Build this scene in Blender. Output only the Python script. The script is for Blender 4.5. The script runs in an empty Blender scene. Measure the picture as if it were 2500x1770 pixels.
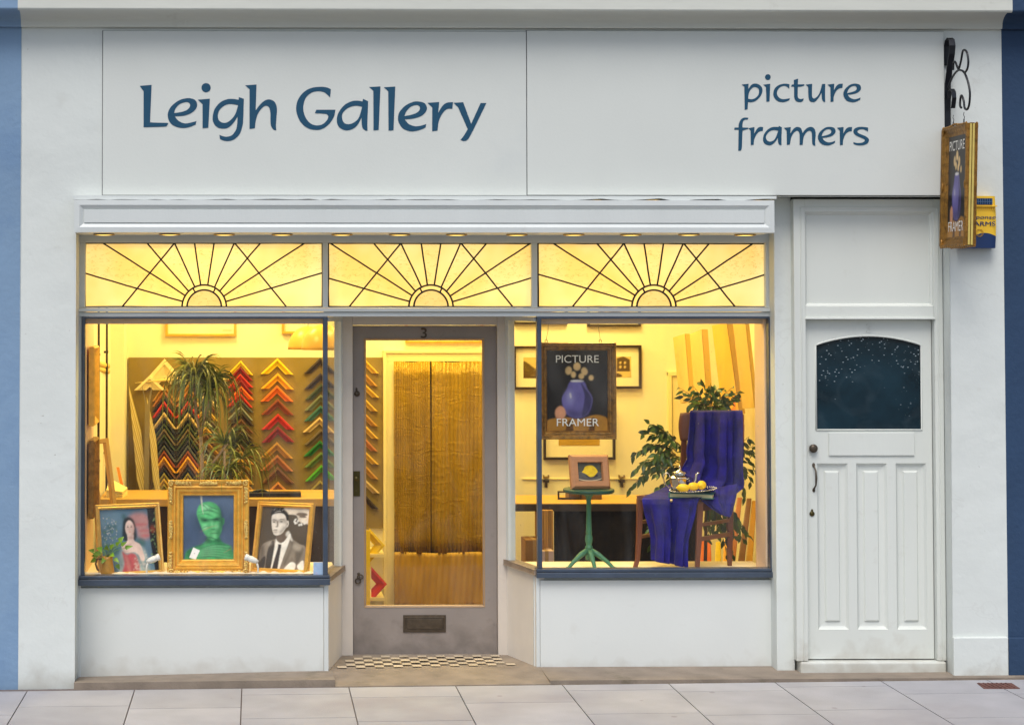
import bpy, bmesh, math, random
from mathutils import Vector, Matrix
from mathutils.geometry import tessellate_polygon
random.seed(7)
C = bpy.context.scene.collection
SC = bpy.context.scene
R = math.radians

# ------------------------------------------------------------------ camera
F = 4400.0
CAMP = Vector((0.0, -11.0, 2.22))
PSI, TH = R(0.9), R(1.6)
fw = Vector((math.sin(PSI)*math.cos(TH), math.cos(PSI)*math.cos(TH), math.sin(TH)))
rt = Vector((math.cos(PSI), -math.sin(PSI), 0))
up = rt.cross(fw)
CX = 625.0 - F*rt.y/fw.y          # principal point so that the facade normal vanishes at (625,750)
CY = 750.0 + F*up.y/fw.y
cd = bpy.data.cameras.new('camera'); cam = bpy.data.objects.new('camera', cd); C.objects.link(cam)
cam.matrix_world = Matrix(((rt.x, up.x, -fw.x, CAMP.x), (rt.y, up.y, -fw.y, CAMP.y), (rt.z, up.z, -fw.z, CAMP.z), (0, 0, 0, 1)))
cd.sensor_width = 36; cd.sensor_fit = 'HORIZONTAL'; cd.lens = 36*F/2500
cd.shift_x = (1250-CX)/2500; cd.shift_y = (CY-885)/2500
cd.clip_start = 0.1; cd.clip_end = 400
SC.camera = cam

# ------------------------------------------------------------------ sky, sun, exposure
w = bpy.data.worlds.new('World'); SC.world = w; w.use_nodes = True
nt = w.node_tree; bg = nt.nodes['Background']
sk = nt.nodes.new('ShaderNodeTexSky'); sk.sky_type = 'NISHITA'; sk.sun_disc = False
sk.sun_elevation = R(58); sk.sun_rotation = R(195); sk.air_density = 1.0; sk.dust_density = 3.0; sk.ozone_density = 1.0
nt.links.new(sk.outputs[0], bg.inputs[0]); bg.inputs[1].default_value = 0.15
sd = bpy.data.lights.new('sun', 'SUN'); sd.energy = 2.0; sd.angle = R(32); sd.color = (1, 0.985, 0.965)
so = bpy.data.objects.new('sun', sd); C.objects.link(so)
sdir = Vector((math.cos(R(58))*math.sin(R(195)), math.cos(R(58))*math.cos(R(195)), math.sin(R(58))))
so.rotation_euler = sdir.to_track_quat('Z', 'Y').to_euler(); so.location = (0, -8, 12)
SC.view_settings.view_transform = 'Standard'; SC.view_settings.look = 'None'
SC.view_settings.exposure = 0.0; SC.view_settings.gamma = 1.0
WARM = (1.0, 0.77, 0.24)
def area(name, x, y, z, sx, sy, e, col=WARM, rot=(0, 0, 0)):
    l = bpy.data.lights.new(name, 'AREA'); l.shape = 'RECTANGLE'; l.size = sx; l.size_y = sy; l.energy = e; l.color = col
    o = bpy.data.objects.new(name, l); C.objects.link(o); o.location = (x, y, z); o.rotation_euler = rot; return o
# unseen area lights added at the ceiling to light the room
ROOM_E = 19
for k, (lx, ly) in enumerate(((-0.35, 0.75), (0.9, 1.3), (2.3, 0.9), (-0.2, 1.9), (1.2, 2.1), (2.5, 1.8))):
    area('unseen_ceiling_light', lx, ly, 2.84, 0.35, 0.35, ROOM_E)
# small display lights under the head of each bay window (one shows lit at the top of the glass)
for lx in (-0.75, -0.1, 1.95, 2.75):
    area('window_display_lamp', lx, 0.09, 2.135, 0.10, 0.05, 5.0, (1.0, 0.76, 0.36), (R(22), 0, 0))
SC.cycles.max_bounces = 8
SC.cycles.transparent_max_bounces = 16
SC.cycles.sample_clamp_indirect = 6
try: SC.cycles.use_denoising = True
except Exception: pass

# ------------------------------------------------------------------ pixel <-> place
def ray(px, py): return fw + rt*((px-CX)/F) + up*((CY-py)/F)
def P(px, py, Y=0.0):
    d = ray(px, py); return CAMP + d*((Y-CAMP.y)/d.y)
def RC(x0, y0, x1, y1, Y=0.0):
    a, b, c, d = P(x0, y0, Y), P(x0, y1, Y), P(x1, y0, Y), P(x1, y1, Y)
    return (a.x+b.x)/2, (c.x+d.x)/2, (b.z+d.z)/2, (a.z+c.z)/2     # x0 x1 z0 z1
_g0, _g1 = P(0, 1687, -0.40), P(2400, 1659, -0.40)
GS = (_g1.z-_g0.z)/(_g1.x-_g0.x)
def gz(x): return _g0.z + GS*(x-_g0.x)
def G(px, py, dz=0.0):
    d = ray(px, py)       # z = g0.z + GS*(x-g0.x) + dz
    t = (_g0.z + dz + GS*(CAMP.x-_g0.x) - CAMP.z)/(d.z-GS*d.x); return CAMP + d*t

# ------------------------------------------------------------------ materials
def s2l(c): return tuple(((v/255)/12.92 if v/255 <= 0.04045 else ((v/255+0.055)/1.055)**2.4) for v in c)
MATS = {}
def M(name, rgb, rough=0.6, metal=0.0, var=0.06, vs=6.0, bump=0.0, bs=40.0, spec=0.5, sheen=0.0, coat=0.0, emit=0.0, lin=False, dirt=None, trans=0.0, island=0.0, stretch=None, crack=0.0, splash=None, spots=0.0):
    if name in MATS: return MATS[name]
    m = bpy.data.materials.new(name); m.use_nodes = True; n = m.node_tree; b = n.nodes['Principled BSDF']
    c = tuple(rgb) if lin else s2l(rgb)
    L = n.links.new
    tc = n.nodes.new('ShaderNodeTexCoord'); src = tc.outputs['Object']
    if stretch:
        mp = n.nodes.new('ShaderNodeMapping'); mp.inputs['Scale'].default_value = stretch; L(src, mp.inputs[0]); src = mp.outputs[0]
    nz = n.nodes.new('ShaderNodeTexNoise'); nz.inputs['Scale'].default_value = vs; nz.inputs['Detail'].default_value = 6; L(src, nz.inputs['Vector'])
    rp = n.nodes.new('ShaderNodeValToRGB'); rp.color_ramp.elements[0].position = 0.3; rp.color_ramp.elements[1].position = 0.7
    rp.color_ramp.elements[0].color = (*[v*(1-var) for v in c], 1); rp.color_ramp.elements[1].color = (*[min(1, v*(1+var)) for v in c], 1)
    L(nz.outputs['Fac'], rp.inputs[0]); out = rp.outputs[0]
    if dirt:   # (rgb, scale, threshold, strength): patches of grime
        d = n.nodes.new('ShaderNodeTexNoise'); d.inputs['Scale'].default_value = dirt[1]; d.inputs['Detail'].default_value = 10; d.inputs['Roughness'].default_value = 0.7; L(tc.outputs['Object'], d.inputs['Vector'])
        dr = n.nodes.new('ShaderNodeValToRGB'); dr.color_ramp.elements[0].position = dirt[2]; dr.color_ramp.elements[1].position = min(1, dirt[2]+0.18)
        dr.color_ramp.elements[0].color = (0, 0, 0, 1); dr.color_ramp.elements[1].color = (dirt[3],)*3+(1,); L(d.outputs['Fac'], dr.inputs[0])
        mx = n.nodes.new('ShaderNodeMixRGB'); L(dr.outputs[0], mx.inputs[0]); L(out, mx.inputs[1]); mx.inputs[2].default_value = (*s2l(dirt[0]), 1); out = mx.outputs[0]
    def mixin(fac, rgb, src_):
        q = n.nodes.new('ShaderNodeMixRGB'); L(fac, q.inputs[0]); L(src_, q.inputs[1]); q.inputs[2].default_value = (*s2l(rgb), 1); return q.outputs[0]
    def ramp(fac, *st):
        q = n.nodes.new('ShaderNodeValToRGB'); e = q.color_ramp.elements
        for i, (p_, v_) in enumerate(st):
            el = e[i] if i < 2 else e.new(p_)
            el.position = p_; el.color = (v_, v_, v_, 1)
        L(fac, q.inputs[0]); return q.outputs[0]
    def noise(sc, det=3, dist=0.0, seed=0.0):
        mpn = n.nodes.new('ShaderNodeMapping'); mpn.inputs['Location'].default_value = (seed, seed*1.3, seed*0.7); L(tc.outputs['Object'], mpn.inputs[0])
        q = n.nodes.new('ShaderNodeTexNoise'); q.inputs['Scale'].default_value = sc; q.inputs['Detail'].default_value = det; q.inputs['Distortion'].default_value = dist; L(mpn.outputs[0], q.inputs['Vector']); return q.outputs['Fac']
    def mul(a, b_):
        q = n.nodes.new('ShaderNodeMath'); q.operation = 'MULTIPLY'; L(a, q.inputs[0])
        if isinstance(b_, float): q.inputs[1].default_value = b_
        else: L(b_, q.inputs[1])
        return q.outputs[0]
    if crack:      # hairline cracks and old filler lines where a second noise allows them
        line = ramp(noise(1.6, 6, 0.6, 3.0), (0.494, 0.0), (0.4985, 1.0), (0.503, 0.0)); gate = ramp(noise(0.9, 2, 0, 9.0), (0.50, 0.0), (0.58, 1.0))
        out = mixin(mul(mul(line, gate), crack), (150, 146, 138), out)
        sp = ramp(noise(34, 2, 0, 5.0), (0.74, 0.0), (0.77, 1.0)); out = mixin(mul(mul(sp, ramp(noise(2.2, 2, 0, 2.0), (0.5, 0.0), (0.6, 1.0))), 0.6), (140, 134, 122), out)
    if splash:     # (z_low, z_high, rgb, strength): dirt splashed up from the pavement, ragged with noise
        sx_ = n.nodes.new('ShaderNodeSeparateXYZ'); ge0 = n.nodes.new('ShaderNodeNewGeometry'); L(ge0.outputs['Position'], sx_.inputs[0])
        mr0 = n.nodes.new('ShaderNodeMapRange'); mr0.inputs[1].default_value = splash[0]; mr0.inputs[2].default_value = splash[1]; mr0.inputs[3].default_value = 0.42; mr0.inputs[4].default_value = -0.1; L(sx_.outputs[2], mr0.inputs[0])
        ad0 = n.nodes.new('ShaderNodeMath'); ad0.operation = 'ADD'; L(mr0.outputs[0], ad0.inputs[0]); L(noise(9, 8, 0.3, 1.0), ad0.inputs[1])
        out = mixin(mul(ramp(ad0.outputs[0], (0.55, 0.0), (0.95, 1.0)), splash[3]), splash[2], out)
    if spots:      # trodden gum and small stains
        vo0 = n.nodes.new('ShaderNodeTexVoronoi'); vo0.inputs['Scale'].default_value = 3.1; L(tc.outputs['Object'], vo0.inputs['Vector'])
        out = mixin(mul(ramp(vo0.outputs['Distance'], (0.045, 1.0), (0.06, 0.0)), spots), (120, 112, 110), out)
        out = mixin(mul(ramp(noise(1.3, 8, 0.5, 4.0), (0.5, 0.0), (0.75, 1.0)), 0.5), (142, 136, 140), out)
    if island:
        ge = n.nodes.new('ShaderNodeNewGeometry'); hs = n.nodes.new('ShaderNodeHueSaturation')
        mr = n.nodes.new('ShaderNodeMapRange'); mr.inputs[3].default_value = 1-island; mr.inputs[4].default_value = 1+island
        L(ge.outputs['Random Per Island'], mr.inputs[0]); L(mr.outputs[0], hs.inputs['Value']); L(out, hs.inputs['Color']); out = hs.outputs[0]
    L(out, b.inputs['Base Color'])
    b.inputs['Roughness'].default_value = rough; b.inputs['Metallic'].default_value = metal
    b.inputs['Specular IOR Level'].default_value = spec
    if sheen: b.inputs['Sheen Weight'].default_value = sheen; b.inputs['Sheen Roughness'].default_value = 0.35
    if coat: b.inputs['Coat Weight'].default_value = coat; b.inputs['Coat Roughness'].default_value = 0.05
    if emit: L(out, b.inputs['Emission Color']); b.inputs['Emission Strength'].default_value = emit
    if trans: b.inputs['Transmission Weight'].default_value = trans
    if bump:
        bz = n.nodes.new('ShaderNodeTexNoise'); bz.inputs['Scale'].default_value = bs; bz.inputs['Detail'].default_value = 5; L(src, bz.inputs['Vector'])
        bp = n.nodes.new('ShaderNodeBump'); bp.inputs['Strength'].default_value = min(1, bump); bp.inputs['Distance'].default_value = 0.004*max(1, bump); L(bz.outputs['Fac'], bp.inputs['Height']); L(bp.outputs[0], b.inputs['Normal'])
    MATS[name] = m; return m

PLASTER = M('painted_plaster', (211, 216, 211), 0.75, var=0.035, vs=1.7, bump=2.2, bs=5, dirt=((176, 176, 168), 2.3, 0.6, 0.4), crack=0.15, splash=(-0.05, 0.18, (150, 142, 126), 0.4))
SIGNW = M('sign_board_paint', (208, 212, 206), 0.6, var=0.02, vs=2.0, bump=0.15, bs=60, dirt=((190, 196, 196), 1.4, 0.56, 0.3))
WOODW = M('white_gloss_wood', (207, 212, 209), 0.42, var=0.03, vs=3, bump=0.35, bs=30, dirt=((175, 170, 160), 6, 0.66, 0.5), stretch=(1, 1, 0.25))
PANELW = M('riser_panel_paint', (213, 217, 213), 0.5, var=0.02, vs=2, bump=0.1, bs=50, dirt=((190, 190, 182), 3, 0.64, 0.35), splash=(0.0, 0.13, (160, 150, 132), 0.3))
DOORW = M('side_door_paint', (210, 214, 207), 0.4, var=0.025, vs=3, bump=0.2, bs=45, dirt=((176, 172, 160), 7, 0.62, 0.45), stretch=(1, 1, 0.3), splash=(0.0, 0.3, (160, 150, 132), 0.5))
CORN = M('cornice_paint', (208, 210, 200), 0.7, var=0.04, vs=2, bump=0.7, bs=14, dirt=((160, 155, 142), 5, 0.62, 0.45), stretch=(0.3, 1, 1))
GREYD = M('grey_door_paint', (140, 131, 124), 0.6, var=0.07, vs=5, bump=0.3, bs=50, dirt=((98, 92, 86), 16, 0.6, 0.5), splash=(0.0, 0.3, (92, 84, 77), 0.55))
LBLUE = M('light_blue_render', (122, 150, 178), 0.8, var=0.08, vs=1.5, bump=0.8, bs=25, dirt=((96, 128, 165), 1.8, 0.5, 0.5))
NAVY = M('navy_render', (36, 62, 92), 0.8, var=0.12, vs=2, bump=1, bs=30, dirt=((70, 96, 130), 5, 0.62, 0.35))
NAVYF = M('navy_metal_frame', (60, 72, 88), 0.3, var=0.2, vs=9, bump=0.1, spec=0.7, dirt=((120, 140, 165), 14, 0.66, 0.5))
VINYL = M('blue_vinyl', (36, 78, 104), 0.6, var=0.03, vs=20, spec=0.2)
LEAD = M('lead_came', (52, 46, 44), 0.55, metal=0.3, var=0.2, vs=30)
DARKM = M('dark_joint', (34, 32, 30), 0.9)
PAVE = M('paving_stone', (163, 162, 165), 0.75, var=0.09, vs=3.5, bump=0.5, bs=160, island=0.06, dirt=((150, 141, 140), 5, 0.6, 0.4), spots=0.5)
BED = M('paving_joint', (108, 98, 94), 0.95)
STEP = M('weathered_step_stone', (136, 124, 110), 0.9, var=0.16, vs=7, bump=0.9, bs=70, dirt=((86, 82, 56), 4, 0.56, 0.7))
ASPH = M('asphalt', (62, 62, 64), 0.9, var=0.15, vs=20, bump=0.8, bs=200)
ROOMW = M('cream_room_wall', (250, 240, 205), 0.7, var=0.01, vs=2)
PEACH = M('peach_reveal_paint', (238, 205, 175), 0.6, var=0.03, vs=3)
GOLD = M('gilt_moulding', (232, 176, 70), 0.42, metal=0.35, var=0.15, vs=25, bump=0.3, bs=90)
GOLDL = M('pale_gilt', (226, 186, 104), 0.4, metal=0.5, var=0.12, vs=25, bump=0.2, bs=90)
ANTQ = M('antique_gilt', (150, 108, 46), 0.4, metal=0.55, var=0.35, vs=30, bump=0.6, bs=80, dirt=((58, 40, 20), 22, 0.52, 0.8))
EDGEG = M('gold_painted_edge', (206, 184, 98), 0.5, metal=0.1, var=0.1, vs=18)
IRON = M('black_wrought_iron', (22, 24, 30), 0.35, metal=0.3, var=0.3, vs=20, bump=0.3, spec=0.6)
BRONZE = M('old_bronze', (84, 74, 62), 0.45, metal=0.6, var=0.2, vs=30, bump=0.2)
BLACKF = M('black_frame_wood', (48, 34, 18), 0.4, var=0.1)
MATB = M('cream_mount_board', (250, 238, 200), 0.8, var=0.01)
BENCH = M('blond_bench_top', (204, 160, 78), 0.5, var=0.06, vs=4, stretch=(0.3, 3, 3))
DKCLOTH = M('dark_cloth', (30, 25, 20), 0.9, var=0.35, vs=5, dirt=((62, 52, 36), 3.5, 0.5, 0.6))
GREENP = M('green_painted_wood', (64, 118, 86), 0.5, var=0.12, vs=14, bump=0.2)
CHAIRW = M('brown_chair_wood', (112, 62, 38), 0.4, var=0.2, vs=9, bump=0.2, stretch=(1, 1, 0.2))
VELVET = M('violet_velvet', (16, 4, 116), 0.85, var=0.4, vs=14, sheen=0.05, bump=0.3, bs=60)
SILVER = M('silver_plate', (205, 200, 192), 0.1, metal=1.0, var=0.03)
LEMON = M('lemon_peel', (250, 200, 20), 0.4, var=0.05, vs=12, bump=0.3, bs=120)
BOARDG = M('olive_felt_board', (142, 120, 58), 0.9, var=0.06, vs=5)
WHITEP = M('white_plastic', (240, 235, 228), 0.35, var=0.01)
FABRICW = M('cream_display_fabric', (238, 222, 196), 0.9, var=0.05, vs=12, bump=0.8, bs=30)
BARK = M('tan_bark', (172, 140, 96), 0.8, var=0.25, vs=30, bump=0.8)
LEAFD = M('strap_leaf', (120, 122, 34), 0.4, var=0.4, vs=9, island=0.45)
LEAFF = M('fig_leaf', (58, 86, 22), 0.35, var=0.4, vs=9, island=0.4)
LEAFI = M('ivy_leaf', (120, 160, 34), 0.4, var=0.35, vs=14, island=0.3)

def glass_mat(name, tint=(1, 1, 1), refl=1.0, rough=0.0, smudge=0.0):
    m = bpy.data.materials.new(name); m.use_nodes = True; n = m.node_tree; n.nodes.clear(); L = n.links.new
    out = n.nodes.new('ShaderNodeOutputMaterial'); mx = n.nodes.new('ShaderNodeMixShader'); tr = n.nodes.new('ShaderNodeBsdfTransparent'); gl = n.nodes.new('ShaderNodeBsdfGlossy')
    tr.inputs[0].default_value = (*tint, 1); gl.inputs['Roughness'].default_value = rough
    fr = n.nodes.new('ShaderNodeLayerWeight'); fr.inputs[0].default_value = 0.5; pw = n.nodes.new('ShaderNodeMath'); pw.operation = 'POWER'; pw.inputs[1].default_value = 5
    mt = n.nodes.new('ShaderNodeMath'); mt.operation = 'MULTIPLY_ADD'; mt.inputs[1].default_value = 0.5*refl; mt.inputs[2].default_value = 0.022*refl
    L(fr.outputs['Facing'], pw.inputs[0]); L(pw.outputs[0], mt.inputs[0]); L(mt.outputs[0], mx.inputs[0]); L(tr.outputs[0], mx.inputs[1]); L(gl.outputs[0], mx.inputs[2]); 
    # thin film of dust and wiped smears on the pane
    tc = n.nodes.new('ShaderNodeTexCoord'); mp = n.nodes.new('ShaderNodeMapping'); mp.inputs['Scale'].default_value = (1, 1, 0.35); mp.inputs['Rotation'].default_value = (0, 0.7, 0); L(tc.outputs['Object'], mp.inputs[0])
    nz = n.nodes.new('ShaderNodeTexNoise'); nz.inputs['Scale'].default_value = 5; nz.inputs['Detail'].default_value = 8; nz.inputs['Distortion'].default_value = 1.2; L(mp.outputs[0], nz.inputs['Vector'])
    rp = n.nodes.new('ShaderNodeValToRGB'); rp.color_ramp.elements[0].position = 0.45; rp.color_ramp.elements[0].color = (0.002, 0.002, 0.002, 1); rp.color_ramp.elements[1].position = 0.8; rp.color_ramp.elements[1].color = (0.032, 0.032, 0.032, 1); L(nz.outputs['Fac'], rp.inputs[0])
    sp = n.nodes.new('ShaderNodeTexNoise'); sp.inputs['Scale'].default_value = 70; L(tc.outputs['Object'], sp.inputs['Vector']); r2 = n.nodes.new('ShaderNodeValToRGB'); r2.color_ramp.elements[0].position = 0.76; r2.color_ramp.elements[0].color = (0, 0, 0, 1); r2.color_ramp.elements[1].position = 0.80; r2.color_ramp.elements[1].color = (0.35, 0.35, 0.35, 1); L(sp.outputs['Fac'], r2.inputs[0])
    am = n.nodes.new('ShaderNodeMath'); am.operation = 'MAXIMUM'; L(rp.outputs[0], am.inputs[0]); L(r2.outputs[0], am.inputs[1])
    df = n.nodes.new('ShaderNodeBsdfDiffuse'); df.inputs[0].default_value = (0.7, 0.68, 0.64, 1); m2 = n.nodes.new('ShaderNodeMixShader'); L(am.outputs[0], m2.inputs[0]); L(mx.outputs[0], m2.inputs[1]); L(df.outputs[0], m2.inputs[2]); L(m2.outputs[0], out.inputs[0])
    MATS[name] = m; return m
GLASS = glass_mat('window_glass', (0.98, 0.99, 0.98), 1.0)

# ------------------------------------------------------------------ mesh helpers
WM = {}
class MB:
    def __init__(s): s.v = []; s.f = []; s.m = []; s.sm = []
    def add(s, vs, fs, m=0, smooth=False):
        o = len(s.v); s.v += [Vector(v) for v in vs]
        for f in fs: s.f.append([i+o for i in f]); s.m.append(m); s.sm.append(smooth)
        return s
    def box(s, x0, x1, y0, y1, z0, z1, m=0):
        v = [(x0, y0, z0), (x1, y0, z0), (x1, y1, z0), (x0, y1, z0), (x0, y0, z1), (x1, y0, z1), (x1, y1, z1), (x0, y1, z1)]
        return s.add(v, [(0, 3, 2, 1), (4, 5, 6, 7), (0, 1, 5, 4), (1, 2, 6, 5), (2, 3, 7, 6), (3, 0, 4, 7)], m)
    def pbox(s, x0, y0, x1, y1, Y, d, m=0):     # a box whose front face fills a measured rectangle at depth Y
        a, b, c, e = RC(x0, y0, x1, y1, Y); return s.box(a, b, Y, Y+d, c, e, m)
    def hexa(s, p, m=0):     # 8 points: front 4 (ccw from bottom-left) then back 4
        return s.add(p, [(0, 1, 2, 3), (7, 6, 5, 4), (0, 4, 5, 1), (1, 5, 6, 2), (2, 6, 7, 3), (3, 7, 4, 0)], m)
    def prism(s, pts, d, m=0, smooth=False):     # planar polygon extruded by vector d
        n = len(pts); d = Vector(d); v = [Vector(p) for p in pts]+[Vector(p)+d for p in pts]
        tri = tessellate_polygon([[Vector(p) for p in pts]])
        fs = [tuple(t) for t in tri]+[tuple(n+i for i in reversed(t)) for t in tri]+[(i, (i+1) % n, n+(i+1) % n, n+i) for i in range(n)]
        return s.add(v, fs, m, smooth)
    def tube(s, pts, r, m=0, seg=8, closed=False, flat=None):
        pts = [Vector(p) for p in pts]; n = len(pts); rs = r if isinstance(r, (list, tuple)) else [r]*n
        vs = []; pn = None
        for i, p in enumerate(pts):
            t = (pts[min(i+1, n-1)]-pts[max(i-1, 0)])
            t = t.normalized() if t.length > 1e-9 else Vector((0, 0, 1))
            if pn is None:
                a = Vector((0, 1, 0)) if abs(t.y) < 0.9 else Vector((1, 0, 0)); pn = (a-t*a.dot(t)).normalized()
            else:
                q = pn-t*pn.dot(t); pn = q.normalized() if q.length > 1e-6 else pn
            bn = t.cross(pn)
            for k in range(seg):
                a = 2*math.pi*k/seg; vs.append(p+pn*(math.cos(a)*rs[i])+bn*(math.sin(a)*rs[i]))
        fs = [(i*seg+k, i*seg+(k+1) % seg, (i+1)*seg+(k+1) % seg, (i+1)*seg+k) for i in range(n-1) for k in range(seg)]
        fs += [tuple(reversed(range(seg))), tuple((n-1)*seg+k for k in range(seg))]
        return s.add(vs, fs, m, True)
    def lathe(s, c, prof, m=0, seg=20, smooth=True, axis='Z'):
        c = Vector(c); vs = []
        for (r, h) in prof:
            for k in range(seg):
                a = 2*math.pi*(k+0.5)/seg
                o = Vector((r*math.cos(a), r*math.sin(a), h)) if axis == 'Z' else Vector((r*math.cos(a), -h, r*math.sin(a)))
                vs.append(c+o)
        n = len(prof); fs = [(i*seg+k, i*seg+(k+1) % seg, (i+1)*seg+(k+1) % seg, (i+1)*seg+k) for i in range(n-1) for k in range(seg)]
        fs += [tuple(reversed(range(seg))), tuple((n-1)*seg+k for k in range(seg))]
        return s.add(vs, fs, m, smooth)
    def ball(s, c, r, m=0, seg=10, rings=7, mat=None):
        c = Vector(c); r = Vector(r) if not isinstance(r, (int, float)) else Vector((r, r, r)); vs = []
        for i in range(1, rings):
            a = math.pi*i/rings
            for k in range(seg):
                b = 2*math.pi*k/seg; o = Vector((r.x*math.sin(a)*math.cos(b), r.y*math.sin(a)*math.sin(b), r.z*math.cos(a)))
                vs.append(c+(mat @ o if mat else o))
        vs += [c+(mat @ Vector((0, 0, r.z)) if mat else Vector((0, 0, r.z))), c-(mat @ Vector((0, 0, r.z)) if mat else Vector((0, 0, r.z)))]
        t, b = len(vs)-2, len(vs)-1
        fs = [(i*seg+k, (i+1)*seg+k, (i+1)*seg+(k+1) % seg, i*seg+(k+1) % seg) for i in range(rings-2) for k in range(seg)]
        fs += [(t, k, (k+1) % seg) for k in range(seg)]+[(b, (rings-2)*seg+(k+1) % seg, (rings-2)*seg+k) for k in range(seg)]
        return s.add(vs, fs, m, True)
    def rings(s, w, h, prof, m=0, x0=None, z0=0.0):     # mitred rectangular moulding; prof = (inset, y)
        x0 = -w/2 if x0 is None else x0; vs = []
        for (i, y) in prof: vs += [(x0+i, y, z0+i), (x0+w-i, y, z0+i), (x0+w-i, y, z0+h-i), (x0+i, y, z0+h-i)]
        fs = [(k*4+j, k*4+(j+1) % 4, (k+1)*4+(j+1) % 4, (k+1)*4+j) for k in range(len(prof)-1) for j in range(4)]
        return s.add(vs, fs, m)
    def grid(s, rows, m=0, smooth=True):
        n = len(rows[0]); vs = [p for r in rows for p in r]
        return s.add(vs, [(i*n+j, i*n+j+1, (i+1)*n+j+1, (i+1)*n+j) for i in range(len(rows)-1) for j in range(n-1)], m, smooth)
    def poly(s, loops, m=0):
        loops = [[Vector(p) for p in l] for l in loops]; flat = [p for l in loops for p in l]
        return s.add(flat, [tuple(t) for t in tessellate_polygon(loops)], m)
    def build(s, name, mats, parent=None, local=False, bevel=0.0, solid=0.0, sub=0):
        me = bpy.data.meshes.new(name)
        inv = WM[parent.name].inverted() if (parent is not None and not local) else None
        me.from_pydata([tuple(inv @ v if inv else v) for v in s.v], [], s.f)
        mats = mats if isinstance(mats, (list, tuple)) else [mats]
        for mm in mats: me.materials.append(mm)
        for p, mi, sm in zip(me.polygons, s.m, s.sm): p.material_index = mi; p.use_smooth = sm
        me.validate(); me.update()
        o = bpy.data.objects.new(name, me); C.objects.link(o)
        if parent is not None: o.parent = parent
        WM[o.name] = WM[parent.name].copy() if parent is not None else Matrix.Identity(4)
        if solid: k = o.modifiers.new('s', 'SOLIDIFY'); k.thickness = solid; k.offset = 0
        if sub: k = o.modifiers.new('u', 'SUBSURF'); k.levels = sub; k.render_levels = sub
        if bevel: k = o.modifiers.new('b', 'BEVEL'); k.width = bevel; k.segments = 2; k.limit_method = 'ANGLE'; k.angle_limit = R(40)
        return o
def tag(o, label=None, cat=None, group=None, kind=None):
    if label: o['label'] = label
    if cat: o['category'] = cat
    if group: o['group'] = group
    if kind: o['kind'] = kind
    return o
def thing(name, label, cat, loc=(0, 0, 0), rot=None, group=None):
    o = bpy.data.objects.new(name, None); C.objects.link(o); o.empty_display_size = 0.1
    m = Matrix.Translation(Vector(loc))
    if rot is not None: m = m @ rot
    o.matrix_world = m; WM[o.name] = m.copy(); return tag(o, label, cat, group)
def struct(mb, name, mat, label=None): return tag(mb.build(name, mat), label, None, None, 'structure')
def cr(pts, n=6):     # points; a trailing 1 marks a corner; smooth between corners
    P_ = [(Vector(p[:2]), len(p) > 2) for p in pts]; N = len(P_); out = []
    for i in range(N):
        p0, p1, p2, p3 = P_[i-1], P_[i], P_[(i+1) % N], P_[(i+2) % N]
        a = p1[0] if p1[1] else p0[0]; d = p2[0] if p2[1] else p3[0]
        out.append(p1[0].copy())
        if p1[1] and p2[1]: continue
        for k in range(1, n):
            t = k/n; t2 = t*t; t3 = t2*t
            out.append(0.5*((2*p1[0])+(p2[0]-a)*t+(2*a-5*p1[0]+4*p2[0]-d)*t2+(3*p1[0]-a-3*p2[0]+d)*t3))
    return out
def text_mesh(body, h, font_w=1.0):     # flat outline of a line of text, centred, cap height h
    cu = bpy.data.curves.new('t', 'FONT'); cu.body = body; cu.align_x = 'CENTER'; cu.size = 1.0; cu.fill_mode = 'FRONT'
    o = bpy.data.objects.new('t', cu); C.objects.link(o)
    dg = bpy.context.evaluated_depsgraph_get(); me = bpy.data.meshes.new_from_object(o.evaluated_get(dg))
    vs = [v.co.copy() for v in me.vertices]; fs = [tuple(p.vertices) for p in me.polygons]
    bpy.data.objects.remove(o); bpy.data.curves.remove(cu); bpy.data.meshes.remove(me)
    H = max(v.y for v in vs)-min(0, min(v.y for v in vs)); k = h/H
    return [Vector((v.x*k*font_w, 0, v.y*k)) for v in vs], fs
def dup(root, mw, label=None, group=None):
    r = root.copy(); C.objects.link(r); r.matrix_world = mw; WM[r.name] = mw.copy()
    if label: r['label'] = label
    if group: r['group'] = group
    for ch in list(root.children):
        c = ch.copy(); C.objects.link(c); c.parent = r
        for g in list(ch.children):
            d = g.copy(); C.objects.link(d); d.parent = c
    return r
# ================================================================== ground
mb = MB(); mb.add([(-25, -3.6, gz(-25)-0.15), (30, -3.6, gz(30)-0.15), (30, -60, gz(30)-0.15), (-25, -60, gz(-25)-0.15)], [(0, 3, 2, 1)])
struct(mb, 'road', ASPH)
mb = MB(); mb.add([(-25, -0.30, gz(-25)-0.012), (30, -0.30, gz(30)-0.012), (30, -3.5, gz(30)-0.012), (-25, -3.5, gz(-25)-0.012)], [(0, 3, 2, 1)], 1)
def slab(xa, xb, ya, yb):
    g = 0.0035
    xa += g; xb -= g; ya += g; yb -= g
    if yb <= ya: return
    t = [(xa, ya), (xb, ya), (xb, yb), (xa, yb)]
    v = [(x, y, gz(x)-0.03) for x, y in t]+[(x, y, gz(x)) for x, y in t]
    mb.add(v, [(4, 5, 6, 7), (0, 1, 5, 4), (1, 2, 6, 5), (2, 3, 7, 6), (3, 0, 4, 7)], 0)
xs = [G(p, 1768).x for p in (17.7, 303.3, 593.6, 880.7, 1170.8, 1459.5, 1748, 2039.7, 2327.9)]
pit = (xs[-1]-xs[0])/8
joint0 = [(0, 1745), (150, 1724), (450, 1728), (740, 1694), (1030, 1700), (1280, 1714), (1560, 1741), (1840, 1744), (2080, 1732), (2400, 1751)]
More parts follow.
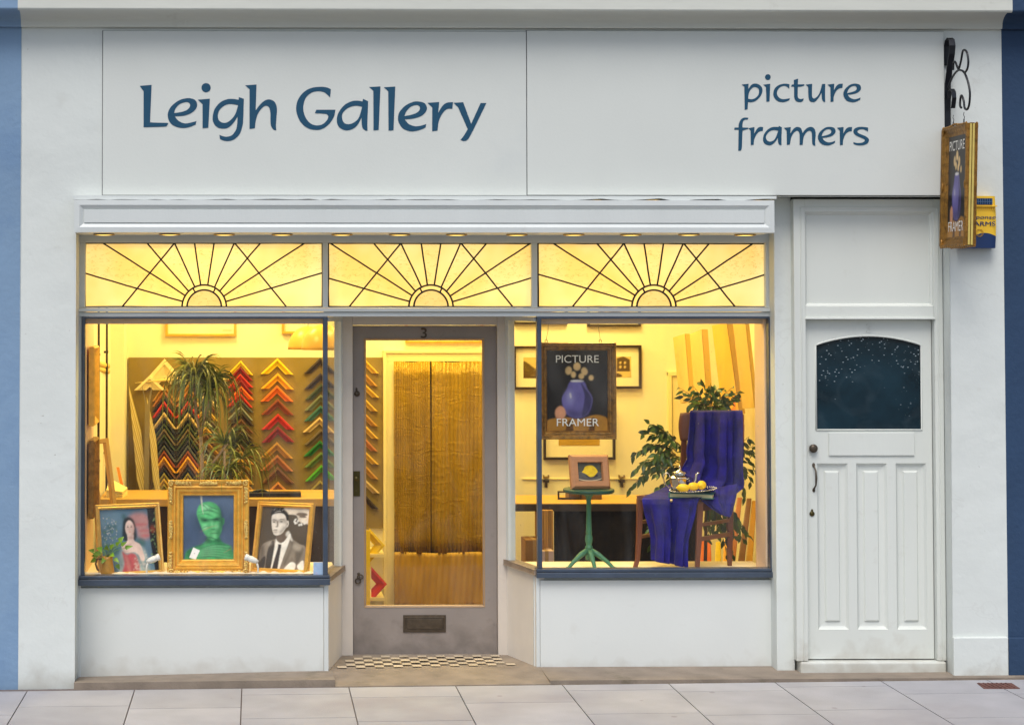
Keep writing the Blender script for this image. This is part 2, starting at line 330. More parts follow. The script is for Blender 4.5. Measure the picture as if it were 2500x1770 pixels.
for c in range(-6, 16):
    xa = xs[0]+pit*(c-1)
    if 0 <= c < 10: yy = G(*joint0[c]).y
    else: yy = -0.6-0.37*(c*7 % 3)/2
    Ls = 0.60; y = yy
    while y < -0.40: y += Ls
    y -= Ls
    top = -0.40
    while top > -3.4:
        nb = max(y, -3.5)
        slab(xa, xa+pit, nb, top)
        top = nb; y -= Ls
        if nb <= -3.49: break
mb.build_obj = None
struct(mb, 'pavement', [PAVE, BED])
mb = MB(); mb.add([(-25, -3.5, gz(-25)+0.002), (30, -3.5, gz(30)+0.002), (30, -3.62, gz(30)+0.002), (-25, -3.62, gz(-25)+0.002)]+[(-25, -3.5, gz(-25)-0.2), (30, -3.5, gz(30)-0.2), (30, -3.62, gz(30)-0.2), (-25, -3.62, gz(-25)-0.2)], [(0, 3, 2, 1), (3, 7, 6, 2)])
struct(mb, 'kerb', STEP)
# step of worn stone under the shop front, reaching into the entrance
mb = MB()
def stepblk(xa, xb, y0, y1, za0, za1, zb0, zb1):     # z at front / back for both ends
    lo = -0.25
    v = [(xa, y0, lo), (xb, y0, lo), (xb, y1, lo), (xa, y1, lo), (xa, y0, za0), (xb, y0, zb0), (xb, y1, zb1), (xa, y1, za1)]
    mb.add(v, [(4, 5, 6, 7), (0, 1, 5, 4), (1, 2, 6, 5), (3, 0, 4, 7)])
xL, xM, xR = P(182, 1600, -0.3).x, P(800, 1600).x, P(1310, 1600).x
xE = P(2462, 1600, -0.3).x
h1 = P(182, 1654, 0.0).z; h2 = P(790, 1638, 0.0).z
stepblk(xL, xM+0.03, -0.33, 0.06, gz(xL)+0.03, h1, gz(xM)+0.03, h2)
h3 = P(1310, 1627, 0.0).z; h4 = P(1902, 1624).z; h5 = P(2330, 1640, 0).z
stepblk(xM+0.03, xR+0.02, -0.40, 0.0, gz(xM)+0.006, h2, gz(xR)+0.006, h3)
stepblk(xR+0.02, xE+2, -0.37, 0.1, gz(xR)+0.02, h3, gz(xE)+0.012, h4)
hb = P(1040, 1598, 0.44).z
stepblk(P(780, 1600).x, P(1330, 1600).x, 0.0, 0.5, h2-0.001, hb, h3-0.001, hb)
struct(mb, 'entrance_step', STEP)
# checkerboard of cream tiles set in the entrance floor
mb = MB(); yA, yB = 0.06, 0.42
def zst(x, y):
    t = y/0.5; zf = h2+(h3-h2)*(x-P(780, 1600).x)/(P(1330, 1600).x-P(780, 1600).x); return zf*(1-t)+hb*t
na, nb_ = 20, 6
for i in range(na):
    for j in range(nb_):
        if (i+j) % 2: continue
        cx_ = P(843, 1625, 0.1).x-0.05+(i+0.5)*0.0575; cy_ = yA+(j+0.5)*0.058; r = 0.0275
        if j == nb_-1 or True:
            # trapezoid edge: skip tiles outside the splays
            k = cy_/0.44; xl = P(800, 1620).x+0.07+k*0.10; xr = P(1310, 1620).x-0.09-k*0.12
            if cx_ < xl or cx_ > xr: continue
        mb.add([(cx_-r, cy_-r, zst(cx_, cy_-r)+0.004), (cx_+r, cy_-r, zst(cx_, cy_-r)+0.004), (cx_+r, cy_+r, zst(cx_, cy_+r)+0.004), (cx_-r, cy_+r, zst(cx_, cy_+r)+0.004)], [(0, 1, 2, 3)])
TILE = M('cream_floor_tile', (188, 174, 152), 0.6, var=0.1, island=0.12, dirt=((140, 126, 108), 9, 0.5, 0.6))
struct(mb, 'tiled_floor', TILE)
# metal cover let into the pavement
q = [G(2385, 1668), G(2470, 1668), G(2490, 1681), G(2402, 1681)]
t = thing('service_cover', 'small rusty brown metal cover set in the paving below the navy wall', 'cover', (q[0]+q[2])/2)
mb = MB(); up1 = Vector((0, 0, 0.004)); mb.prism([v+up1-Vector((0, 0, 0.02)) for v in (q[3], q[2], q[1], q[0])], (0, 0, 0.02)); RUST = M('rusty_iron', (104, 68, 60), 0.8, var=0.3, vs=40, bump=1, bs=120)
mb.build('cover_plate', RUST, t)
mb = MB()
for k in range(1, 8):
    a = q[3].lerp(q[2], k/8); b = q[0].lerp(q[1], k/8); mb.box(a.x-0.004, a.x+0.004, a.y+0.01, b.y-0.01, a.z+0.004, a.z+0.008)
mb.build('ribs', RUST, t)

# ================================================================== neighbours
WY = -0.28
def cornice_profile(mb, x0, x1, m=0, top=4.6):
    zb = P(1200, 28, -0.46).z; zc = P(1200, 66, -0.31).z; zg = P(1200, 74, WY).z
    prof = [(-0.46, top), (-0.46, zb+0.012), (-0.455, zb+0.004), (-0.446, zb), (-0.440, zb+0.022), (-0.415, zb+0.022)]
    for k in range(9):
        a = k/8*math.pi/2; prof.append((-0.412+0.10*math.sin(a)*1.0, zb+0.012-(zb-zc)*(1-math.cos(a))))
    prof += [(-0.310, zc), (-0.306, zc-0.006), (WY+0.03, zc-0.007), (WY+0.03, top)]
    n = len(prof); v = [(x0, a, b) for a, b in prof]+[(x1, a, b) for a, b in prof]
    mb.add(v, [(i, i+1, n+i+1, n+i) for i in range(n-1)], m)
xB0 = P(50, 800, WY).x; xB1 = P(2450, 800, WY).x
zc0 = P(1200, 66, -0.31).z
t = thing('neighbour_building', 'light blue rendered building adjoining the shop on its left', 'building', (xB0-0.5, 0, 0))
mb = MB(); mb.box(-7.5, xB0, WY+0.001, 1.5, -0.5, zc0+0.05); mb.box(-7.5, xB0, WY+0.04, 1.5, zc0+0.05, 4.6); mb.build('wall', LBLUE, t)
mb = MB(); cornice_profile(mb, -7.5, xB0); mb.build('cornice', LBLUE, t)
t = thing('neighbour_building', 'dark navy rendered building adjoining the shop on its right', 'building', (xB1+0.5, 0, 0))
mb = MB(); mb.box(xB1, 11, WY+0.001, 1.5, -0.5, zc0+0.05); mb.box(xB1, 11, WY+0.04, 1.5, zc0+0.05, 4.6)
mb.build('wall', NAVY, t)
mb = MB(); mb.box(xB1+0.001, 11, WY-0.025, WY+0.01, -0.5, P(2470, 1555, WY).z); mb.build('plinth', NAVY, t, bevel=0.004)
mb = MB(); cornice_profile(mb, xB1, 11); mb.build('cornice', NAVY, t)

# ================================================================== the shop building
B = thing('shop_building', 'cream painted terraced gallery shop front with bay windows and side door', 'building', (1.0, 0.0, 0.0))
ztop = zc0+0.05
_, _, z480, _ = RC(100, 470, 2300, 478, WY)
mb = MB()
xa, xb = P(182, 1000, WY).x, P(2330, 1000, WY).x
xr0 = P(2322, 1000, WY).x
mb.prism([(x, WY, z) for x, z in ((xB0, -0.4), (xa, -0.4), (xa, z480), (xr0, z480), (xr0, -0.4), (xB1, -0.4), (xB1, ztop), (xB0, ztop))], (0, 0.15-WY, 0))
mb.box(xB0, xB1, WY+0.04, 0.15, ztop, 4.6)
mb.box(xB0, P(180, 1000, 0).x-0.05, 0.15, 3.2, -0.4, 4.6)       # party walls behind
mb.box(3.62, xB1, 0.2, 3.2, -0.4, 4.6)
mb.build('wall', PLASTER, B, bevel=0.006)
mb = MB(); a, b, c, d = RC(2326, 1556, 2460, 1700, WY-0.03); mb.box(a+0.01, xB1, WY-0.022, WY+0.01, -0.4, d); mb.build('plinth', PLASTER, B, bevel=0.006)
mb = MB(); cornice_profile(mb, xB0, xB1); mb.build('cornice', CORN, B)
# pilaster between shop front and side door
mb = MB(); a, b, c, d = RC(1893, 480, 1938, 1630, -0.12); mb.box(a, b-0.002, -0.12, 0.2, c-0.1, z480); mb.build('pilaster', PLASTER, B, bevel=0.006)
# flashing strip above the blind box
mb = MB(); a, b, c, d = RC(180, 479, 1893, 488, -0.36)
n = 60; pts = [(a+(b-a)*i/n, c+random.uniform(-0.004, 0.003)+(0.006 if i > 40 else 0)*math.sin(i*1.3)) for i in range(n+1)]
mb.prism([(a, -0.385, d)]+[(x, -0.385, z) for x, z in pts]+[(b, -0.385, d)], (0, 0.12, 0)); mb.build('flashing', WOODW, B)

# frames of the shop front ------------------------------------------------
def zz(y, Y=0.0, x=1000): return P(x, y, Y).z
def xx(x, Y=0.0, y=1000): return P(x, y, Y).x
zRail0, zRail1 = zz(773), zz(751)
zH0, zH1 = zz(593), zz(560)
mb = MB()
mb.box(xx(180)-0.02, xx(1893)+0.02, -0.01, 0.12, zH0, zH1+0.12)      # header
mb.box(xx(180)-0.02, xx(207), -0.005, 0.10, zRail1, zH0)             # left jamb
mb.box(xx(1871), xx(1893)+0.02, -0.005, 0.10, zRail1, zH0)
mb.box(xx(788), xx(801), -0.005, 0.08, zRail1, zH0)
mb.box(xx(1299), xx(1313), -0.005, 0.08, zRail1, zH0)
mb.box(xx(180)-0.02, xx(1893)+0.02, -0.012, 0.12, zRail0, zRail1-0.028)
mb.box(xx(182)-0.02, xx(1893)+0.02, -0.03, 0.119, zRail1-0.026, zRail1-0.004)
mb.box(xx(182)-0.02, xx(1893)+0.02, -0.02, 0.118, zRail1-0.003, zRail1+0.003)
mb.box(xx(180)-0.02, xx(199), -0.004, 0.10, gz(-1)-0.1, zRail0)   # left jamb low
mb.box(xx(1885), xx(1893)+0.02, -0.004, 0.10, 0, zRail0)
mb.build('window_surround', WOODW, B, bevel=0.003)

# blind box
Bx = thing('blind_box', 'long white painted panelled box housing the shop blind above the windows', 'blind box', (0.8, -0.2, 2.8))
a, b, c, d = RC(181, 489, 1891, 568, -0.42)
mb = MB(); mb.box(a, b, -0.40, -0.005, c, d)
w_, h_ = b-a, d-c
mb2 = MB(); mb2.rings(w_, h_, [(0, -0.40), (0.0, -0.418), (0.03, -0.420), (0.055, -0.404), (0.057, -0.404)], x0=a, z0=c)
mb.build('casing', WOODW, Bx)
mb2.rings(w_, h_, [(0.057, -0.404), (0.0575, -0.412), (0.060, -0.412)], x0=a, z0=c)
mb2.add([(a+0.06, -0.412, c+0.06), (b-0.06, -0.412, c+0.06), (b-0.06, -0.412, d-0.06), (a+0.06, -0.412, d-0.06)], [(0, 1, 2, 3)])
mb2.build('front_panel', WOODW, Bx)
zSof = c
LAMPGOLD = M('lit_downlight', (255, 214, 110), 0.4, emit=2.2, var=0.1, vs=60)
RINGM = M('brass_ring', (150, 120, 60), 0.3, metal=0.8)
proto = None
ords = ['first', 'second', 'third', 'fourth', 'fifth', 'sixth', 'seventh', 'eighth', 'ninth', 'tenth', 'eleventh', 'twelfth', 'thirteenth', 'fourteenth', 'fifteenth', 'sixteenth', 'seventeenth', 'eighteenth', 'nineteenth', 'twentieth']
for k, px in enumerate((253, 414, 547, 689, 835, 976, 1116, 1264, 1402, 1542, 1682, 1822)):
    x = xx(px, -0.2)
    lab = 'round gold downlight in the soffit of the blind box, %s from the left' % ords[k]
    if proto is None:
        proto = thing('downlight', lab, 'downlight', (x, -0.21, zSof-0.001), group='downlights under the blind box')
        m1 = MB(); m1.lathe((0, 0, 0), [(0.062, 0.0005), (0.066, -0.006), (0.058, -0.008), (0.056, -0.004)], seg=28); m1.build('ring', RINGM, proto, local=True)
        m1 = MB(); m1.lathe((0, 0, 0), [(0.055, -0.001), (0.055, -0.006), (0.03, -0.0085), (0.001, -0.009)], seg=28); m1.build('lens', LAMPGOLD, proto, local=True)
    else: dup(proto, Matrix.Translation((x, -0.21+random.uniform(-0.02, 0.02), zSof-0.001)), lab)

# leaded sunburst lights -----------------------------------------------------
def leaded_mat(name, hammered):
    m = bpy.data.materials.new(name); m.use_nodes = True; n = m.node_tree; n.nodes.clear(); L = n.links.new
    out = n.nodes.new('ShaderNodeOutputMaterial'); tc = n.nodes.new('ShaderNodeTexCoord')
    nz = n.nodes.new('ShaderNodeTexNoise'); nz.inputs['Scale'].default_value = 2.2; nz.inputs['Detail'].default_value = 3; L(tc.outputs['Object'], nz.inputs['Vector'])
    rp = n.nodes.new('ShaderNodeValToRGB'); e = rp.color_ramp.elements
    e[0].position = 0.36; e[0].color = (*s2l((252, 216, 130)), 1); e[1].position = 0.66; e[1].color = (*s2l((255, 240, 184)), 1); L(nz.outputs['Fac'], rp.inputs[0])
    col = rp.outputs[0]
    gl = n.nodes.new('ShaderNodeBsdfGlossy'); gl.inputs['Roughness'].default_value = 0.12
    if hammered:
        mp = n.nodes.new('ShaderNodeMapping'); mp.inputs['Scale'].default_value = (38, 38, 95); L(tc.outputs['Object'], mp.inputs[0])
        w1 = n.nodes.new('ShaderNodeTexNoise'); w1.inputs['Scale'].default_value = 0.7; w1.inputs['Detail'].default_value = 3; L(mp.outputs[0], w1.inputs['Vector'])
        r2 = n.nodes.new('ShaderNodeValToRGB'); q = r2.color_ramp.elements
        q[0].position = 0.57; q[0].color = (1, 1, 1, 1); q[1].position = 0.59; q[1].color = (0.66, 0.64, 0.40, 1)
        z = q.new(0.61); z.color = (1, 1, 1, 1); L(w1.outputs['Fac'], r2.inputs[0])
        mm = n.nodes.new('ShaderNodeMixRGB'); mm.blend_type = 'MULTIPLY'; mm.inputs[0].default_value = 1; L(col, mm.inputs[1]); L(r2.outputs[0], mm.inputs[2]); col = mm.outputs[0]
        bp = n.nodes.new('ShaderNodeBump'); bp.inputs['Distance'].default_value = 0.003; L(w1.outputs['Fac'], bp.inputs['Height']); L(bp.outputs[0], gl.inputs['Normal'])
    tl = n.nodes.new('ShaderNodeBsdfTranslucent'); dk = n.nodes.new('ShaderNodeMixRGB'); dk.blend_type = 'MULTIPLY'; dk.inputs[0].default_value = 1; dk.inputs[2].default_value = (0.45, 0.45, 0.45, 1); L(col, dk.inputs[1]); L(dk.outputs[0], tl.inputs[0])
    em = n.nodes.new('ShaderNodeEmission'); em.inputs[1].default_value = 0.66; L(col, em.inputs[0])  # panes emit in place of room light coming through the glass
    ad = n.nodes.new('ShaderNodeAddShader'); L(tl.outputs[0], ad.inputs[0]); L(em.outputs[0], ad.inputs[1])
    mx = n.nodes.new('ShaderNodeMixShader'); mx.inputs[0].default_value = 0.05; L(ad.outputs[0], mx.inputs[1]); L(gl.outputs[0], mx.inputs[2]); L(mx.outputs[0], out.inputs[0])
    return m
LG0, LG1 = leaded_mat('smooth_glowing_amber_glass', False), leaded_mat('rippled_glowing_amber_glass', True)
def clip(poly, x0, x1, z0, z1):
    def cl(p, f, g):
        o = []
        for i in range(len(p)):
            a, b = p[i-1], p[i]; fa, fb = f(a), f(b)
            if (fa >= 0) != (fb >= 0): t = fa/(fa-fb); o.append((a[0]+(b[0]-a[0])*t, a[1]+(b[1]-a[1])*t))
            if fb >= 0: o.append(b)
        return o
    for f in (lambda p: p[0]-x0, lambda p: x1-p[0], lambda p: p[1]-z0, lambda p: z1-p[1]):
        poly = cl(poly, f, 0)
        if not poly: return []
    return poly
K = 3.277*400
lines = [((160, 680), (935, 905)), ((300, 437), (955, 855)), ((650, 437), (988, 825)), ((870, 437), (1035, 790)), ((1033, 437), (1082, 775)),
         ((1190, 437), (1138, 775)), ((1350, 437), (1190, 795)), ((1560, 437), (1235, 820)), ((1915, 437), (1270, 858)), ((2055, 675), (1288, 905))]
lines = [(((a-1110)/K, (950-b)/K), ((c-1110)/K, (950-d)/K)) for (a, b), (c, d) in lines]
diag = [(((870-1110)/K, 513/K), ((450-1110)/K, 0)), (((1355-1110)/K, 513/K), ((1770-1110)/K, 0))]
RO, RI = 178/K, 138/K
for wi, (p0, p1, pc) in enumerate(((207, 788, 498.7), (801, 1299, 1052), (1313, 1871, 1596))):
    x0, x1 = xx(p0, 0.03, 670), xx(p1, 0.03, 670); xc = xx(pc, 0.03, 670); z0, z1 = zRail1+0.002, zH0
    T = thing('leaded_window', 'amber leaded sunburst light above the %s' % ['left bay window with the picture frames', 'glazed entrance door', 'right bay window with the draped chair'][wi], 'window', (xc, 0.03, z0), group='leaded sunburst lights over the shop front')
    yg = 0.035; mb = MB()
    ext = []
    for (a, b) in lines:
        d = Vector((a[0]-b[0], a[1]-b[1])).normalized(); ext.append((b, (b[0]+d.x*3, b[1]+d.y*3)))
    rays = [((-RO, 0), (-3, 0.0))]+ext+[((RO, 0), (3, 0.0))]
    for k in range(len(rays)-1):
        (b0, e0), (b1, e1) = rays[k], rays[k+1]
        pl = [b0, e0, e1, b1]
        if k == 0 or k == len(rays)-2:
            sx = -1 if k == 0 else 1; pl = [b0, e0, (sx*3, 3), e1, b1] if k == 0 else [b0, e0, (3, 3), e1, b1]
            pl = [b0, e0, e1, b1]
        pl = clip([(p[0], p[1]) for p in pl], x0-xc, x1-xc, 0, z1-z0)
        if len(pl) < 3: continue
        mb.poly([[(xc+a, yg, z0+b) for a, b in pl]], 1 if k % 2 == 1 else 0)
    arc = lambda r, n=28: [(r*math.cos(math.pi*i/n), r*math.sin(math.pi*i/n)) for i in range(n+1)]
    mb.poly([[(xc+a, yg-0.002, z0+b) for a, b in arc(RO)]], 0)
    mb.poly([[(xc+a, yg-0.004, z0+b) for a, b in arc(RI)]], 1)
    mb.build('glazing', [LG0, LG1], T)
    mb = MB()
    def came(a, b, wd=0.0055, yo=0.0):
        # clip the segment
        pts = []
        A, Bq = Vector(a), Vector(b)
        t0, t1 = 0, 1
        for (i, lo, hi) in ((0, x0-xc, x1-xc), (1, 0, z1-z0)):
            dlt = Bq[i]-A[i]
            if abs(dlt) < 1e-9: continue
            ta, tb = (lo-A[i])/dlt, (hi-A[i])/dlt
            if ta > tb: ta, tb = tb, ta
            t0 = max(t0, ta); t1 = min(t1, tb)
        if t1 <= t0: return
        p, q2 = A.lerp(Bq, t0), A.lerp(Bq, t1); n_ = max(2, int((q2-p).length/0.1)+1)
        wob = [(xc+p.lerp(q2, i/n_).x+random.uniform(-.0012, .0012), yg-0.005+yo, z0+p.lerp(q2, i/n_).y+random.uniform(-.0012, .0012)) for i in range(n_+1)]
        mb.tube(wob, wd*1.0, seg=6)
    for (b, e) in ext: came(b, e)
    for (a, b) in diag: came(a, b, yo=0.001)
    for r in (RO, RI): mb.tube([(xc+a, yg-0.006, z0+b) for a, b in arc(r)], 0.0062, seg=6)
    for sx in (-1, 1): came((sx*RO*0.5, RO*0.86), (sx*RI*0.52, RI*0.85))
    for (a, b) in (((x0-xc, 0.002), (x1-xc, 0.002)), ((x0-xc, z1-z0-0.002), (x1-xc, z1-z0-0.002)), ((x0-xc+.002, 0), (x0-xc+.002, z1-z0)), ((x1-xc-.002, 0), (x1-xc-.002, z1-z0))): came(a, b, 0.006)
    mb.build('lead_cames', LEAD, T)

# bay windows -----------------------------------------------------------------
zSill = {0: zz(1402), 1: zz(1388)}
zDeck = 0.585
yDoor = 0.46
LA = (xx(800, 0, 1500), 0.0); LB = (xx(836, yDoor, 1500), yDoor)
RA = (xx(1311, 0, 1500), 0.0); RB = (xx(1235, yDoor, 1500), yDoor)
for wi, (p0, p1, A_, B_) in enumerate(((199, 800, LA, LB), (1311, 1885, RA, RB))):
    x0, x1 = xx(p0), xx(p1); zs = zSill[wi]
    zsb = zz(1425 if wi == 0 else 1409)
    Wn = MB(); fr = MB()
    # navy sill, posts and thin head
    fr.box(x0-0.012, x1+0.012, -0.045, 0.05, zsb, zs-0.02); fr.box(x0-0.01, x1+0.01, -0.03, 0.05, zs-0.018, zs)
    fr.box(x0, x0+(0.022 if wi == 0 else 0.026), -0.02, 0.04, zs, zRail0); fr.box(x1-(0.03 if wi == 0 else 0.024), x1, -0.022, 0.04, zs, zRail0)
    fr.box(x0, x1, -0.015, 0.03, zRail0-0.014, zRail0)
    wobj = fr.build('window_frame', NAVYF, B, bevel=0.003)
    mb = MB(); mb.box(x0+0.02, x1-0.02, 0.012, 0.018, zs-0.005, zRail0-0.005); mb.build('pane', GLASS, wobj)
    # inner peach frame
    mb = MB(); zi = zz(791, 0.08)
    mb.box(x0+0.02, x1-0.02, 0.06, 0.12, zi, zRail0+0.001); 
    if wi == 0: mb.box(x0-0.04, xx(228, 0.62), 0.05, 0.64, zDeck, zi+0.3)
    else: mb.box(xx(1843, 0.27), x1+0.05, 0.05, 0.27, zDeck, zi+0.3)
    mb.build('window_reveal', PEACH, B)
    # riser
    mb = MB(); q0, q1 = (192, 790) if wi == 0 else (1319, 1899); zg0 = gz(x0)-0.02
    mb.box(xx(q0, 0, 1500), xx(q1, 0, 1500), 0.0, 0.03, (h1+h2)/2-0.02 if wi == 0 else (h3+h4)/2-0.015, zsb-0.02)
    mb.build('stall_riser', PANELW, B, bevel=0.002)
    mb = MB(); mb.box(x0-0.02, x1-0.004, 0.03, 0.06, -0.2, zsb+0.002)
    if wi == 0: mb.box(xx(791, 0, 1500), LA[0]+0.005, -0.003, 0.03, h2-0.02, zsb)
    else: mb.box(RA[0]-0.005, xx(1318, 0, 1500), -0.003, 0.03, h3-0.02, zsb)
    mb.build('riser_frame', WOODW, B, bevel=0.002)
    # splayed side of the entrance: riser, sill, pane and posts
    a, b = Vector((A_[0], 0.0, 0)), Vector((B_[0], B_[1], 0)); d = (b-a).normalized(); nrm = Vector((d.y, -d.x, 0)) if wi == 0 else Vector((-d.y, d.x, 0))
    def wallseg(mbx, s0, s1, t0, t1, z0, z1):
        pts = [a+d*s0+nrm*t0, a+d*s1+nrm*t0, a+d*s1+nrm*t1, a+d*s0+nrm*t1]
        mbx.prism([(p.x, p.y, z0) for p in pts], (0, 0, z1-z0))
    Ln = (b-a).length
    zss = zs-0.005
    mb = MB(); wallseg(mb, 0.002, Ln-0.002, -0.05, 0.0, -0.1, zss-0.03); mb.build('splay_riser', M('splay_panel_paint', (222, 216, 206), 0.5, var=0.03, dirt=((170, 150, 125), 6, 0.66, 0.4)), B)
    mb = MB(); wallseg(mb, -0.01, Ln, -0.06, 0.022, zss-0.032, zss-0.002); sl = mb.build('splay_sill', M('brown_sill', (140, 124, 108), 0.5, var=0.2, vs=12), B, bevel=0.003)
    mb = MB(); wallseg(mb, 0.03, Ln-0.05, -0.012, -0.007, zss-0.005, zRail0-0.005); mb.build('splay_pane', GLASS, B)
    mb = MB(); wallseg(mb, Ln-0.06, Ln+0.0, -0.04, 0.006, zss, zRail0); wallseg(mb, 0.02, Ln-0.05, -0.03, 0.004, zRail0-0.03, zRail0-0.002); mb.build('splay_frame', WOODW, B, bevel=0.002)
    # display deck behind
    mb = MB()
    xw0, xw1 = (x0-0.03, a.x) if wi == 0 else (a.x, x1+0.04)
    if wi == 0: poly = [(x0-0.05, 0.055, 0), (a.x-0.03, 0.055, 0), (b.x-0.06, b.y, 0), (b.x-0.06, 0.62, 0), (x0-0.05, 0.62, 0)]
    else: poly = [(a.x+0.03, 0.055, 0), (x1+0.04, 0.055, 0), (x1+0.04, 0.62, 0), (b.x+0.06, 0.62, 0), (b.x+0.06, b.y, 0)]
    mb.prism([(p[0], p[1], zDeck-0.03) for p in poly], (0, 0, 0.03)); mb.build('display_deck', FABRICW, B)
    mb = MB()   # ruffled fabric along the front edge
    n = 90; rows = []
    for j in range(5):
        row = []
        for i in range(n+1):
            x = poly[0][0]+0.03+(poly[1][0]-poly[0][0]-0.06)*i/n
            hgt = 0.006+0.012*abs(math.sin(i*0.7+wi)*math.sin(i*0.23+1))+0.006*random.random()
            row.append((x, 0.06+j*0.02, zDeck+0.001+hgt*[0.4, 1, 0.8, 0.5, 0.05][j]))
        rows.append(row)
    mb.grid(rows); mb.build('fabric_edge', FABRICW, B)
# entrance lobby ceiling
mb = MB(); mb.prism([(LA[0]-0.02, 0.1, zRail0+0.006), (RA[0]+0.02, 0.1, zRail0+0.006), (RB[0]+0.1, yDoor+0.1, zRail0+0.006), (LB[0]-0.1, yDoor+0.1, zRail0+0.006)], (0, 0, 0.03)); mb.build('lobby_ceiling', WOODW, B)

# entrance door ------------------------------------------------------------------
def xd(x, y=1200): return P(x, y, yDoor).x
def zd(y, x=1035): return P(x, y, yDoor).z
zdt, zdb = zd(795), zd(1598)
mb = MB()
mb.box(xd(834), xd(861), yDoor-0.02, yDoor+0.09, hb-0.02, zRail0+0.01); mb.box(xd(1214), xd(1237), yDoor-0.02, yDoor+0.09, hb-0.02, zRail0+0.01)
mb.box(xd(861), xd(1214), yDoor-0.018, yDoor+0.09, zdt+0.002, zRail0+0.01)
mb.build('entrance_frame', M('entrance_frame_paint', (205, 196, 184), 0.45, var=0.04, dirt=((150, 135, 118), 6, 0.64, 0.4)), B, bevel=0.003)
mb = MB(); dx0, dx1 = xd(862), xd(1213); gx0, gx1 = xd(893), xd(1180); gz0, gz1 = zd(1479), zd(830); Yd = yDoor+0.01
mb.box(dx0, gx0, Yd, Yd+0.045, zdb, zdt); mb.box(gx1, dx1, Yd, Yd+0.045, zdb, zdt); mb.box(gx0, gx1, Yd, Yd+0.045, zdb, gz0); mb.box(gx0, gx1, Yd, Yd+0.045, gz1, zdt)
D = mb.build('entrance_door', GREYD, B)
mb = MB(); mb.rings(gx1-gx0+0.02, gz1-gz0+0.02, [(0, Yd), (0.002, Yd-0.004), (0.010, Yd+0.002), (0.014, Yd+0.014)], x0=gx0-0.01, z0=gz0-0.01); mb.build('glazing_bead', M('tan_bead', (170, 138, 100), 0.5), D)
mb = MB(); mb.box(gx0, gx1, Yd+0.015, Yd+0.02, gz0, gz1); mb.build('pane', GLASS, D)
mb = MB(); a, b, c, d_ = xd(984), xd(1088), zd(1543), zd(1501); mb.box(a, b, Yd-0.008, Yd, c, d_); mb.rings(b-a-0.02, d_-c-0.02, [(0, Yd-0.008), (0.002, Yd-0.011), (0.006, Yd-0.011), (0.008, Yd-0.007)], x0=a+0.01, z0=c+0.01)
mb.box(a+0.022, b-0.022, Yd-0.014, Yd-0.008, c+0.022, d_-0.022); mb.build('letterbox', BRONZE, D, bevel=0.002)
mb = MB(); a, b, c, d_ = xd(863), xd(879), zd(1211), zd(1150); mb.box(a, b, Yd-0.006, Yd, c, d_); mb.lathe(((a+b)/2-0.004, Yd-0.006, d_-0.045), [(0.008, 0), (0.005, 0.015), (0.013, 0.03), (0.013, 0.04), (0.004, 0.045)], axis='Y', seg=12)
mb.lathe(((a+b)/2, Yd-0.006, c+0.03), [(0.006, 0), (0.006, 0.004), (0.001, 0.004)], axis='Y', seg=10); mb.build('lock_plate', M('dark_brass', (78, 70, 36), 0.35, metal=0.7, var=0.2), D, bevel=0.001)
mb = MB(); mb.lathe((xd(872), Yd, zd(961)), [(0.018, 0), (0.018, 0.006), (0.012, 0.014), (0.004, 0.018)], axis='Y', seg=16); mb.ball((xd(871), Yd-0.006, zd(951)), (0.006, 0.006, 0.012)); mb.build('cylinder_lock', BRONZE, D)
mb = MB(); kx, kz = xd(876), zd(1405); mb.lathe((kx-0.001, Yd, kz+0.012), [(0.009, 0), (0.009, 0.004), (0.003, 0.006)], axis='Y', seg=12)
mb.tube([(kx+0.018*math.cos(t_)+0.008, Yd-0.012, kz-0.006+0.014*math.sin(t_)) for t_ in [i*math.pi/8 for i in range(17)]], 0.004, seg=6)
mb.tube([(kx+0.016*math.cos(t_)-0.006, Yd-0.01, kz-0.032+0.015*math.sin(t_)) for t_ in [i*math.pi/8 for i in range(17)]], 0.005, seg=6)
mb.tube([(kx+0.0, Yd-0.003, kz+0.012), (kx+0.004, Yd-0.012, kz-0.01), (kx-0.004, Yd-0.012, kz-0.02)], 0.004, seg=6); mb.build('keys', BRONZE, D)
vs, fs = text_mesh('3', 0.058, 1.05)
mb = MB(); o3 = Vector((xd(1036), Yd-0.006, zd(824))); mb.add([o3+v for v in vs], fs, 0); mb.add([o3+Vector((v.x*1.25, 0.003, (v.z-0.029)*1.14+0.029)) for v in vs], fs, 1)
mb.build('house_number', [BRONZE, M('number_edge', (70, 56, 44), 0.6)], D)

# side door ---------------------------------------------------------------------------
YS = -0.165
def xs_(x, y=1000): return P(x, y, YS).x
def zs_(y, x=2120): return P(x, y, YS).z
fx0, fx1 = xs_(1939), P(2322, 1000, WY).x-0.004
mb = MB()
ix0, ix1 = xs_(1967), xs_(2281)
ztf = zs_(487); zhp = zs_(518); zmp0, zmp1 = zs_(780), zs_(748)
mb.box(fx0, ix0, YS-0.015, 0.12, zs_(1612), ztf); mb.box(ix1, fx1, YS-0.015, 0.12, zs_(1612), ztf)
mb.box(ix0, ix1, YS-0.014, 0.12, zhp, ztf); mb.box(ix0, ix1, YS-0.010, 0.12, zmp0, zmp1)
mb.box(ix0-0.004, ix1+0.004, YS-0.028, YS, zmp0, zmp0+0.012)
for xq in (ix0-0.03, ix1+0.02): mb.box(xq, xq+0.008, YS-0.021, YS-0.01, zs_(1610), zhp+0.02)
mb.box(ix0-0.03, ix1+0.028, YS-0.0205, YS-0.01, zhp+0.021, zhp+0.028)
SF = mb.build('side_door_frame', DOORW, B, bevel=0.003)
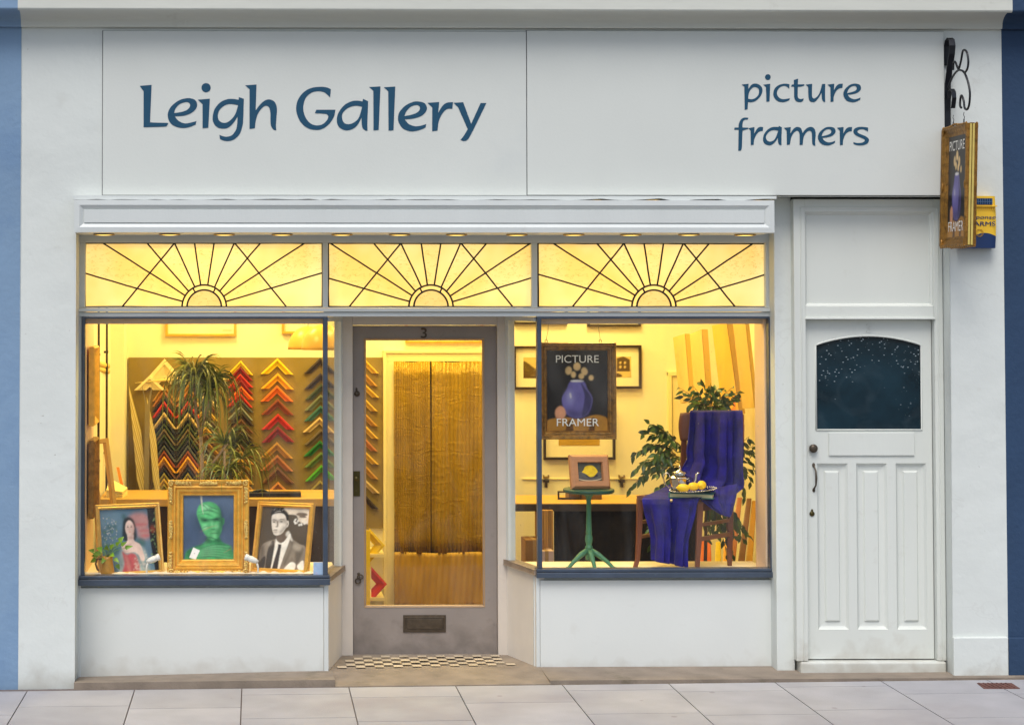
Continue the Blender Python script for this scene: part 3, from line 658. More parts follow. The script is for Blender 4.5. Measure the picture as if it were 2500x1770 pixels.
mb = MB(); mb.box(fx1-0.005, xr0+0.01, YS+0.02, 0.15, 0, z480+0.01); mb.box(xs_(1934), fx0+0.005, -0.105, 0.15, 0, z480+0.01); mb.box(fx0, fx1, YS+0.03, 0.15, ztf-0.01, z480+0.02)
mb.build('shadow_gap', DARKM, B)  # dark boxes in the gaps, their shade put into the colour
mb = MB(); mb.box(ix0, ix1, YS+0.02, YS+0.06, zmp1, zhp); mb.rings(ix1-ix0, zhp-zmp1, [(0, YS-0.01), (0.004, YS+0.006), (0.012, YS+0.010), (0.018, YS+0.02)], x0=ix0, z0=zmp1)
mb.build('overdoor_panel', DOORW, B)
mb = MB(); mb.box(fx0+0.02, fx1-0.004, YS-0.028, 0.12, zs_(1640)-0.02, zs_(1613)); mb.build('side_door_sill', DOORW, B, bevel=0.012)
# leaf with an arched window and three long panels
dz0, dz1 = zs_(1610), zmp0-0.002; YD = YS+0.03
wx0, wx1 = xs_(1996), xs_(2254); wz0 = zs_(1050); wzs = zs_(843); wzt = zs_(820)
arcp = [(wx0+(wx1-wx0)*i/24, wzs+(wzt-wzs)*math.sin(math.pi*i/24)**0.8 if 0 < i < 24 else wzs) for i in range(25)]
holes = [[(wx0, wz0)]+[(wx1, wz0)]+[arcp[24-i] for i in range(25)]]
pan = []
for (q0, q1) in ((1999, 2074), (2095, 2170), (2192, 2266)): pan.append((xs_(q0+1, 1330), xs_(q1+1, 1330), zs_(1539), zs_(1132)))
spx = (xs_(2026), xs_(2235), zs_(1113), zs_(1056))
for (a, b, c, d_) in pan: holes.append([(a, c), (b, c), (b, d_), (a, d_)])
mb = MB(); outer = [(ix0+0.004, dz0), (ix1-0.004, dz0), (ix1-0.004, dz1), (ix0+0.004, dz1)]
mb.poly([[(x, YD, z) for x, z in outer]]+[[(x, YD, z) for x, z in h] for h in holes])
for h in holes:
    n = len(h); v = [(x, YD, z) for x, z in h]+[(x, YD+0.02, z) for x, z in h]; mb.add(v, [(i, (i+1) % n, n+(i+1) % n, n+i) for i in range(n)])
mb.box(ix0+0.004, ix1-0.004, YD+0.035, YD+0.05, dz0, dz1)
SD = mb.build('side_door', DOORW, B)
for (a, b, c, d_) in pan:
    mb = MB(); mb.rings(b-a, d_-c, [(0.0, YD-0.001), (0.012, YD+0.014), (0.020, YD+0.018), (0.046, YD+0.02), (0.054, YD+0.009), (0.058, YD+0.008)], x0=a, z0=c)
    mb.add([(a+0.058, YD+0.008, c+0.058), (b-0.058, YD+0.008, c+0.058), (b-0.058, YD+0.008, d_-0.058), (a+0.058, YD+0.008, d_-0.058)], [(0, 1, 2, 3)]); mb.build('door_panel', DOORW, SD)
mb = MB(); mb.box(spx[0], spx[1], YD-0.010, YD, spx[2], spx[3]); mb.build('cover_board', DOORW, SD, bevel=0.003)
def dirty_glass():
    m = M('dirty_dark_glass', (18, 40, 50), 0.12, var=0.5, vs=4, spec=0.6); n = m.node_tree; L = n.links.new; b = n.nodes['Principled BSDF']; tc = n.nodes.new('ShaderNodeTexCoord')
    mp = n.nodes.new('ShaderNodeMapping'); mp.inputs['Scale'].default_value = (1, 1, 1.9); L(tc.outputs['Object'], mp.inputs[0])
    vo = n.nodes.new('ShaderNodeTexVoronoi'); vo.inputs['Scale'].default_value = 34; L(mp.outputs[0], vo.inputs['Vector'])
    r1 = n.nodes.new('ShaderNodeValToRGB'); e = r1.color_ramp.elements; e[0].position = 0.10; e[0].color = (1, 1, 1, 1); e[1].position = 0.2; e[1].color = (0, 0, 0, 1); L(vo.outputs['Distance'], r1.inputs[0])
    nz = n.nodes.new('ShaderNodeTexNoise'); nz.inputs['Scale'].default_value = 5; L(tc.outputs['Object'], nz.inputs['Vector'])
    sp = n.nodes.new('ShaderNodeSeparateXYZ'); L(tc.outputs['Object'], sp.inputs[0])
    mr = n.nodes.new('ShaderNodeMapRange'); mr.inputs[1].default_value = wz0+0.15; mr.inputs[2].default_value = wzt-0.05; mr.inputs[3].default_value = -0.25; mr.inputs[4].default_value = 0.12; L(sp.outputs[2], mr.inputs[0])
    ad = n.nodes.new('ShaderNodeMath'); ad.operation = 'ADD'; L(nz.outputs['Fac'], ad.inputs[0]); L(mr.outputs[0], ad.inputs[1])
    r2 = n.nodes.new('ShaderNodeValToRGB'); e = r2.color_ramp.elements; e[0].position = 0.36; e[0].color = (0, 0, 0, 1); e[1].position = 0.46; e[1].color = (0.8, 0.8, 0.8, 1); L(ad.outputs[0], r2.inputs[0])
    mu = n.nodes.new('ShaderNodeMath'); mu.operation = 'MULTIPLY'; L(r1.outputs[0], mu.inputs[0]); L(r2.outputs[0], mu.inputs[1])
    wv = n.nodes.new('ShaderNodeTexNoise'); wv.inputs['Scale'].default_value = 3; wv.inputs['Detail'].default_value = 2; wv.inputs['Distortion'].default_value = 2.5; L(tc.outputs['Object'], wv.inputs['Vector'])
    r3 = n.nodes.new('ShaderNodeValToRGB'); e = r3.color_ramp.elements; e[0].position = 0.5; e[0].color = (0, 0, 0, 1); e[1].position = 0.8; e[1].color = (0.03, 0.03, 0.03, 1); L(wv.outputs['Fac'], r3.inputs[0])
    mxm = n.nodes.new('ShaderNodeMath'); mxm.operation = 'MAXIMUM'; L(mu.outputs[0], mxm.inputs[0]); L(r3.outputs[0], mxm.inputs[1])
    mx = n.nodes.new('ShaderNodeMixRGB'); L(mxm.outputs[0], mx.inputs[0]); old = b.inputs['Base Color'].links[0].from_socket; L(old, mx.inputs[1]); mx.inputs[2].default_value = (0.45, 0.55, 0.6, 1); L(mx.outputs[0], b.inputs['Base Color'])
    return m
DG = dirty_glass()
mb = MB(); mb.poly([[(x, YD+0.012, z) for x, z in holes[0]]]); mb.build('door_window', DG, SD)
mb = MB(); mb.tube([(x, YD-0.001, z) for x, z in holes[0]]+[(holes[0][0][0], YD-0.001, holes[0][0][1])], 0.006, seg=6); mb.build('window_bead', DOORW, SD)
mb = MB(); mb.lathe((xs_(1987), YD, zs_(1095)), [(0.018, 0), (0.024, 0.006), (0.026, 0.018), (0.022, 0.028), (0.008, 0.032)], axis='Y', seg=24); mb.build('door_knob', BRONZE, SD)
mb = MB(); hx = xs_(1990, 1160); z0_, z1_ = zs_(1198), zs_(1135); mb.tube([(hx, YD-0.002, z1_), (hx+0.001, YD-0.01, z1_-0.012), (hx+0.003, YD-0.035, z1_-0.035), (hx+0.004, YD-0.04, (z0_+z1_)/2), (hx+0.003, YD-0.035, z0_+0.035), (hx, YD-0.01, z0_+0.012), (hx, YD-0.002, z0_)], [0.007, 0.005, 0.005, 0.007, 0.005, 0.005, 0.007], seg=8)
for z in (z0_+0.003, z1_-0.003): mb.ball((hx, YD-0.003, z), (0.009, 0.005, 0.014))
mb.build('door_handle', BRONZE, SD)
mb = MB(); mb.lathe((xs_(1984), YD, zs_(1255)), [(0.016, 0), (0.015, 0.005), (0.005, 0.008)], axis='Y', seg=18); mb.ball((xs_(1984), YD-0.004, zs_(1247)), (0.007, 0.006, 0.009)); mb.build('keyhole_cover', M('dark_brass', (78, 70, 36), 0.35), SD)
vs, fs = text_mesh('3', 0.052, 1.0); mb = MB(); o3 = Vector((xs_(2127), YD-0.005, zs_(812))); mb.add([o3+v for v in vs], fs); mb.add([o3+Vector((v.x*1.1, 0.003, v.z)) for v in vs], fs, 1); mb.build('house_number', [DOORW, M('number_shade', (170, 168, 160), 0.6)], SD)

# ================================================================== sign boards and lettering
ySB = WY-0.014
SIGNS = [(251, 1285, 'left half of the fascia sign, pale board reading Leigh Gallery'), (1287, 2306, 'right half of the fascia sign, pale board reading picture framers')]
def L_(ox, oy, sc, loops): return [[(ox+p[0]/sc, oy+p[1]/sc) for p in cr([q for q in lp])] for lp in loops]
def circ(cx, cy, r, n=28): return [(cx+r*math.cos(2*math.pi*i/n), cy+r*math.sin(2*math.pi*i/n)) for i in range(n)]
A2, A3, A4 = (320, 180, 4.987), (700, 180, 4.588), (1770, 170, 6.037)
def sh(lps, dx, dy): return [[(p[0]+dx, p[1]+dy)+tuple(p[2:]) for p in lp] for lp in lps]
LET1 = [
 (A2, [[(105,152,1),(250,140,1),(232,565),(238,590),(262,598),(440,602,1),(453,606,1),(440,630),(400,648),(152,655,1),(152,217,1)]]),
 (A2, [[(797,580,1),(700,605),(640,606),(575,575),(532,522,1),(640,515),(730,483),(790,430),(804,370),(780,325),(730,305),(680,302),(590,325),(500,390),(455,460),(448,530),(480,605),(550,650),(640,665),(720,650),(785,622,1)], [(524,483,1),(600,472),(670,450),(710,415),(718,380),(700,355),(660,350),(590,375),(540,430)]]),
 (A2, [[(812,320,1),(959,308,1),(940,662,1),(870,668,1),(870,375,1)]]),
 (A2, [[(p[0],p[1],1) for p in circ(913,174,56)]]),
 (A2, [[(1312,288,1),(1373,310,1),(1365,560),(1355,640),(1320,740),(1250,805),(1180,823),(1120,815),(1082,797,1),(1076,748,1),(1120,765),(1170,770),(1230,750),(1275,690),(1290,630),(1297,525,1),(1240,610),(1180,660),(1120,672),(1050,655),(1003,600),(993,530),(1020,430),(1090,350),(1170,315),(1240,311),(1310,321,1)], [(1303,386,1),(1220,373),(1150,385),(1080,440),(1056,510),(1070,570),(1115,600),(1170,595),(1230,550),(1275,480)]]),
 (A2, [[(1388,146,1),(1527,135,1),(1517,450,1),(1570,380),(1630,330),(1690,317),(1750,350),(1776,430),(1768,560),(1764,640),(1768,692,1),(1735,685),(1705,640),(1697,580),(1696,480),(1680,415),(1645,393),(1600,415),(1545,490),(1517,580),(1508,667,1),(1442,676,1),(1442,192,1)]]),
 (A3, [[(495,178,1),(485,270,1),(440,225),(400,205),(340,200),(270,220),(210,280),(185,380),(205,480),(260,555),(330,582),(400,570),(450,525),(465,485),(455,462),(430,453),(315,445,1),(332,407,1),(545,407,1),(530,480),(480,560),(410,615),(330,633),(230,610),(150,535),(107,420),(120,310),(180,220),(270,165),(380,150),(450,158)]]),
 (A3, [[(855,285,1),(912,312,1),(903,560),(905,640,1),(880,638),(850,610),(840,560),(838,495,1),(790,580),(730,625),(660,637),(590,605),(562,540),(575,450),(640,360),(720,315),(790,305),(848,314,1)], [(845,373,1),(770,362),(690,385),(630,440),(620,500),(645,555),(700,568),(760,545),(810,490)]]),
 (A3, [[(922,153,1),(1050,146,1),(1030,633,1),(972,638,1),(970,195,1)]]),
 (A3, [[(1088,156,1),(1216,147,1),(1196,636,1),(1140,641,1),(1137,201,1)]]),
 (A3, [[(1562,568,1),(1490,588),(1430,590),(1365,565),(1322,514,1),(1420,505),(1510,475),(1560,425),(1570,380),(1545,335),(1490,316),(1420,318),(1330,360),(1265,430),(1247,490),(1255,550),(1300,615),(1370,645),(1430,647),(1500,630),(1555,605,1)], [(1318,478,1),(1400,462),(1465,435),(1492,395),(1480,362),(1445,355),(1390,373),(1340,425)]]),
 (A3, [[(1577,330,1),(1707,320,1),(1697,442,1),(1740,370),(1790,330),(1863,322,1),(1855,395,1),(1800,398),(1750,440),(1705,530),(1689,640,1),(1629,648,1),(1630,380,1)]]),
 (A3, [[(1868,330,1),(1977,323,1),(2066,565,1),(2172,332,1),(2237,332,1),(2065,680),(2020,745),(1980,757),(1945,743,1),(1975,710),(2028,625,1),(1920,380,1)]]),
]
eS = [[(2000,415,1),(1940,437),(1890,438),(1840,415),(1810,375,1),(1900,362),(1960,340),(2000,300),(2003,260),(1980,225),(1920,212),(1850,225),(1775,285),(1745,350),(1755,410),(1800,465),(1870,485),(1930,478),(1990,450,1)], [(1800,350,1),(1870,335),(1925,312),(1942,280),(1930,253),(1900,245),(1850,262),(1812,310)]]
rS = [[(1512,225,1),(1610,213,1),(1606,310,1),(1640,250),(1680,218),(1737,213,1),(1730,275,1),(1690,280),(1640,320),(1605,400),(1600,475,1),(1556,482,1),(1553,265,1)]]
LET2 = [
 (A4, [[(246,225,1),(348,213,1),(344,290,1),(390,230),(440,210),(500,225),(545,270),(550,330),(520,400),(460,460),(400,483),(340,483,1),(333,587,1),(290,597,1),(289,500),(285,258,1)], [(343,433,1),(390,442),(440,428),(490,380),(502,320),(485,278),(435,262),(390,285),(352,350)]]),
 (A4, [[(562,227,1),(667,213,1),(657,473,1),(610,481,1),(604,265,1)]]),
 (A4, [[(p[0],p[1],1) for p in circ(632,115,42)]]),
 (A4, [[(950,220,1),(947,288,1),(910,255),(870,245),(820,260),(775,310),(768,370),(800,420),(860,440),(957,427,1),(950,455,1),(900,475),(850,484),(780,470),(725,415),(712,350),(735,280),(800,230),(880,212)]]),
 (A4, [[(1015,157,1),(1078,138,1),(1074,222,1),(1172,222,1),(1165,240),(1120,255),(1074,257,1),(1072,380),(1080,422),(1110,438),(1160,430,1),(1155,458,1),(1130,478),(1090,483),(1045,465),(1022,420),(1018,330),(1018,257,1),(975,255,1),(985,225,1),(1015,222,1)]]),
 (A4, [[(1188,225,1),(1285,215,1),(1282,360),(1288,410),(1312,430),(1360,400),(1400,330),(1430,218,1),(1478,215,1),(1475,400),(1478,483,1),(1450,475),(1430,440),(1423,345,1),(1380,420),(1330,475),(1285,483),(1245,460),(1230,400),(1225,258,1)]]),
 (A4, rS), (A4, eS),
 (A4, [[(345,715,1),(335,742,1),(300,740),(270,760),(258,810),(258,858,1),(345,860,1),(340,880,1),(300,890),(270,900),(258,925),(250,1130),(240,1185),(225,1200,1),(195,1200,1),(199,1000),(200,890,1),(135,890,1),(142,858,1),(199,858,1),(205,800),(235,740),(280,712)]]),
 (A4, [[(345,868,1),(435,850,1),(430,950,1),(470,880),(510,850),(562,850,1),(557,908,1),(510,915),(465,960),(432,1030),(422,1112,1),(380,1118,1),(377,905,1)]]),
 (A4, [[(793,833,1),(838,855,1),(832,1060),(833,1118,1),(805,1112),(785,1080),(778,1010,1),(740,1070),(690,1110),(640,1118),(580,1090),(560,1030),(580,950),(640,880),(710,850),(790,850,1)], [(785,905,1),(720,895),(660,915),(610,970),(606,1020),(635,1058),(690,1060),(740,1020)]]),
 (A4, [[(868,862,1),(970,850,1),(963,945,1),(1000,890),(1040,855),(1080,850),(1120,870),(1145,940,1),(1180,890),(1230,855),(1280,850),(1320,880),(1337,950),(1330,1060),(1333,1128,1),(1300,1115),(1285,1080),(1282,980),(1275,925),(1245,905),(1200,930),(1160,1000),(1145,1112,1),(1100,1115,1),(1100,980),(1090,925),(1060,905),(1010,940),(975,1010),(958,1108,1),(912,1115,1),(908,905,1)]]),
 (A4, sh(eS, -375, 636)), (A4, sh(rS, 138, 637)),
 (A4, [[(2110,858,1),(2107,920,1),(2070,895),(2030,882),(1980,888),(1952,915),(1975,945),(2060,980),(2110,1015),(2122,1050),(2095,1095),(2030,1118),(1950,1118),(1895,1100,1),(1892,1073,1),(1950,1085),(2020,1080),(2058,1055),(2050,1030),(2000,1005),(1925,970),(1893,925),(1905,880),(1960,852),(2030,848)]]),
]
for (x0, x1, lab), LET in zip(SIGNS, (LET1, LET2)):
    a, b, c, d_ = RC(x0, 77, x1, 477, ySB)
    S = thing('fascia_sign', lab, 'sign', ((a+b)/2, ySB, c), group='fascia sign boards')
    mb = MB(); mb.box(a, b, ySB, WY-0.001, c, d_); mb.build('board', SIGNW, S, bevel=0.0015)
    mb = MB(); mb.box(a-0.005, b+(0.0 if x0 == 251 else 0.004), WY-0.0035, WY-0.0008, c-0.004, d_+0.003); mb.build('shadow_seam', M('seam_shade_grey', (96, 98, 100), 0.9), S)  # dark strip round the board paints its shadow line
    mb = MB()
    for (ox, oy, sc), loops in LET:
        mb.poly([[tuple(P(px, py, ySB-0.002)) for px, py in lp] for lp in L_(ox, oy, sc, loops)])
    mb.build('lettering', VINYL, S)
# ================================================================== the room inside
YB = 2.5
mb = MB(); mb.box(-1.2, 3.6, YB, YB+0.1, -0.3, 3.1)
xwL, xwR = -1.06, 3.5
mb.box(xwL-0.1, xwL, 0.64, YB, -0.3, 3.0); mb.box(xwR, xwR+0.1, 0.2, YB, -0.3, 3.0); mb.box(3.15, xwR, 0.13, 0.2, -0.3, 3.0)
mb.box(xwL, xwL+0.10, YB-0.35, YB, -0.3, 3.0)      # chimney-like return in the corner
mb.build('room_wall', ROOMW, B)
mb = MB(); mb.box(-1.3, 3.6, 0.05, YB+0.1, 2.9, 3.0); mb.build('room_ceiling', ROOMW, B)
mb = MB(); mb.box(-1.3, 3.6, 0.125, YB+0.1, -0.06, -0.02); mb.build('room_floor', M('brown_floor', (120, 90, 55), 0.5, var=0.1), B)
a, b, c, d_ = RC(313, 873, 935, 1290, YB-0.03)
FB = thing('sample_board', 'large olive felt board on the back wall carrying the chevron samples', 'board', ((a+b)/2, YB-0.02, c))
mb = MB(); mb.box(a, b, YB-0.03, YB-0.002, c, d_); mb.build('panel', BOARDG, FB)
# inner doorway with a gold curtain
CAS = M('cream_door_casing', (250, 232, 170), 0.5, var=0.02)
ID = thing('inner_doorway', 'cream moulded casing of the inner doorway seen through the entrance door', 'doorway', (xx(1060, YB), YB, 0))
x0, x1, _, zt = RC(938, 858, 1200, 900, YB-0.04)
mb = MB(); ci = (963-938)/400*1.22
mb.box(x0, x0+ci, YB-0.04, YB, -0.02, zt); mb.box(x1+0.02, x1+0.02+ci, YB-0.04, YB, -0.02, zt)
mb.box(x0, x1+0.02+ci, YB-0.041, YB, zt-ci, zt+0.001); mb.box(x0-0.008, x0+0.014, YB-0.052, YB, -0.02, zt+0.008); mb.box(x0-0.008, x1+ci+0.02, YB-0.0525, YB, zt-0.014, zt+0.0085)
mb.build('casing', CAS, ID, bevel=0.003)
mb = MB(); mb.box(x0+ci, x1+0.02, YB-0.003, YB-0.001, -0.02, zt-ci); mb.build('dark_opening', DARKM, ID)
def crinkle(name, rgb, sc, st):
    m = M(name, rgb, 0.36, metal=0.25, var=0.12, vs=3); n = m.node_tree; L = n.links.new; b = n.nodes['Principled BSDF']; tc = n.nodes.new('ShaderNodeTexCoord')
    nz = n.nodes.new('ShaderNodeTexNoise'); nz.inputs['Scale'].default_value = 7; L(tc.outputs['Object'], nz.inputs['Vector'])
    mp = n.nodes.new('ShaderNodeMapping'); mp.inputs['Scale'].default_value = (1, 1, 2.6); L(tc.outputs['Object'], mp.inputs[0])
    mx = n.nodes.new('ShaderNodeMixRGB'); mx.inputs[0].default_value = 0.12; L(mp.outputs[0], mx.inputs[1]); L(nz.outputs['Color'], mx.inputs[2])
    v = n.nodes.new('ShaderNodeTexNoise'); v.inputs['Scale'].default_value = sc; v.inputs['Detail'].default_value = 2.5; v.inputs['Distortion'].default_value = 1.1; L(mx.outputs[0], v.inputs['Vector'])
    r = n.nodes.new('ShaderNodeValToRGB'); r.color_ramp.elements[0].position = 0.40; r.color_ramp.elements[0].color = (0, 0, 0, 1); r.color_ramp.elements[1].position = 0.5; r.color_ramp.elements[1].color = (1, 1, 1, 1); q3 = r.color_ramp.elements.new(0.6); q3.color = (0, 0, 0, 1); L(v.outputs['Fac'], r.inputs[0])
    n2 = n.nodes.new('ShaderNodeTexNoise'); n2.inputs['Scale'].default_value = 40; L(mp.outputs[0], n2.inputs['Vector'])
    ad = n.nodes.new('ShaderNodeMath'); ad.operation = 'MULTIPLY_ADD'; ad.inputs[1].default_value = 0.6; L(n2.outputs['Fac'], ad.inputs[0]); L(r.outputs[0], ad.inputs[2])
    bp = n.nodes.new('ShaderNodeBump'); bp.inputs['Strength'].default_value = st; bp.inputs['Distance'].default_value = 0.009; L(ad.outputs[0], bp.inputs['Height']); L(bp.outputs[0], b.inputs['Normal']); return m
CRK = crinkle('crinkled_gold_silk', (172, 136, 16), 5, 0.3); HEM = M('plain_gold_hem', (188, 146, 40), 0.5, metal=0.1, var=0.08, vs=6, bump=0.4, bs=30)
CT = thing('curtain', 'crinkled gold silk curtain hanging behind the entrance door glass', 'curtain', (xx(1070, YB), YB-0.07, 0))
def cur(x0, x1, z0, z1, yo, ph, mat, name, nf=5, amp=0.016):
    mb = MB(); rows = []; n = 70
    for j in range(14):
        z = z1+(z0-z1)*j/13; row = []
        for i in range(n+1):
            u = i/n; g = 0.6+0.4*j/13
            row.append((x0+(x1-x0)*u, yo+amp*g*math.sin(nf*2*math.pi*u+ph+0.4*math.sin(j*0.5))+0.006*math.sin(17*u*6+j*0.3+ph), z+0.004*math.sin(u*9+ph)))
        rows.append(row)
    mb.grid(rows); return mb.build(name, mat, CT, solid=0.003)
yc = YB-0.075
zs1 = P(1070, 1350, yc).z
xm = xx(1052, yc)
cur(xx(962, yc), xm-0.006, zs1, zt-ci+0.0, yc, 0.4, CRK, 'left_panel', 2.5); cur(xm+0.004, x1+0.03, zs1, zt-ci+0.0, yc, 2.0, CRK, 'right_panel', 3)
cur(xx(962, yc), x1+0.03, 0.0, zs1+0.006, yc-0.008, 0.9, HEM, 'hem_band', 4, 0.012)

# ------------------------------------------------------------------ chevron samples
COLS = {'yellow': (250, 214, 10), 'amber': (250, 180, 20), 'orange': (245, 120, 14), 'rust brown': (150, 74, 24), 'red': (214, 50, 18), 'dark red': (150, 34, 18), 'ochre': (198, 146, 44), 'tan brown': (190, 120, 60),
        'brown': (128, 86, 46), 'light orange wood': (222, 146, 64), 'dark brown': (62, 48, 26), 'plum black': (58, 46, 52), 'dark green': (62, 74, 36), 'grey green': (120, 128, 92), 'teal': (58, 116, 104), 'beige': (220, 190, 128),
        'taupe': (112, 96, 66), 'green': (30, 120, 36), 'sage green': (108, 136, 60), 'bright green': (88, 180, 24), 'olive gold': (160, 146, 56), 'slate grey': (88, 92, 88), 'silver grey': (150, 156, 140), 'black': (34, 32, 26), 'silver': (214, 216, 190), 'gold': (222, 178, 56), 'cream': (244, 224, 170)}
def cmat(c): return M('moulding_'+c.replace(' ', '_'), COLS[c], 0.42, var=0.08, vs=20)
CH = {}
def chev_mesh(wd, hh, tk):
    k = (round(wd, 3), round(hh, 3), round(tk, 3))
    if k in CH: return CH[k]
    mb = MB(); s = hh/wd
    def band(t0, t1, y0, y1):
        def pt(t, sx, y): return (sx*(wd-t/s), y, -hh)
        o = [(-(wd-t0/s), -hh), (0, -t0), (wd-t0/s, -hh), (wd-t1/s, -hh), (0, -t1), (-(wd-t1/s), -hh)]
        v = [(x, y0, z) for x, z in o[:3]]+[(x, y1, z) for x, z in o[3:]]+[(x, 0, z) for x, z in o]
        mb.add(v, [(0, 1, 4, 5), (1, 2, 3, 4), (0, 6, 7, 1), (1, 7, 8, 2), (3, 9, 10, 4), (4, 10, 11, 5), (2, 8, 9, 3), (5, 11, 6, 0)])
    band(0, tk*0.28, -0.034, -0.036); band(tk*0.28, tk*0.8, -0.028, -0.012); band(tk*0.8, tk, -0.016, -0.016)
    CH[k] = mb; return mb
def chevron(px, py, Y, hw, hd, tk, colour, label, group, tilt=0.0):
    s = (11+Y)/11/400; p = P(px, py, Y); key = (round(hw*s, 3), round(hd*s, 3), round(tk*s, 3))
    o = chev_mesh(*key).build('frame_sample', cmat(colour), None)
    m = Matrix.Translation(p) @ Matrix.Rotation(tilt, 4, 'Y'); o.matrix_world = m
    tag(o, label, 'frame sample', group)
yS = YB-0.031
g1 = 'chevron frame samples on the olive board'
cnt = {}
def col(px, tips, hw, hd, tk, colours, where, dx=0):
    seen = {}
    for c in colours: seen[c] = seen.get(c, 0)+1
    k2 = {}
    for i, (ty, c) in enumerate(zip(tips, colours)):
        k2[c] = k2.get(c, 0)+1
        chevron(px+random.uniform(-2, 2), ty+random.uniform(-1.5, 1.5), yS-0.0005, hw, hd, tk, c, '%s chevron sample, %s down the column %s' % (c, ords[i], where), g1, random.uniform(-0.035, 0.035))
col(677, [875, 910, 942, 974, 1010, 1040, 1078, 1111, 1140, 1174, 1206, 1236], 40, 39, 19, ['yellow', 'amber', 'orange', 'rust brown', 'red', 'dark red', 'ochre', 'tan brown', 'brown', 'light orange wood', 'brown', 'ochre'], 'above the suited man portrait')
col(782, [873, 911, 937, 962, 990, 1019, 1047, 1074, 1102, 1135, 1173, 1206], 40, 38, 17, ['dark brown', 'plum black', 'dark green', 'grey green', 'teal', 'beige', 'taupe', 'green', 'sage green', 'bright green', 'olive gold', 'brown'], 'beside the navy corner post')
col(588, [879+15.8*i for i in range(20)], 31, 34, 13, ['yellow', 'dark red', 'red', 'dark red', 'orange', 'red', 'slate grey', 'silver grey', 'dark brown', 'brown', 'taupe', 'black', 'dark green', 'brown', 'ochre', 'gold', 'brown', 'gold', 'ochre', 'gold'], 'right of the long leaved plant')
col(503, [880+16.2*i for i in range(18)], 31, 34, 11, ['silver', 'silver grey', 'silver', 'slate grey', 'silver grey', 'cream', 'brown', 'gold', 'taupe', 'silver', 'gold', 'brown', 'ochre', 'taupe', 'silver grey', 'gold', 'brown', 'ochre'], 'behind the long leaved plant')
col(880, [868, 898, 928, 959, 996, 1025, 1057, 1089, 1124, 1160, 1196], 43, 44, 17, ['gold', 'ochre', 'gold', 'gold', 'ochre', 'gold', 'tan brown', 'gold', 'ochre', 'beige', 'dark brown'], 'seen through the entrance door')
# dense zigzag of wide chevrons
g1 = 'wide chevron samples stacked as a zigzag'
zc_ = ['ochre', 'tan brown', 'black', 'red', 'black', 'beige', 'black', 'dark green', 'taupe', 'dark green', 'black', 'slate grey', 'rust brown', 'amber', 'brown', 'black', 'olive gold', 'gold', 'olive gold', 'ochre']
for cpx, wh in ((401, 'left column of the zigzag beside the fanned cards'), (459, 'right column of the zigzag behind the tall plant')):
    for i, c in enumerate(zc_):
        chevron(cpx, 938+13.4*i, yS-0.002-0.0012*i, 29, 41, 20, c, '%s wide chevron, %s down the %s' % (c, ords[i], wh), g1)
# cream corner pieces and wooden strip at the top left of the board
def tri(px, py, hw, hd, tk, c, lab, dy=0.0): chevron(px, py, yS-dy, hw, hd, tk, c, lab, 'large cream corner samples')
tri(402, 876, 56, 62, 46, 'cream', 'large cream corner sample with a dark triangle below, top left of the board')
tri(366, 916, 38, 36, 28, 'cream', 'smaller cream corner sample at the far left of the board', 0.03)
mb = MB(); a, b = P(330, 935, YB-0.09), P(560, 925, YB-0.09); mb.tube([a, a.lerp(b, .3)+Vector((0, 0, .012)), a.lerp(b, .6)+Vector((0, 0, .012)), b+Vector((0, 0, 0.0))], [0.003, 0.011, 0.012, 0.006]); tag(mb.build('wooden_strip', M('pale_wood_strip', (230, 206, 130), 0.4)), 'thin pale wooden strip lying across the top of the zigzag samples', 'wooden strip')
# fanned mount boards in the rack at the left
g2 = 'mount cards fanned at the left of the board'; CARDS = [M('mount_card_%s' % n_, c, 0.7, var=0.03) for n_, c in (('straw', (214, 190, 112)), ('cream', (232, 212, 146)), ('tan', (198, 172, 98)), ('ivory', (240, 224, 166)))]
k = 0
for fan in range(2):
    for i in range(17):
        fx = 322 if fan == 0 else 372
        yy_ = 938+i*13.5+(0 if fan == 0 else 30); Yc = YB-0.10-0.006*i
        if yy_ > 1150: continue
        x_l = fx-8+i*1.2 if fan == 0 else fx-14+i*1.0; wd_ = 34 if fan == 0 else 22
        dz_ = 112 if fan == 0 else 96
        sl_ = 30 if fan == 0 else 22
        pts = [P(x_l, yy_, Yc), P(x_l+sl_, yy_+dz_, Yc), P(x_l+sl_+4, yy_+dz_+34, Yc), P(x_l+2, yy_+28, Yc)]
        mb = MB(); mb.prism(list(reversed(pts)), (0, 0.004, 0)); k += 1
        tag(mb.build('mount_card', CARDS[(i*3+fan) % 4]), '%s slanting mount card, %s down the %s fan beside the zigzag' % (['straw yellow', 'cream', 'tan', 'ivory'][(i*3+fan) % 4], ords[i], ['left hand', 'right hand'][fan]), 'mount card', g2)
mb = MB(); mb.prism([P(346, 940, YB-0.24), P(354, 985, YB-0.24), P(350, 1255, YB-0.24), P(362, 1255, YB-0.24), P(366, 985, YB-0.24), P(372, 938, YB-0.24), P(359, 990, YB-0.24)][::-1], (0, 0.02, 0)); tag(mb.build('card_rack_post', M('grey_rack', (138, 124, 92), 0.5)), 'grey forked post standing between the two fans of mount cards', 'rack post')

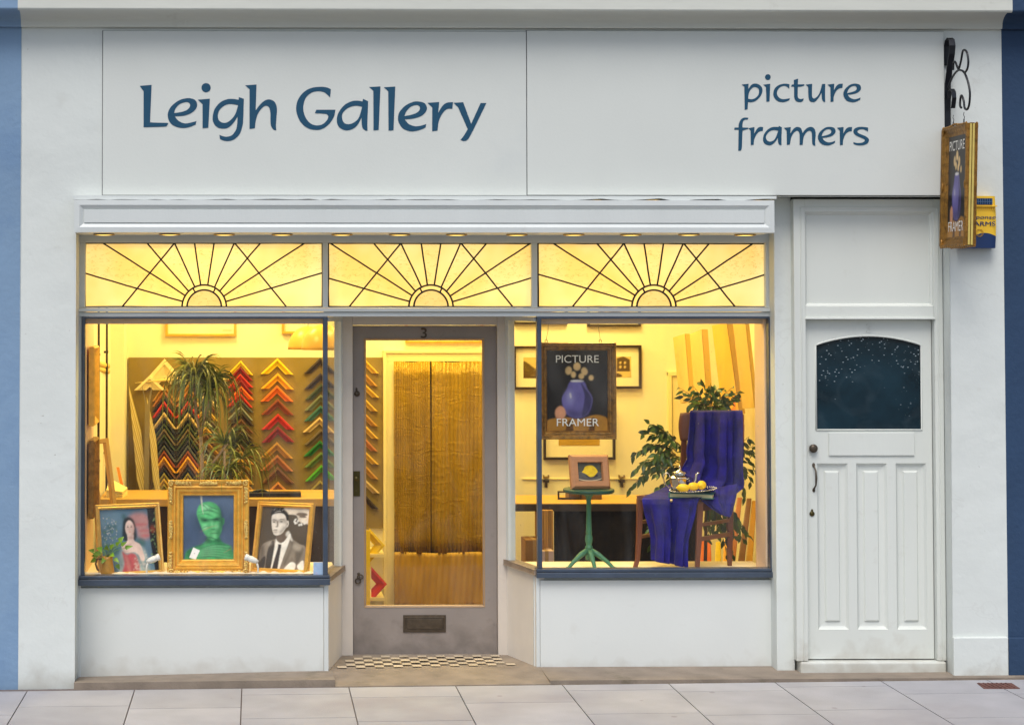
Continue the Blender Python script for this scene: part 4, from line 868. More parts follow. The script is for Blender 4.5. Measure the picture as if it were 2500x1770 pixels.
# ------------------------------------------------------------------ framed things
import numpy as np
ARTM = bpy.data.materials.new('printed_picture'); ARTM.use_nodes = True
_at = ARTM.node_tree.nodes.new('ShaderNodeAttribute'); _at.attribute_name = 'paint'; _b = ARTM.node_tree.nodes['Principled BSDF']
ARTM.node_tree.links.new(_at.outputs['Color'], _b.inputs['Base Color']); _b.inputs['Roughness'].default_value = 0.28; _b.inputs['Specular IOR Level'].default_value = 0.4
def blur1(a, s):
    r = max(1, int(3*s)); k = np.exp(-0.5*(np.arange(-r, r+1)/max(s, 1e-3))**2); k /= k.sum()
    for ax in (0, 1): a = np.apply_along_axis(lambda m: np.convolve(np.pad(m, r, mode='edge'), k, mode='valid'), ax, a)
    return a
_rs = np.random.RandomState(4)
def paint(art, W_, H_):     # rasterise the layers of a picture into an array of linear colours
    S = 2; U, V = np.meshgrid((np.arange(W_*S)+.5)/(W_*S), (np.arange(H_*S)+.5)/(H_*S))
    img = np.ones((H_, W_, 3))*np.array(ART_RGB[art[0].name])
    def fbm(n0): 
        a = np.zeros((H_, W_))
        for o in range(4):
            m = n0*2**o; g = _rs.rand(max(2, m)+1, max(2, m)+1); yi = np.linspace(0, g.shape[0]-1.001, H_); xi = np.linspace(0, g.shape[1]-1.001, W_)
            y0 = yi.astype(int); x0 = xi.astype(int); fy = (yi-y0)[:, None]; fx = (xi-x0)[None]
            a += (g[y0][:, x0]*(1-fy)*(1-fx)+g[y0+1][:, x0]*fy*(1-fx)+g[y0][:, x0+1]*(1-fy)*fx+g[y0+1][:, x0+1]*fy*fx)/2**o
        return a/1.875-0.5
    img = img*(1+0.5*fbm(3)[..., None])
    for ly in art[1:]:
        c = np.array(ART_RGB[ly[0].name]); bl = (ly[2] if len(ly) > 2 else 0.006)*H_; op = ly[3] if len(ly) > 3 else 1.0
        msk = np.zeros(U.shape, bool)
        for sp in ly[1]:
            pts = np.array([(p[0], p[1]) for p in cr(sp, 5)]); ins = np.zeros(U.shape, bool); n = len(pts)
            for i in range(n):
                (x1, y1), (x2, y2) = pts[i-1], pts[i]
                if y1 == y2: continue
                ins ^= ((y1 > V) != (y2 > V)) & (U < (x2-x1)*(V-y1)/(y2-y1)+x1)
            msk |= ins
        m = msk.reshape(H_, S, W_, S).mean(axis=(1, 3)); m = blur1(m, bl)*op
        am = ly[4] if len(ly) > 4 else 0.3
        img = img*(1-m[..., None])+(c*(1+am*fbm(9)[..., None]*2))*m[..., None]
    return np.clip(img, 0, 1)
_pc = {}
def artmesh(mb_unused, art, x0, x1, z0, z1, y, key=None, res=110, xf=None):
    W_ = res; H_ = int(res*(z1-z0)/(x1-x0)); k = (key, W_, H_)
    if key is None or k not in _pc:
        img = paint(art, W_, H_); _pc[k] = img
    img = _pc[k]
    xs_l = np.linspace(x0, x1, W_); zs_l = np.linspace(z0, z1, H_)
    vs = [Vector((x, y, z)) for z in zs_l for x in xs_l]
    if xf: vs = [xf @ v for v in vs]
    me = bpy.data.meshes.new('picture'); me.from_pydata([tuple(v) for v in vs], [], [(j*W_+i, j*W_+i+1, (j+1)*W_+i+1, (j+1)*W_+i) for j in range(H_-1) for i in range(W_-1)])
    at = me.color_attributes.new('paint', 'FLOAT_COLOR', 'POINT'); buf = np.ones((H_*W_, 4), np.float32); buf[:, :3] = img.reshape(-1, 3); at.data.foreach_set('color', buf.ravel()); me.materials.append(ARTM); me.update()
    o = bpy.data.objects.new('picture', me); C.objects.link(o); return o
def framed(name, label, cat, px, py, Y, w, h, prof, fmat, yaw=0, lean=0, roll=0, art=None, mat=None, group=None, back=0.02, res=110):
    root = thing(name, label, cat, P(px, py, Y), Matrix.Rotation(R(yaw), 4, 'Z') @ Matrix.Rotation(R(-lean), 4, 'X') @ Matrix.Rotation(R(roll), 4, 'Y'), group)
    mb = MB(); mb.rings(w, h, [(0, back), (0, prof[0][1])]+prof+[(prof[-1][0], back*0.5)]); mb.rings(w, h, [(prof[-1][0]-0.002, back), (0, back)]); mb.build('frame', fmat, root, local=True)
    ins = prof[-1][0]; y = back*0.4
    if mat:
        mb = MB(); mb.add([(-w/2+ins, y, ins), (w/2-ins, y, ins), (w/2-ins, y, h-ins), (-w/2+ins, y, h-ins)], [(0, 1, 2, 3)]); mb.build('mount', MATB, root, local=True); ins = mat[0]; insz = mat[1]; y -= 0.002
    else: insz = ins
    aw, ah = w-2*ins, h-2*insz
    if art: o = artmesh(None, art, -aw/2, aw/2, insz, insz+ah, y, None, res); o.parent = root
    return root
def ell(cx, cy, rx, ry, n=10, rot=0): return [(cx+rx*math.cos(2*math.pi*i/n)*math.cos(rot)-ry*math.sin(2*math.pi*i/n)*math.sin(rot), cy+rx*math.cos(2*math.pi*i/n)*math.sin(rot)+ry*math.sin(2*math.pi*i/n)*math.cos(rot)) for i in range(n)]
ART_RGB = {MATB.name: s2l((250, 238, 200)), GOLD.name: s2l((220, 170, 60))}
def A(n, c, r=0.25, **k):
    m = M('art_'+n, c, r, **{**dict(var=0.05, vs=14), **k}); ART_RGB[m.name] = s2l(c); return m
P1 = [(0, -0.012), (0.004, -0.016), (0.012, -0.012), (0.020, -0.018), (0.028, -0.008), (0.030, 0.0)]
leafblobs = lambda n, x0, x1, y0, y1, s: [ell(random.uniform(x0, x1), random.uniform(y0, y1), s*random.uniform(.6, 1.5), s*random.uniform(.4, 1), 6, random.uniform(0, 3)) for _ in range(n)]
skin = A('pale_skin', (236, 206, 196)); skin2 = A('blush', (214, 150, 140))
hair = A('dark_hair', (40, 44, 44)); red = A('red_dress', (198, 72, 78)); bush = A('leaf_speckle', (110, 140, 96)); bush2 = A('garden_green', (30, 84, 62)); rose = A('rose_blur', (206, 140, 132))
mist = A('mist_blue', (128, 156, 176)); lace = A('lace_cream', (226, 214, 206))
art1 = [A('dusk_garden', (92, 122, 144), var=0.25, vs=7), (mist, [ell(0.2, 0.8, 0.2, 0.15), ell(0.3, 0.3, 0.2, 0.2)], 0.05, 0.5), (rose, [ell(0.70, 0.80, 0.2, 0.13), ell(0.78, 0.6, 0.13, 0.10)], 0.03, 0.8), (red, [ell(0.74, 0.74, 0.12, 0.02), ell(0.78, 0.64, 0.1, 0.015), ell(0.8, 0.56, 0.08, 0.02)], 0.012, 0.5), (bush2, leafblobs(12, 0, 0.5, 0.3, 0.9, 0.05)+[ell(0.70, 0.45, 0.09, 0.08), ell(0.15, 0.35, 0.12, 0.1)], 0.02, 0.6), (lace, leafblobs(46, 0.03, 0.30, 0.42, 0.88, 0.010), 0.003, 0.6), (bush, leafblobs(26, 0.02, 0.32, 0.35, 0.9, 0.014), 0.004, 0.8),
        (hair, [[(0.40, 0.70), (0.43, 0.83), (0.52, 0.87), (0.61, 0.81), (0.64, 0.66), (0.62, 0.50), (0.40, 0.50)]], 0.012, 0.95),
        (A('shawl', (158, 176, 176)), [[(0.28, 0.0, 1), (0.31, 0.22), (0.38, 0.38), (0.5, 0.42), (0.66, 0.42), (0.78, 0.32), (0.84, 0.0, 1)]], 0.02, 0.9, 0.6),
        (skin, [ell(0.525, 0.685, 0.078, 0.130, 12), [(0.48, 0.6), (0.58, 0.6), (0.59, 0.49), (0.70, 0.41), (0.76, 0.2), (0.70, 0.16), (0.62, 0.3), (0.42, 0.3), (0.36, 0.42), (0.47, 0.49)]], 0.006),
        (A('face_shade', (186, 136, 128)), [[(0.585, 0.78), (0.61, 0.68), (0.58, 0.58), (0.55, 0.57), (0.57, 0.68)], ell(0.54, 0.535, 0.05, 0.025), ell(0.49, 0.70, 0.02, 0.02), ell(0.56, 0.70, 0.02, 0.02), [(0.52, 0.71), (0.535, 0.66), (0.51, 0.655)], ell(0.47, 0.42, 0.08, 0.012, 8, 0.3)], 0.012, 0.6),
        (red, [[(0.36, 0.33), (0.44, 0.27), (0.52, 0.29), (0.60, 0.26), (0.65, 0.1), (0.66, 0.0, 1), (0.34, 0.0, 1), (0.39, 0.15)]], 0.012, 0.9, 0.5),
        (rose, [[(0.40, 0.27), (0.43, 0.1), (0.46, 0.0), (0.5, 0.0), (0.47, 0.2)], [(0.56, 0.22), (0.58, 0.05), (0.6, 0.05), (0.6, 0.2)]], 0.015, 0.6), (lace, leafblobs(30, 0.54, 0.80, 0.02, 0.36, 0.02), 0.006, 0.45),
        (skin2, [ell(0.525, 0.632, 0.024, 0.010, 8)], 0.004, 0.9), (hair, [ell(0.494, 0.712, 0.016, 0.007, 8), ell(0.556, 0.712, 0.016, 0.007, 8)], 0.004, 0.95), (hair, [ell(0.492, 0.738, 0.024, 0.003, 6), ell(0.558, 0.738, 0.024, 0.003, 6)], 0.004, 0.6),
        (skin, [ell(0.60, 0.34, 0.045, 0.028, 8, 0.6), ell(0.67, 0.32, 0.05, 0.008, 8, -0.8), ell(0.65, 0.30, 0.05, 0.008, 8, -0.7), ell(0.63, 0.285, 0.05, 0.008, 8, -0.6)], 0.004, 0.9),
        (A('night_strip', (26, 24, 20)), [[(0.86, 1.0, 1), (0.88, 0.5), (0.93, 0.0, 1), (1, 0, 1), (1, 1, 1)]]), (bush, leafblobs(20, 0.89, 1.0, 0.1, 0.95, 0.018), 0.004, 0.8), (A('brick_glow', (150, 60, 30)), [ell(0.94, 0.66, 0.05, 0.06)], 0.02, 0.7)]
framed('framed_portrait', 'gilt framed portrait of a woman in a red dress, beside the ivy jug', 'framed picture', 322, 1406, 0.16, 0.415, 0.445, P1, GOLDL, yaw=20, lean=15, roll=0, art=art1, group='framed portraits in the left bay window')
wrap = A('green_wrap', (92, 190, 120), var=0.25, vs=20); wrapd = A('green_shade', (34, 92, 66)); wrapm = A('green_mid', (60, 148, 92))
def vein(x0, y0, x1, y1, b, wd=0.006, n=8):     # a thin curved stroke
    top = []; bot = []
    for i in range(n+1):
        t_ = i/n; x = x0+(x1-x0)*t_; y = y0+(y1-y0)*t_+b*math.sin(math.pi*t_); w_ = wd*math.sin(math.pi*(0.1+0.8*t_)); top.append((x, y+w_)); bot.append((x, y-w_))
    return top+bot[::-1]
gl_, gd2 = A('green_light', (156, 228, 172)), A('green_deep', (16, 52, 44))
art2 = [A('slate_backdrop', (88, 108, 138), var=0.08, vs=3), (A('slate_deep', (58, 76, 108)), [ell(0.25, 0.35, 0.3, 0.3), ell(0.9, 0.45, 0.2, 0.3)], 0.08, 0.7),
        (wrapm, [[(0.03, 0.0, 1), (0.06, 0.12), (0.2, 0.19), (0.36, 0.23), (0.46, 0.30), (0.50, 0.36), (0.70, 0.36), (0.74, 0.30), (0.82, 0.25), (0.95, 0.20), (1.0, 0.1, 1), (1, 0, 1)]], 0.012, 1, 0.8),
        (wrap, [[(0.27, 0.76), (0.33, 0.86), (0.46, 0.90), (0.60, 0.885), (0.72, 0.80), (0.75, 0.68), (0.77, 0.56), (0.755, 0.44), (0.69, 0.34), (0.58, 0.30), (0.49, 0.34), (0.39, 0.44), (0.33, 0.56), (0.28, 0.66)]], 0.008, 1, 0.6), (wrapm, [[(0.75, 0.64), (0.81, 0.64), (0.81, 0.56), (0.76, 0.53)]], 0.006),
        (gd2, [[(0.70, 0.86), (0.79, 0.70), (0.79, 0.50), (0.70, 0.33), (0.66, 0.40), (0.715, 0.55), (0.70, 0.7)], [(0.44, 0.37), (0.56, 0.29), (0.70, 0.33), (0.76, 0.28), (0.62, 0.26), (0.45, 0.27)], [(0.27, 0.72), (0.30, 0.58), (0.38, 0.46), (0.34, 0.46), (0.26, 0.58)]], 0.025, 0.75),
        (wrapd, [[(0.34, 0.655), (0.46, 0.645), (0.54, 0.62), (0.64, 0.655), (0.74, 0.655), (0.73, 0.605), (0.62, 0.59), (0.54, 0.60), (0.44, 0.575), (0.36, 0.59)]], 0.014, 0.85), (gd2, [ell(0.43, 0.615, 0.04, 0.010, 8), ell(0.66, 0.63, 0.04, 0.010, 8), vein(0.53, 0.40, 0.69, 0.41, 0.006, 0.006), vein(0.55, 0.475, 0.63, 0.475, -0.008, 0.008)], 0.006, 0.9),
        (gl_, [ell(0.44, 0.81, 0.08, 0.05, 8), ell(0.57, 0.54, 0.014, 0.06, 8), ell(0.44, 0.50, 0.05, 0.04), ell(0.66, 0.52, 0.03, 0.04), ell(0.61, 0.375, 0.045, 0.014), ell(0.61, 0.43, 0.04, 0.008), ell(0.6, 0.335, 0.04, 0.012)], 0.016, 0.7, 0.6),
        (wrapd, [vein(0.28, 0.73, 0.75, 0.70, 0.05), vein(0.29, 0.69, 0.60, 0.66, 0.04), vein(0.33, 0.86, 0.52, 0.74, 0.03, 0.008), vein(0.40, 0.89, 0.72, 0.78, -0.02), vein(0.52, 0.80, 0.66, 0.79, 0.01, 0.008), vein(0.47, 0.62, 0.80, 0.57, 0.03, 0.007), vein(0.36, 0.48, 0.5, 0.52, 0.01), vein(0.46, 0.35, 0.74, 0.27, 0.02, 0.008)]+[vein(0.15+0.04*k, 0.02+0.03*k, 0.98, 0.0+0.042*k, 0.04, 0.007) for k in range(6)]+[vein(0.05, 0.10, 0.45, 0.25, 0.02, 0.007)], 0.005, 0.8),
        (gl_, [vein(0.2+0.04*k, 0.035+0.03*k, 0.9, 0.015+0.042*k, 0.04, 0.009) for k in range(5)]+[vein(0.36, 0.82, 0.68, 0.74, 0.03, 0.012), vein(0.33, 0.70, 0.66, 0.68, 0.05, 0.010)], 0.010, 0.45),
        (A('red_thread', (176, 90, 70)), [vein(0.34, 0.43, 0.66, 0.53, 0.015, 0.005), vein(0.8, 0.1, 0.98, 0.18, 0.0, 0.004)], 0.005, 0.7), (A('reflection_pale', (226, 220, 200)), [[(0.33, 1.0, 1), (0.37, 1.0, 1), (0.385, 0.8), (0.40, 0.7), (0.37, 0.78)]], 0.005, 0.7),
        (A('white_label', (250, 250, 246)), [[(0.12, 0.03, 1), (0.20, 0.19, 1), (0.33, 0.14, 1), (0.25, 0.0, 1)]], 0.003), (A('label_dot', (150, 150, 150)), [ell(0.225, 0.095, 0.012, 0.008, 6)], 0.003, 0.7)]
P2 = [(0, -0.035), (0.006, -0.046), (0.020, -0.040), (0.034, -0.030), (0.038, -0.038), (0.046, -0.040), (0.056, -0.026), (0.060, -0.030), (0.070, -0.028), (0.084, -0.012), (0.088, -0.016), (0.094, -0.014), (0.098, 0.0)]
ORN = framed('ornate_portrait', 'ornate gilt swept frame with a portrait of a green wrapped head', 'framed picture', 508.5, 1404, 0.20, 0.505, 0.585, P2, GOLD, yaw=0, lean=6, art=art2, group='framed portraits in the left bay window', back=0.015)
mb = MB(); w_, h_ = 0.505, 0.585
def scroll(cx, cz, s, a0, n, turns=1.4):
    pts = []
    for i in range(n):
        t_ = i/(n-1); r = s*(1-t_*0.85); a = a0+turns*2*math.pi*t_; pts.append((cx+r*math.cos(a), -0.044-0.006*t_, cz+r*math.sin(a)))
    mb.tube(pts, [0.0062*(1-0.5*i/(n-1)) for i in range(n)], seg=5)
for sx in (-1, 1):
    for sz in (0, 1):
        cx, cz = sx*(w_/2-0.022), 0.022 if sz == 0 else h_-0.022; dz = 1 if sz == 0 else -1
        scroll(cx, cz, 0.020, 0.5, 12)
        for kk in range(5):
            d1 = 0.034+0.020*kk; s_ = 0.013-0.0015*kk
            scroll(cx-sx*d1, cz-dz*0.004, s_, 1+kk, 9); scroll(cx+sx*0.004, cz+dz*d1, s_, 2+kk, 9)
            mb.ball((cx-sx*(d1+0.008), -0.042, cz+dz*0.008), (0.006, 0.006, 0.005), seg=6, rings=4); mb.ball((cx-sx*0.006, -0.042, cz+dz*(d1+0.006)), (0.005, 0.006, 0.007), seg=6, rings=4)
for (cx, cz, hor) in ((0, h_-0.022, 1), (0, 0.020, 1), (-w_/2+0.02, h_/2-0.01, 0), (w_/2-0.02, h_/2-0.01, 0)):
    for kk in range(-3, 4):
        q_ = 0.016*kk; s_ = 0.014-0.002*abs(kk); scroll(cx+(q_ if hor else 0), cz+(0 if hor else q_), s_, kk, 9)
        mb.ball((cx+(q_ if hor else 0.008), -0.045, cz+(0.006 if hor else q_)), 0.0055, seg=6, rings=4)
mb.build('carved_ornament', M('carved_gilt', (244, 200, 112), 0.4, metal=0.3, var=0.25, vs=60, dirt=((140, 92, 36), 70, 0.54, 0.8)), ORN, local=True)
bw = lambda n, v: A('sepia_'+n, v, var=0.08)
sk_, shd, suit, suitd, shirt = bw('skin', (238, 226, 212)), bw('shade', (110, 92, 76)), bw('jacket', (138, 124, 108)), bw('jacket_shade', (62, 52, 42)), bw('shirt', (248, 240, 228))
tie = bw('tie', (60, 46, 38)); drk = bw('dark', (34, 28, 22))
art3 = [A('sepia_backdrop', (84, 70, 52), var=0.2, vs=5), (bw('collage_light', (232, 214, 192)), [[(0.45, 1, 1), (0.5, 0.9), (0.72, 0.88), (0.8, 0.78), (1, 0.74, 1), (1, 1, 1)]]), (bw('collage_brow', (120, 100, 80)), [ell(0.84, 0.90, 0.12, 0.03, 8), ell(0.86, 0.86, 0.08, 0.015)]), (shirt, leafblobs(14, 0.68, 0.98, 0.72, 0.82, 0.02)),
        (suit, [[(0.05, 0.0, 1), (0.04, 0.28), (0.10, 0.40), (0.30, 0.47), (0.42, 0.50), (0.66, 0.50), (0.84, 0.42), (0.97, 0.38), (1.0, 0.2), (0.98, 0.0, 1)]]),
        (suitd, [[(0.18, 0.0, 1), (0.20, 0.3), (0.30, 0.46), (0.34, 0.2), (0.30, 0.0, 1)], [(0.05, 0.10), (0.16, 0.2), (0.16, 0.02), (0.05, 0.0)]]),
        (shirt, [[(0.30, 0.0, 1), (0.33, 0.3), (0.36, 0.50), (0.5, 0.44), (0.62, 0.58), (0.64, 0.5), (0.54, 0.2), (0.48, 0.0, 1)], [(0.58, 0.02), (0.7, 0.12), (0.80, 0.1), (0.78, 0.0), (0.6, 0.0)], [(0.84, 0.07), (0.95, 0.16), (0.98, 0.02), (0.9, 0.0)]]),
        (shd, [[(0.36, 0.56), (0.36, 0.47), (0.46, 0.42), (0.56, 0.5), (0.6, 0.62)]]),
        (sk_, [[(0.215, 0.80), (0.225, 0.88), (0.34, 0.915), (0.47, 0.89), (0.53, 0.80), (0.575, 0.775), (0.575, 0.70), (0.53, 0.665), (0.47, 0.585), (0.38, 0.545), (0.305, 0.55), (0.265, 0.60), (0.235, 0.68)]], 0.005),
        (shd, [[(0.47, 0.84), (0.54, 0.80), (0.56, 0.70), (0.50, 0.63), (0.44, 0.57), (0.40, 0.60), (0.46, 0.66), (0.485, 0.74)], [(0.235, 0.76), (0.30, 0.74), (0.33, 0.755), (0.40, 0.745), (0.49, 0.755), (0.49, 0.80), (0.36, 0.795), (0.24, 0.795)], [(0.27, 0.61), (0.36, 0.615), (0.35, 0.58), (0.28, 0.58)]], 0.016, 0.6), (sk_, [ell(0.50, 0.715, 0.018, 0.03), ell(0.39, 0.68, 0.04, 0.03), ell(0.33, 0.86, 0.08, 0.03)], 0.012, 0.8),
        (drk, [ell(0.272, 0.758, 0.026, 0.009, 8), ell(0.425, 0.768, 0.030, 0.009, 8), vein(0.225, 0.79, 0.325, 0.785, 0.006, 0.006), vein(0.37, 0.795, 0.49, 0.80, 0.008, 0.007), vein(0.265, 0.622, 0.37, 0.63, 0.004, 0.006)], 0.004, 0.9), (shd, [[(0.33, 0.77), (0.335, 0.70), (0.30, 0.68), (0.35, 0.672), (0.37, 0.70), (0.355, 0.77)]], 0.006, 0.8),
        (drk, [[(0.20, 0.84), (0.19, 0.92), (0.25, 0.97), (0.36, 0.99), (0.46, 0.965), (0.545, 0.91), (0.57, 0.82), (0.535, 0.79), (0.515, 0.86), (0.42, 0.905), (0.30, 0.895), (0.225, 0.87)]], 0.008, 0.95), (shirt, [vein(0.24, 0.94, 0.28, 0.99, 0.0, 0.006), vein(0.30, 0.95, 0.31, 1.0, 0.0, 0.006), vein(0.36, 0.95, 0.38, 1.0, 0.0, 0.006), vein(0.42, 0.94, 0.45, 0.98, 0.0, 0.005), vein(0.26, 0.91, 0.4, 0.935, 0.01, 0.004)], 0.004, 0.6), (shd, [ell(0.555, 0.735, 0.008, 0.025, 8)], 0.004, 0.8),
        (suitd, [[(0.62, 0.50), (0.72, 0.4), (0.60, 0.1), (0.56, 0.1), (0.68, 0.38)], [(0.78, 0.3), (0.82, 0.1), (0.9, 0.2), (0.94, 0.36)], [(0.04, 0.3), (0.1, 0.38), (0.14, 0.2), (0.08, 0.05)]], 0.015, 0.6), (shirt, [[(0.60, 0.62), (0.54, 0.56), (0.62, 0.50), (0.7, 0.46)]], 0.01, 0.7), (bw('light_weave', (190, 176, 158)), [ell(0.8, 0.36, 0.10, 0.05, 8, -0.3), ell(0.22, 0.40, 0.06, 0.03, 8, 0.4), vein(0.62, 0.12, 0.72, 0.38, 0.02, 0.010)], 0.02, 0.6),
        (tie, [[(0.40, 0.40, 1), (0.47, 0.40, 1), (0.47, 0.33), (0.44, 0.0, 1), (0.32, 0.0, 1), (0.40, 0.33)]])]
framed('framed_portrait', 'gilt framed sepia portrait of a man in suit and tie, right in the bay window', 'framed picture', 682, 1400, 0.16, 0.375, 0.44, P1, GOLD, yaw=-22, lean=16, roll=0, art=art3, group='framed portraits in the left bay window')
# clip lamps beside the portraits
def cliplamp(px, py, Y, a, label):
    t = thing('clip_lamp', label, 'lamp', P(px, py, Y), group='small white display lamps')
    p = WM[t.name].translation; mb = MB(); mb.tube([p, p+Vector((0, 0, 0.05)), p+Vector((a*0.01, 0, 0.09))], 0.006, seg=8); mb.lathe(p, [(0.02, 0), (0.02, 0.006), (0.006, 0.008)], seg=16); mb.build('stem', WHITEP, t)
    mb = MB(); h = p+Vector((a*0.008, 0, 0.085)); d = Vector((-a*0.8, -0.1, -0.35 if abs(a) > 0 else 0)).normalized() if False else Vector((a*0.92, 0.1, 0.35)).normalized()
    pts = [h-d*0.01, h+d*0.01, h+d*0.04, h+d*0.055, h+d*0.06, h+d*0.075, h+d*0.078]; mb.tube(pts, [0.008, 0.017, 0.020, 0.017, 0.021, 0.021, 0.012], seg=14); mb.build('lamp_head', WHITEP, t)
cliplamp(358, 1404, 0.085, 1, 'white clip lamp in front of the portrait of the woman in red')
cliplamp(630, 1404, 0.085, -1, 'white clip lamp between the ornate frame and the suited man portrait')
# jug with ivy
t = thing('ivy_jug', 'small tan pottery jug with trailing ivy in the left window corner', 'plant', P(262, 1404, 0.10))
p = WM[t.name].translation; JUG = M('tan_glazed_pottery', (196, 140, 50), 0.3, var=0.2, vs=20, dirt=((230, 214, 170), 18, 0.6, 0.8))
mb = MB(); mb.lathe(p, [(0.040, 0), (0.044, 0.01), (0.043, 0.03), (0.036, 0.07), (0.032, 0.10), (0.035, 0.115), (0.030, 0.114), (0.028, 0.09)], seg=18); mb.build('jug', JUG, t)
mb = MB(); mb.tube([p+Vector((-0.034, 0, 0.10)), p+Vector((-0.062, 0, 0.10)), p+Vector((-0.072, 0, 0.07)), p+Vector((-0.06, 0, 0.035)), p+Vector((-0.04, 0, 0.025))], 0.006, seg=8); mb.build('handle', M('dark_glazed_pottery', (96, 64, 24), 0.35), t)
def leaf(mb, base, d, n, L_n, W_n, shape='oval', m=0, droop=0.25):
    d = d.normalized(); n = (n-d*n.dot(d)); n = n.normalized() if n.length > 1e-4 else Vector((0, -1, 0)); s = d.cross(n)
    if shape == 'ivy': prof = [(0.0, 0.12), (0.15, 0.9), (0.45, 0.75), (0.75, 0.4), (1.0, 0.0)]
    else: prof = [(0.0, 0.05), (0.22, 0.75), (0.45, 1.0), (0.72, 0.6), (1.0, 0.0)]
    vs = []
    for (t_, wv) in prof:
        c = base+d*L_n*t_-n*(droop*L_n*t_*t_); vs += [c-s*W_n*wv*0.5+n*W_n*wv*0.18, c, c+s*W_n*wv*0.5+n*W_n*wv*0.18]
    fs = []
    for i in range(len(prof)-1): fs += [(i*3, i*3+1, i*3+4, i*3+3), (i*3+1, i*3+2, i*3+5, i*3+4)]
    mb.add(vs, fs, m, True)
rv = lambda s=1.0: Vector((random.uniform(-s, s), random.uniform(-s, s), random.uniform(-s, s)))
mb = MB(); st = MB()
for k, tgt in enumerate(((230, 1345), (240, 1355), (250, 1342), (262, 1340), (272, 1352), (280, 1362), (284, 1330), (296, 1330), (305, 1338), (256, 1362), (284, 1378), (235, 1365), (270, 1338), (290, 1322), (246, 1350))):
    q_ = P(*tgt, 0.10)+Vector((0, random.uniform(-0.03, 0.03), 0)); o_ = p+Vector((0, 0, 0.11)); st.tube([o_, (o_+q_)/2+Vector((0, 0, 0.015)), q_], 0.0012, seg=4)
    leaf(mb, q_, (q_-o_)+Vector((0, -0.02, -0.02)), Vector((0, -1, 0.4))+rv(0.3), random.uniform(0.035, 0.05), random.uniform(0.03, 0.042), 'ivy')
mb.build('leaves', LEAFI, t); st.build('stems', LEAFI, t)
# sticker on the glass
t = thing('window_sticker', 'pale blue scalloped sticker on the glass at the bottom corner beside the navy post', 'sticker', P(778, 1387, 0.0))
mb = MB(); a, b, c, d_ = RC(765, 1373, 793, 1402, 0.008); mb.box(a, b, 0.0095, 0.0115, c, d_); mb.build('sheet', M('pale_blue_sticker', (160, 186, 214), 0.5, var=0.1, vs=40, dirt=((210, 150, 180), 30, 0.62, 0.8)), t)
mb = MB()
for i in range(9):
    u = (i+.5)/9
    for z in (c, d_): mb.ball((a+(b-a)*u, 0.0105, z), (0.0035, 0.001, 0.0035), seg=8, rings=5)
mb.build('scalloped_edge', M('pale_blue_edge', (190, 206, 224), 0.5), t)

# ------------------------------------------------------------------ benches
t = thing('workbench', 'blond topped workbench behind the portraits in the left bay', 'workbench', (0, 1.2, 0))
mb = MB(); a, b, c, d_ = RC(232, 1218, 850, 1236, 1.0); mb.box(xwL+0.02, b, 1.0, 1.6, c, d_); mb.build('worktop', BENCH, t, bevel=0.002)
mb = MB(); mb.box(xwL+0.04, b-0.03, 1.03, 1.55, -0.02, c-0.001); mb.build('cabinet', M('dark_cabinet', (58, 38, 20), 0.6, var=0.2), t)
zb1 = d_
t = thing('mount_cutter', 'long black mount cutter bar with curved handle lying on the workbench', 'cutter', P(665, 1212, 1.15))
mb = MB(); a, b, c, d_ = RC(560, 1213, 735, 1224, 1.10); mb.box(a, b, 1.10, 1.22, zb1, zb1+0.03); mb.build('bar', IRON, t, bevel=0.004)
mb = MB(); zq = zb1+0.028; mb.tube([P(606, 1210, 1.15), P(620, 1200, 1.15), P(640, 1196, 1.15), P(656, 1203, 1.15), P(664, 1212, 1.15)], 0.009); mb.build('handle', IRON, t)
t = thing('work_desk', 'long yellow topped desk with a dark front behind the green pedestal table', 'desk', (2.0, 1.4, 0))
a, b, c, d_ = RC(1290, 1214, 1620, 1232, 1.2); zdk = P(1400, 1229, 1.2).z
ydb = 1.75
mb = MB(); mb.box(1.72, 3.05, 1.2, ydb, zdk-0.02, zdk); mb.build('desktop', BENCH, t)
mb = MB(); mb.box(1.72, 3.05, 1.18, 1.1995, zdk-0.05, zdk-0.004); mb.build('edge_band', BLACKF, t)
a2 = xx(1352, 1.25)
mb = MB(); rows = []
for j in range(10):
    rows.append([(a2+(3.0-a2)*i/60, 1.26+0.008*math.sin(i*0.5+j*0.1)+0.006*math.sin(i*1.3), zdk-0.05-(zdk-0.02)*j/9) for i in range(61)])
mb.grid(rows); mb.build('dark_front_cloth', DKCLOTH, t, solid=0.003)
for k, (q0, q1, y0, y1, Y_, cc, lb) in enumerate(((1283, 1328, 1318, 1392, 1.05, (150, 108, 60), 'brown cardboard box under the left end of the desk'), (1318, 1352, 1345, 1392, 0.98, (206, 176, 160), 'pinkish cardboard box beneath the desk, lowest in the stack'))):
    t = thing('cardboard_box', lb, 'box', P((q0+q1)/2, y1, Y_), group='cardboard boxes under the desk'); a, b, c, d_ = RC(q0, y0, q1, y1+25, Y_)
    mb = MB(); mb.box(a, b, Y_, Y_+0.2, c, d_); mb.build('carton', M('cardboard_%d' % k, cc, 0.8, var=0.08), t); mb = MB(); mb.box((a+b)/2-0.012, (a+b)/2+0.012, Y_-0.001, Y_+0.2005, c+0.001, d_+0.001); mb.build('tape', M('brown_tape', (170, 134, 84), 0.4), t)
t = thing('file_stack', 'row of upright tan folders standing under the left end of the desk', 'folders', P(1335, 1340, 1.1)); mb = MB()
for i in range(6): a, b, c, d_ = RC(1316+i*6, 1246, 1321+i*6, 1345, 1.12); mb.box(a, b, 1.12, 1.3, c, d_)
mb.build('folders', M('tan_folders', (176, 132, 66), 0.7, island=0.35), t)
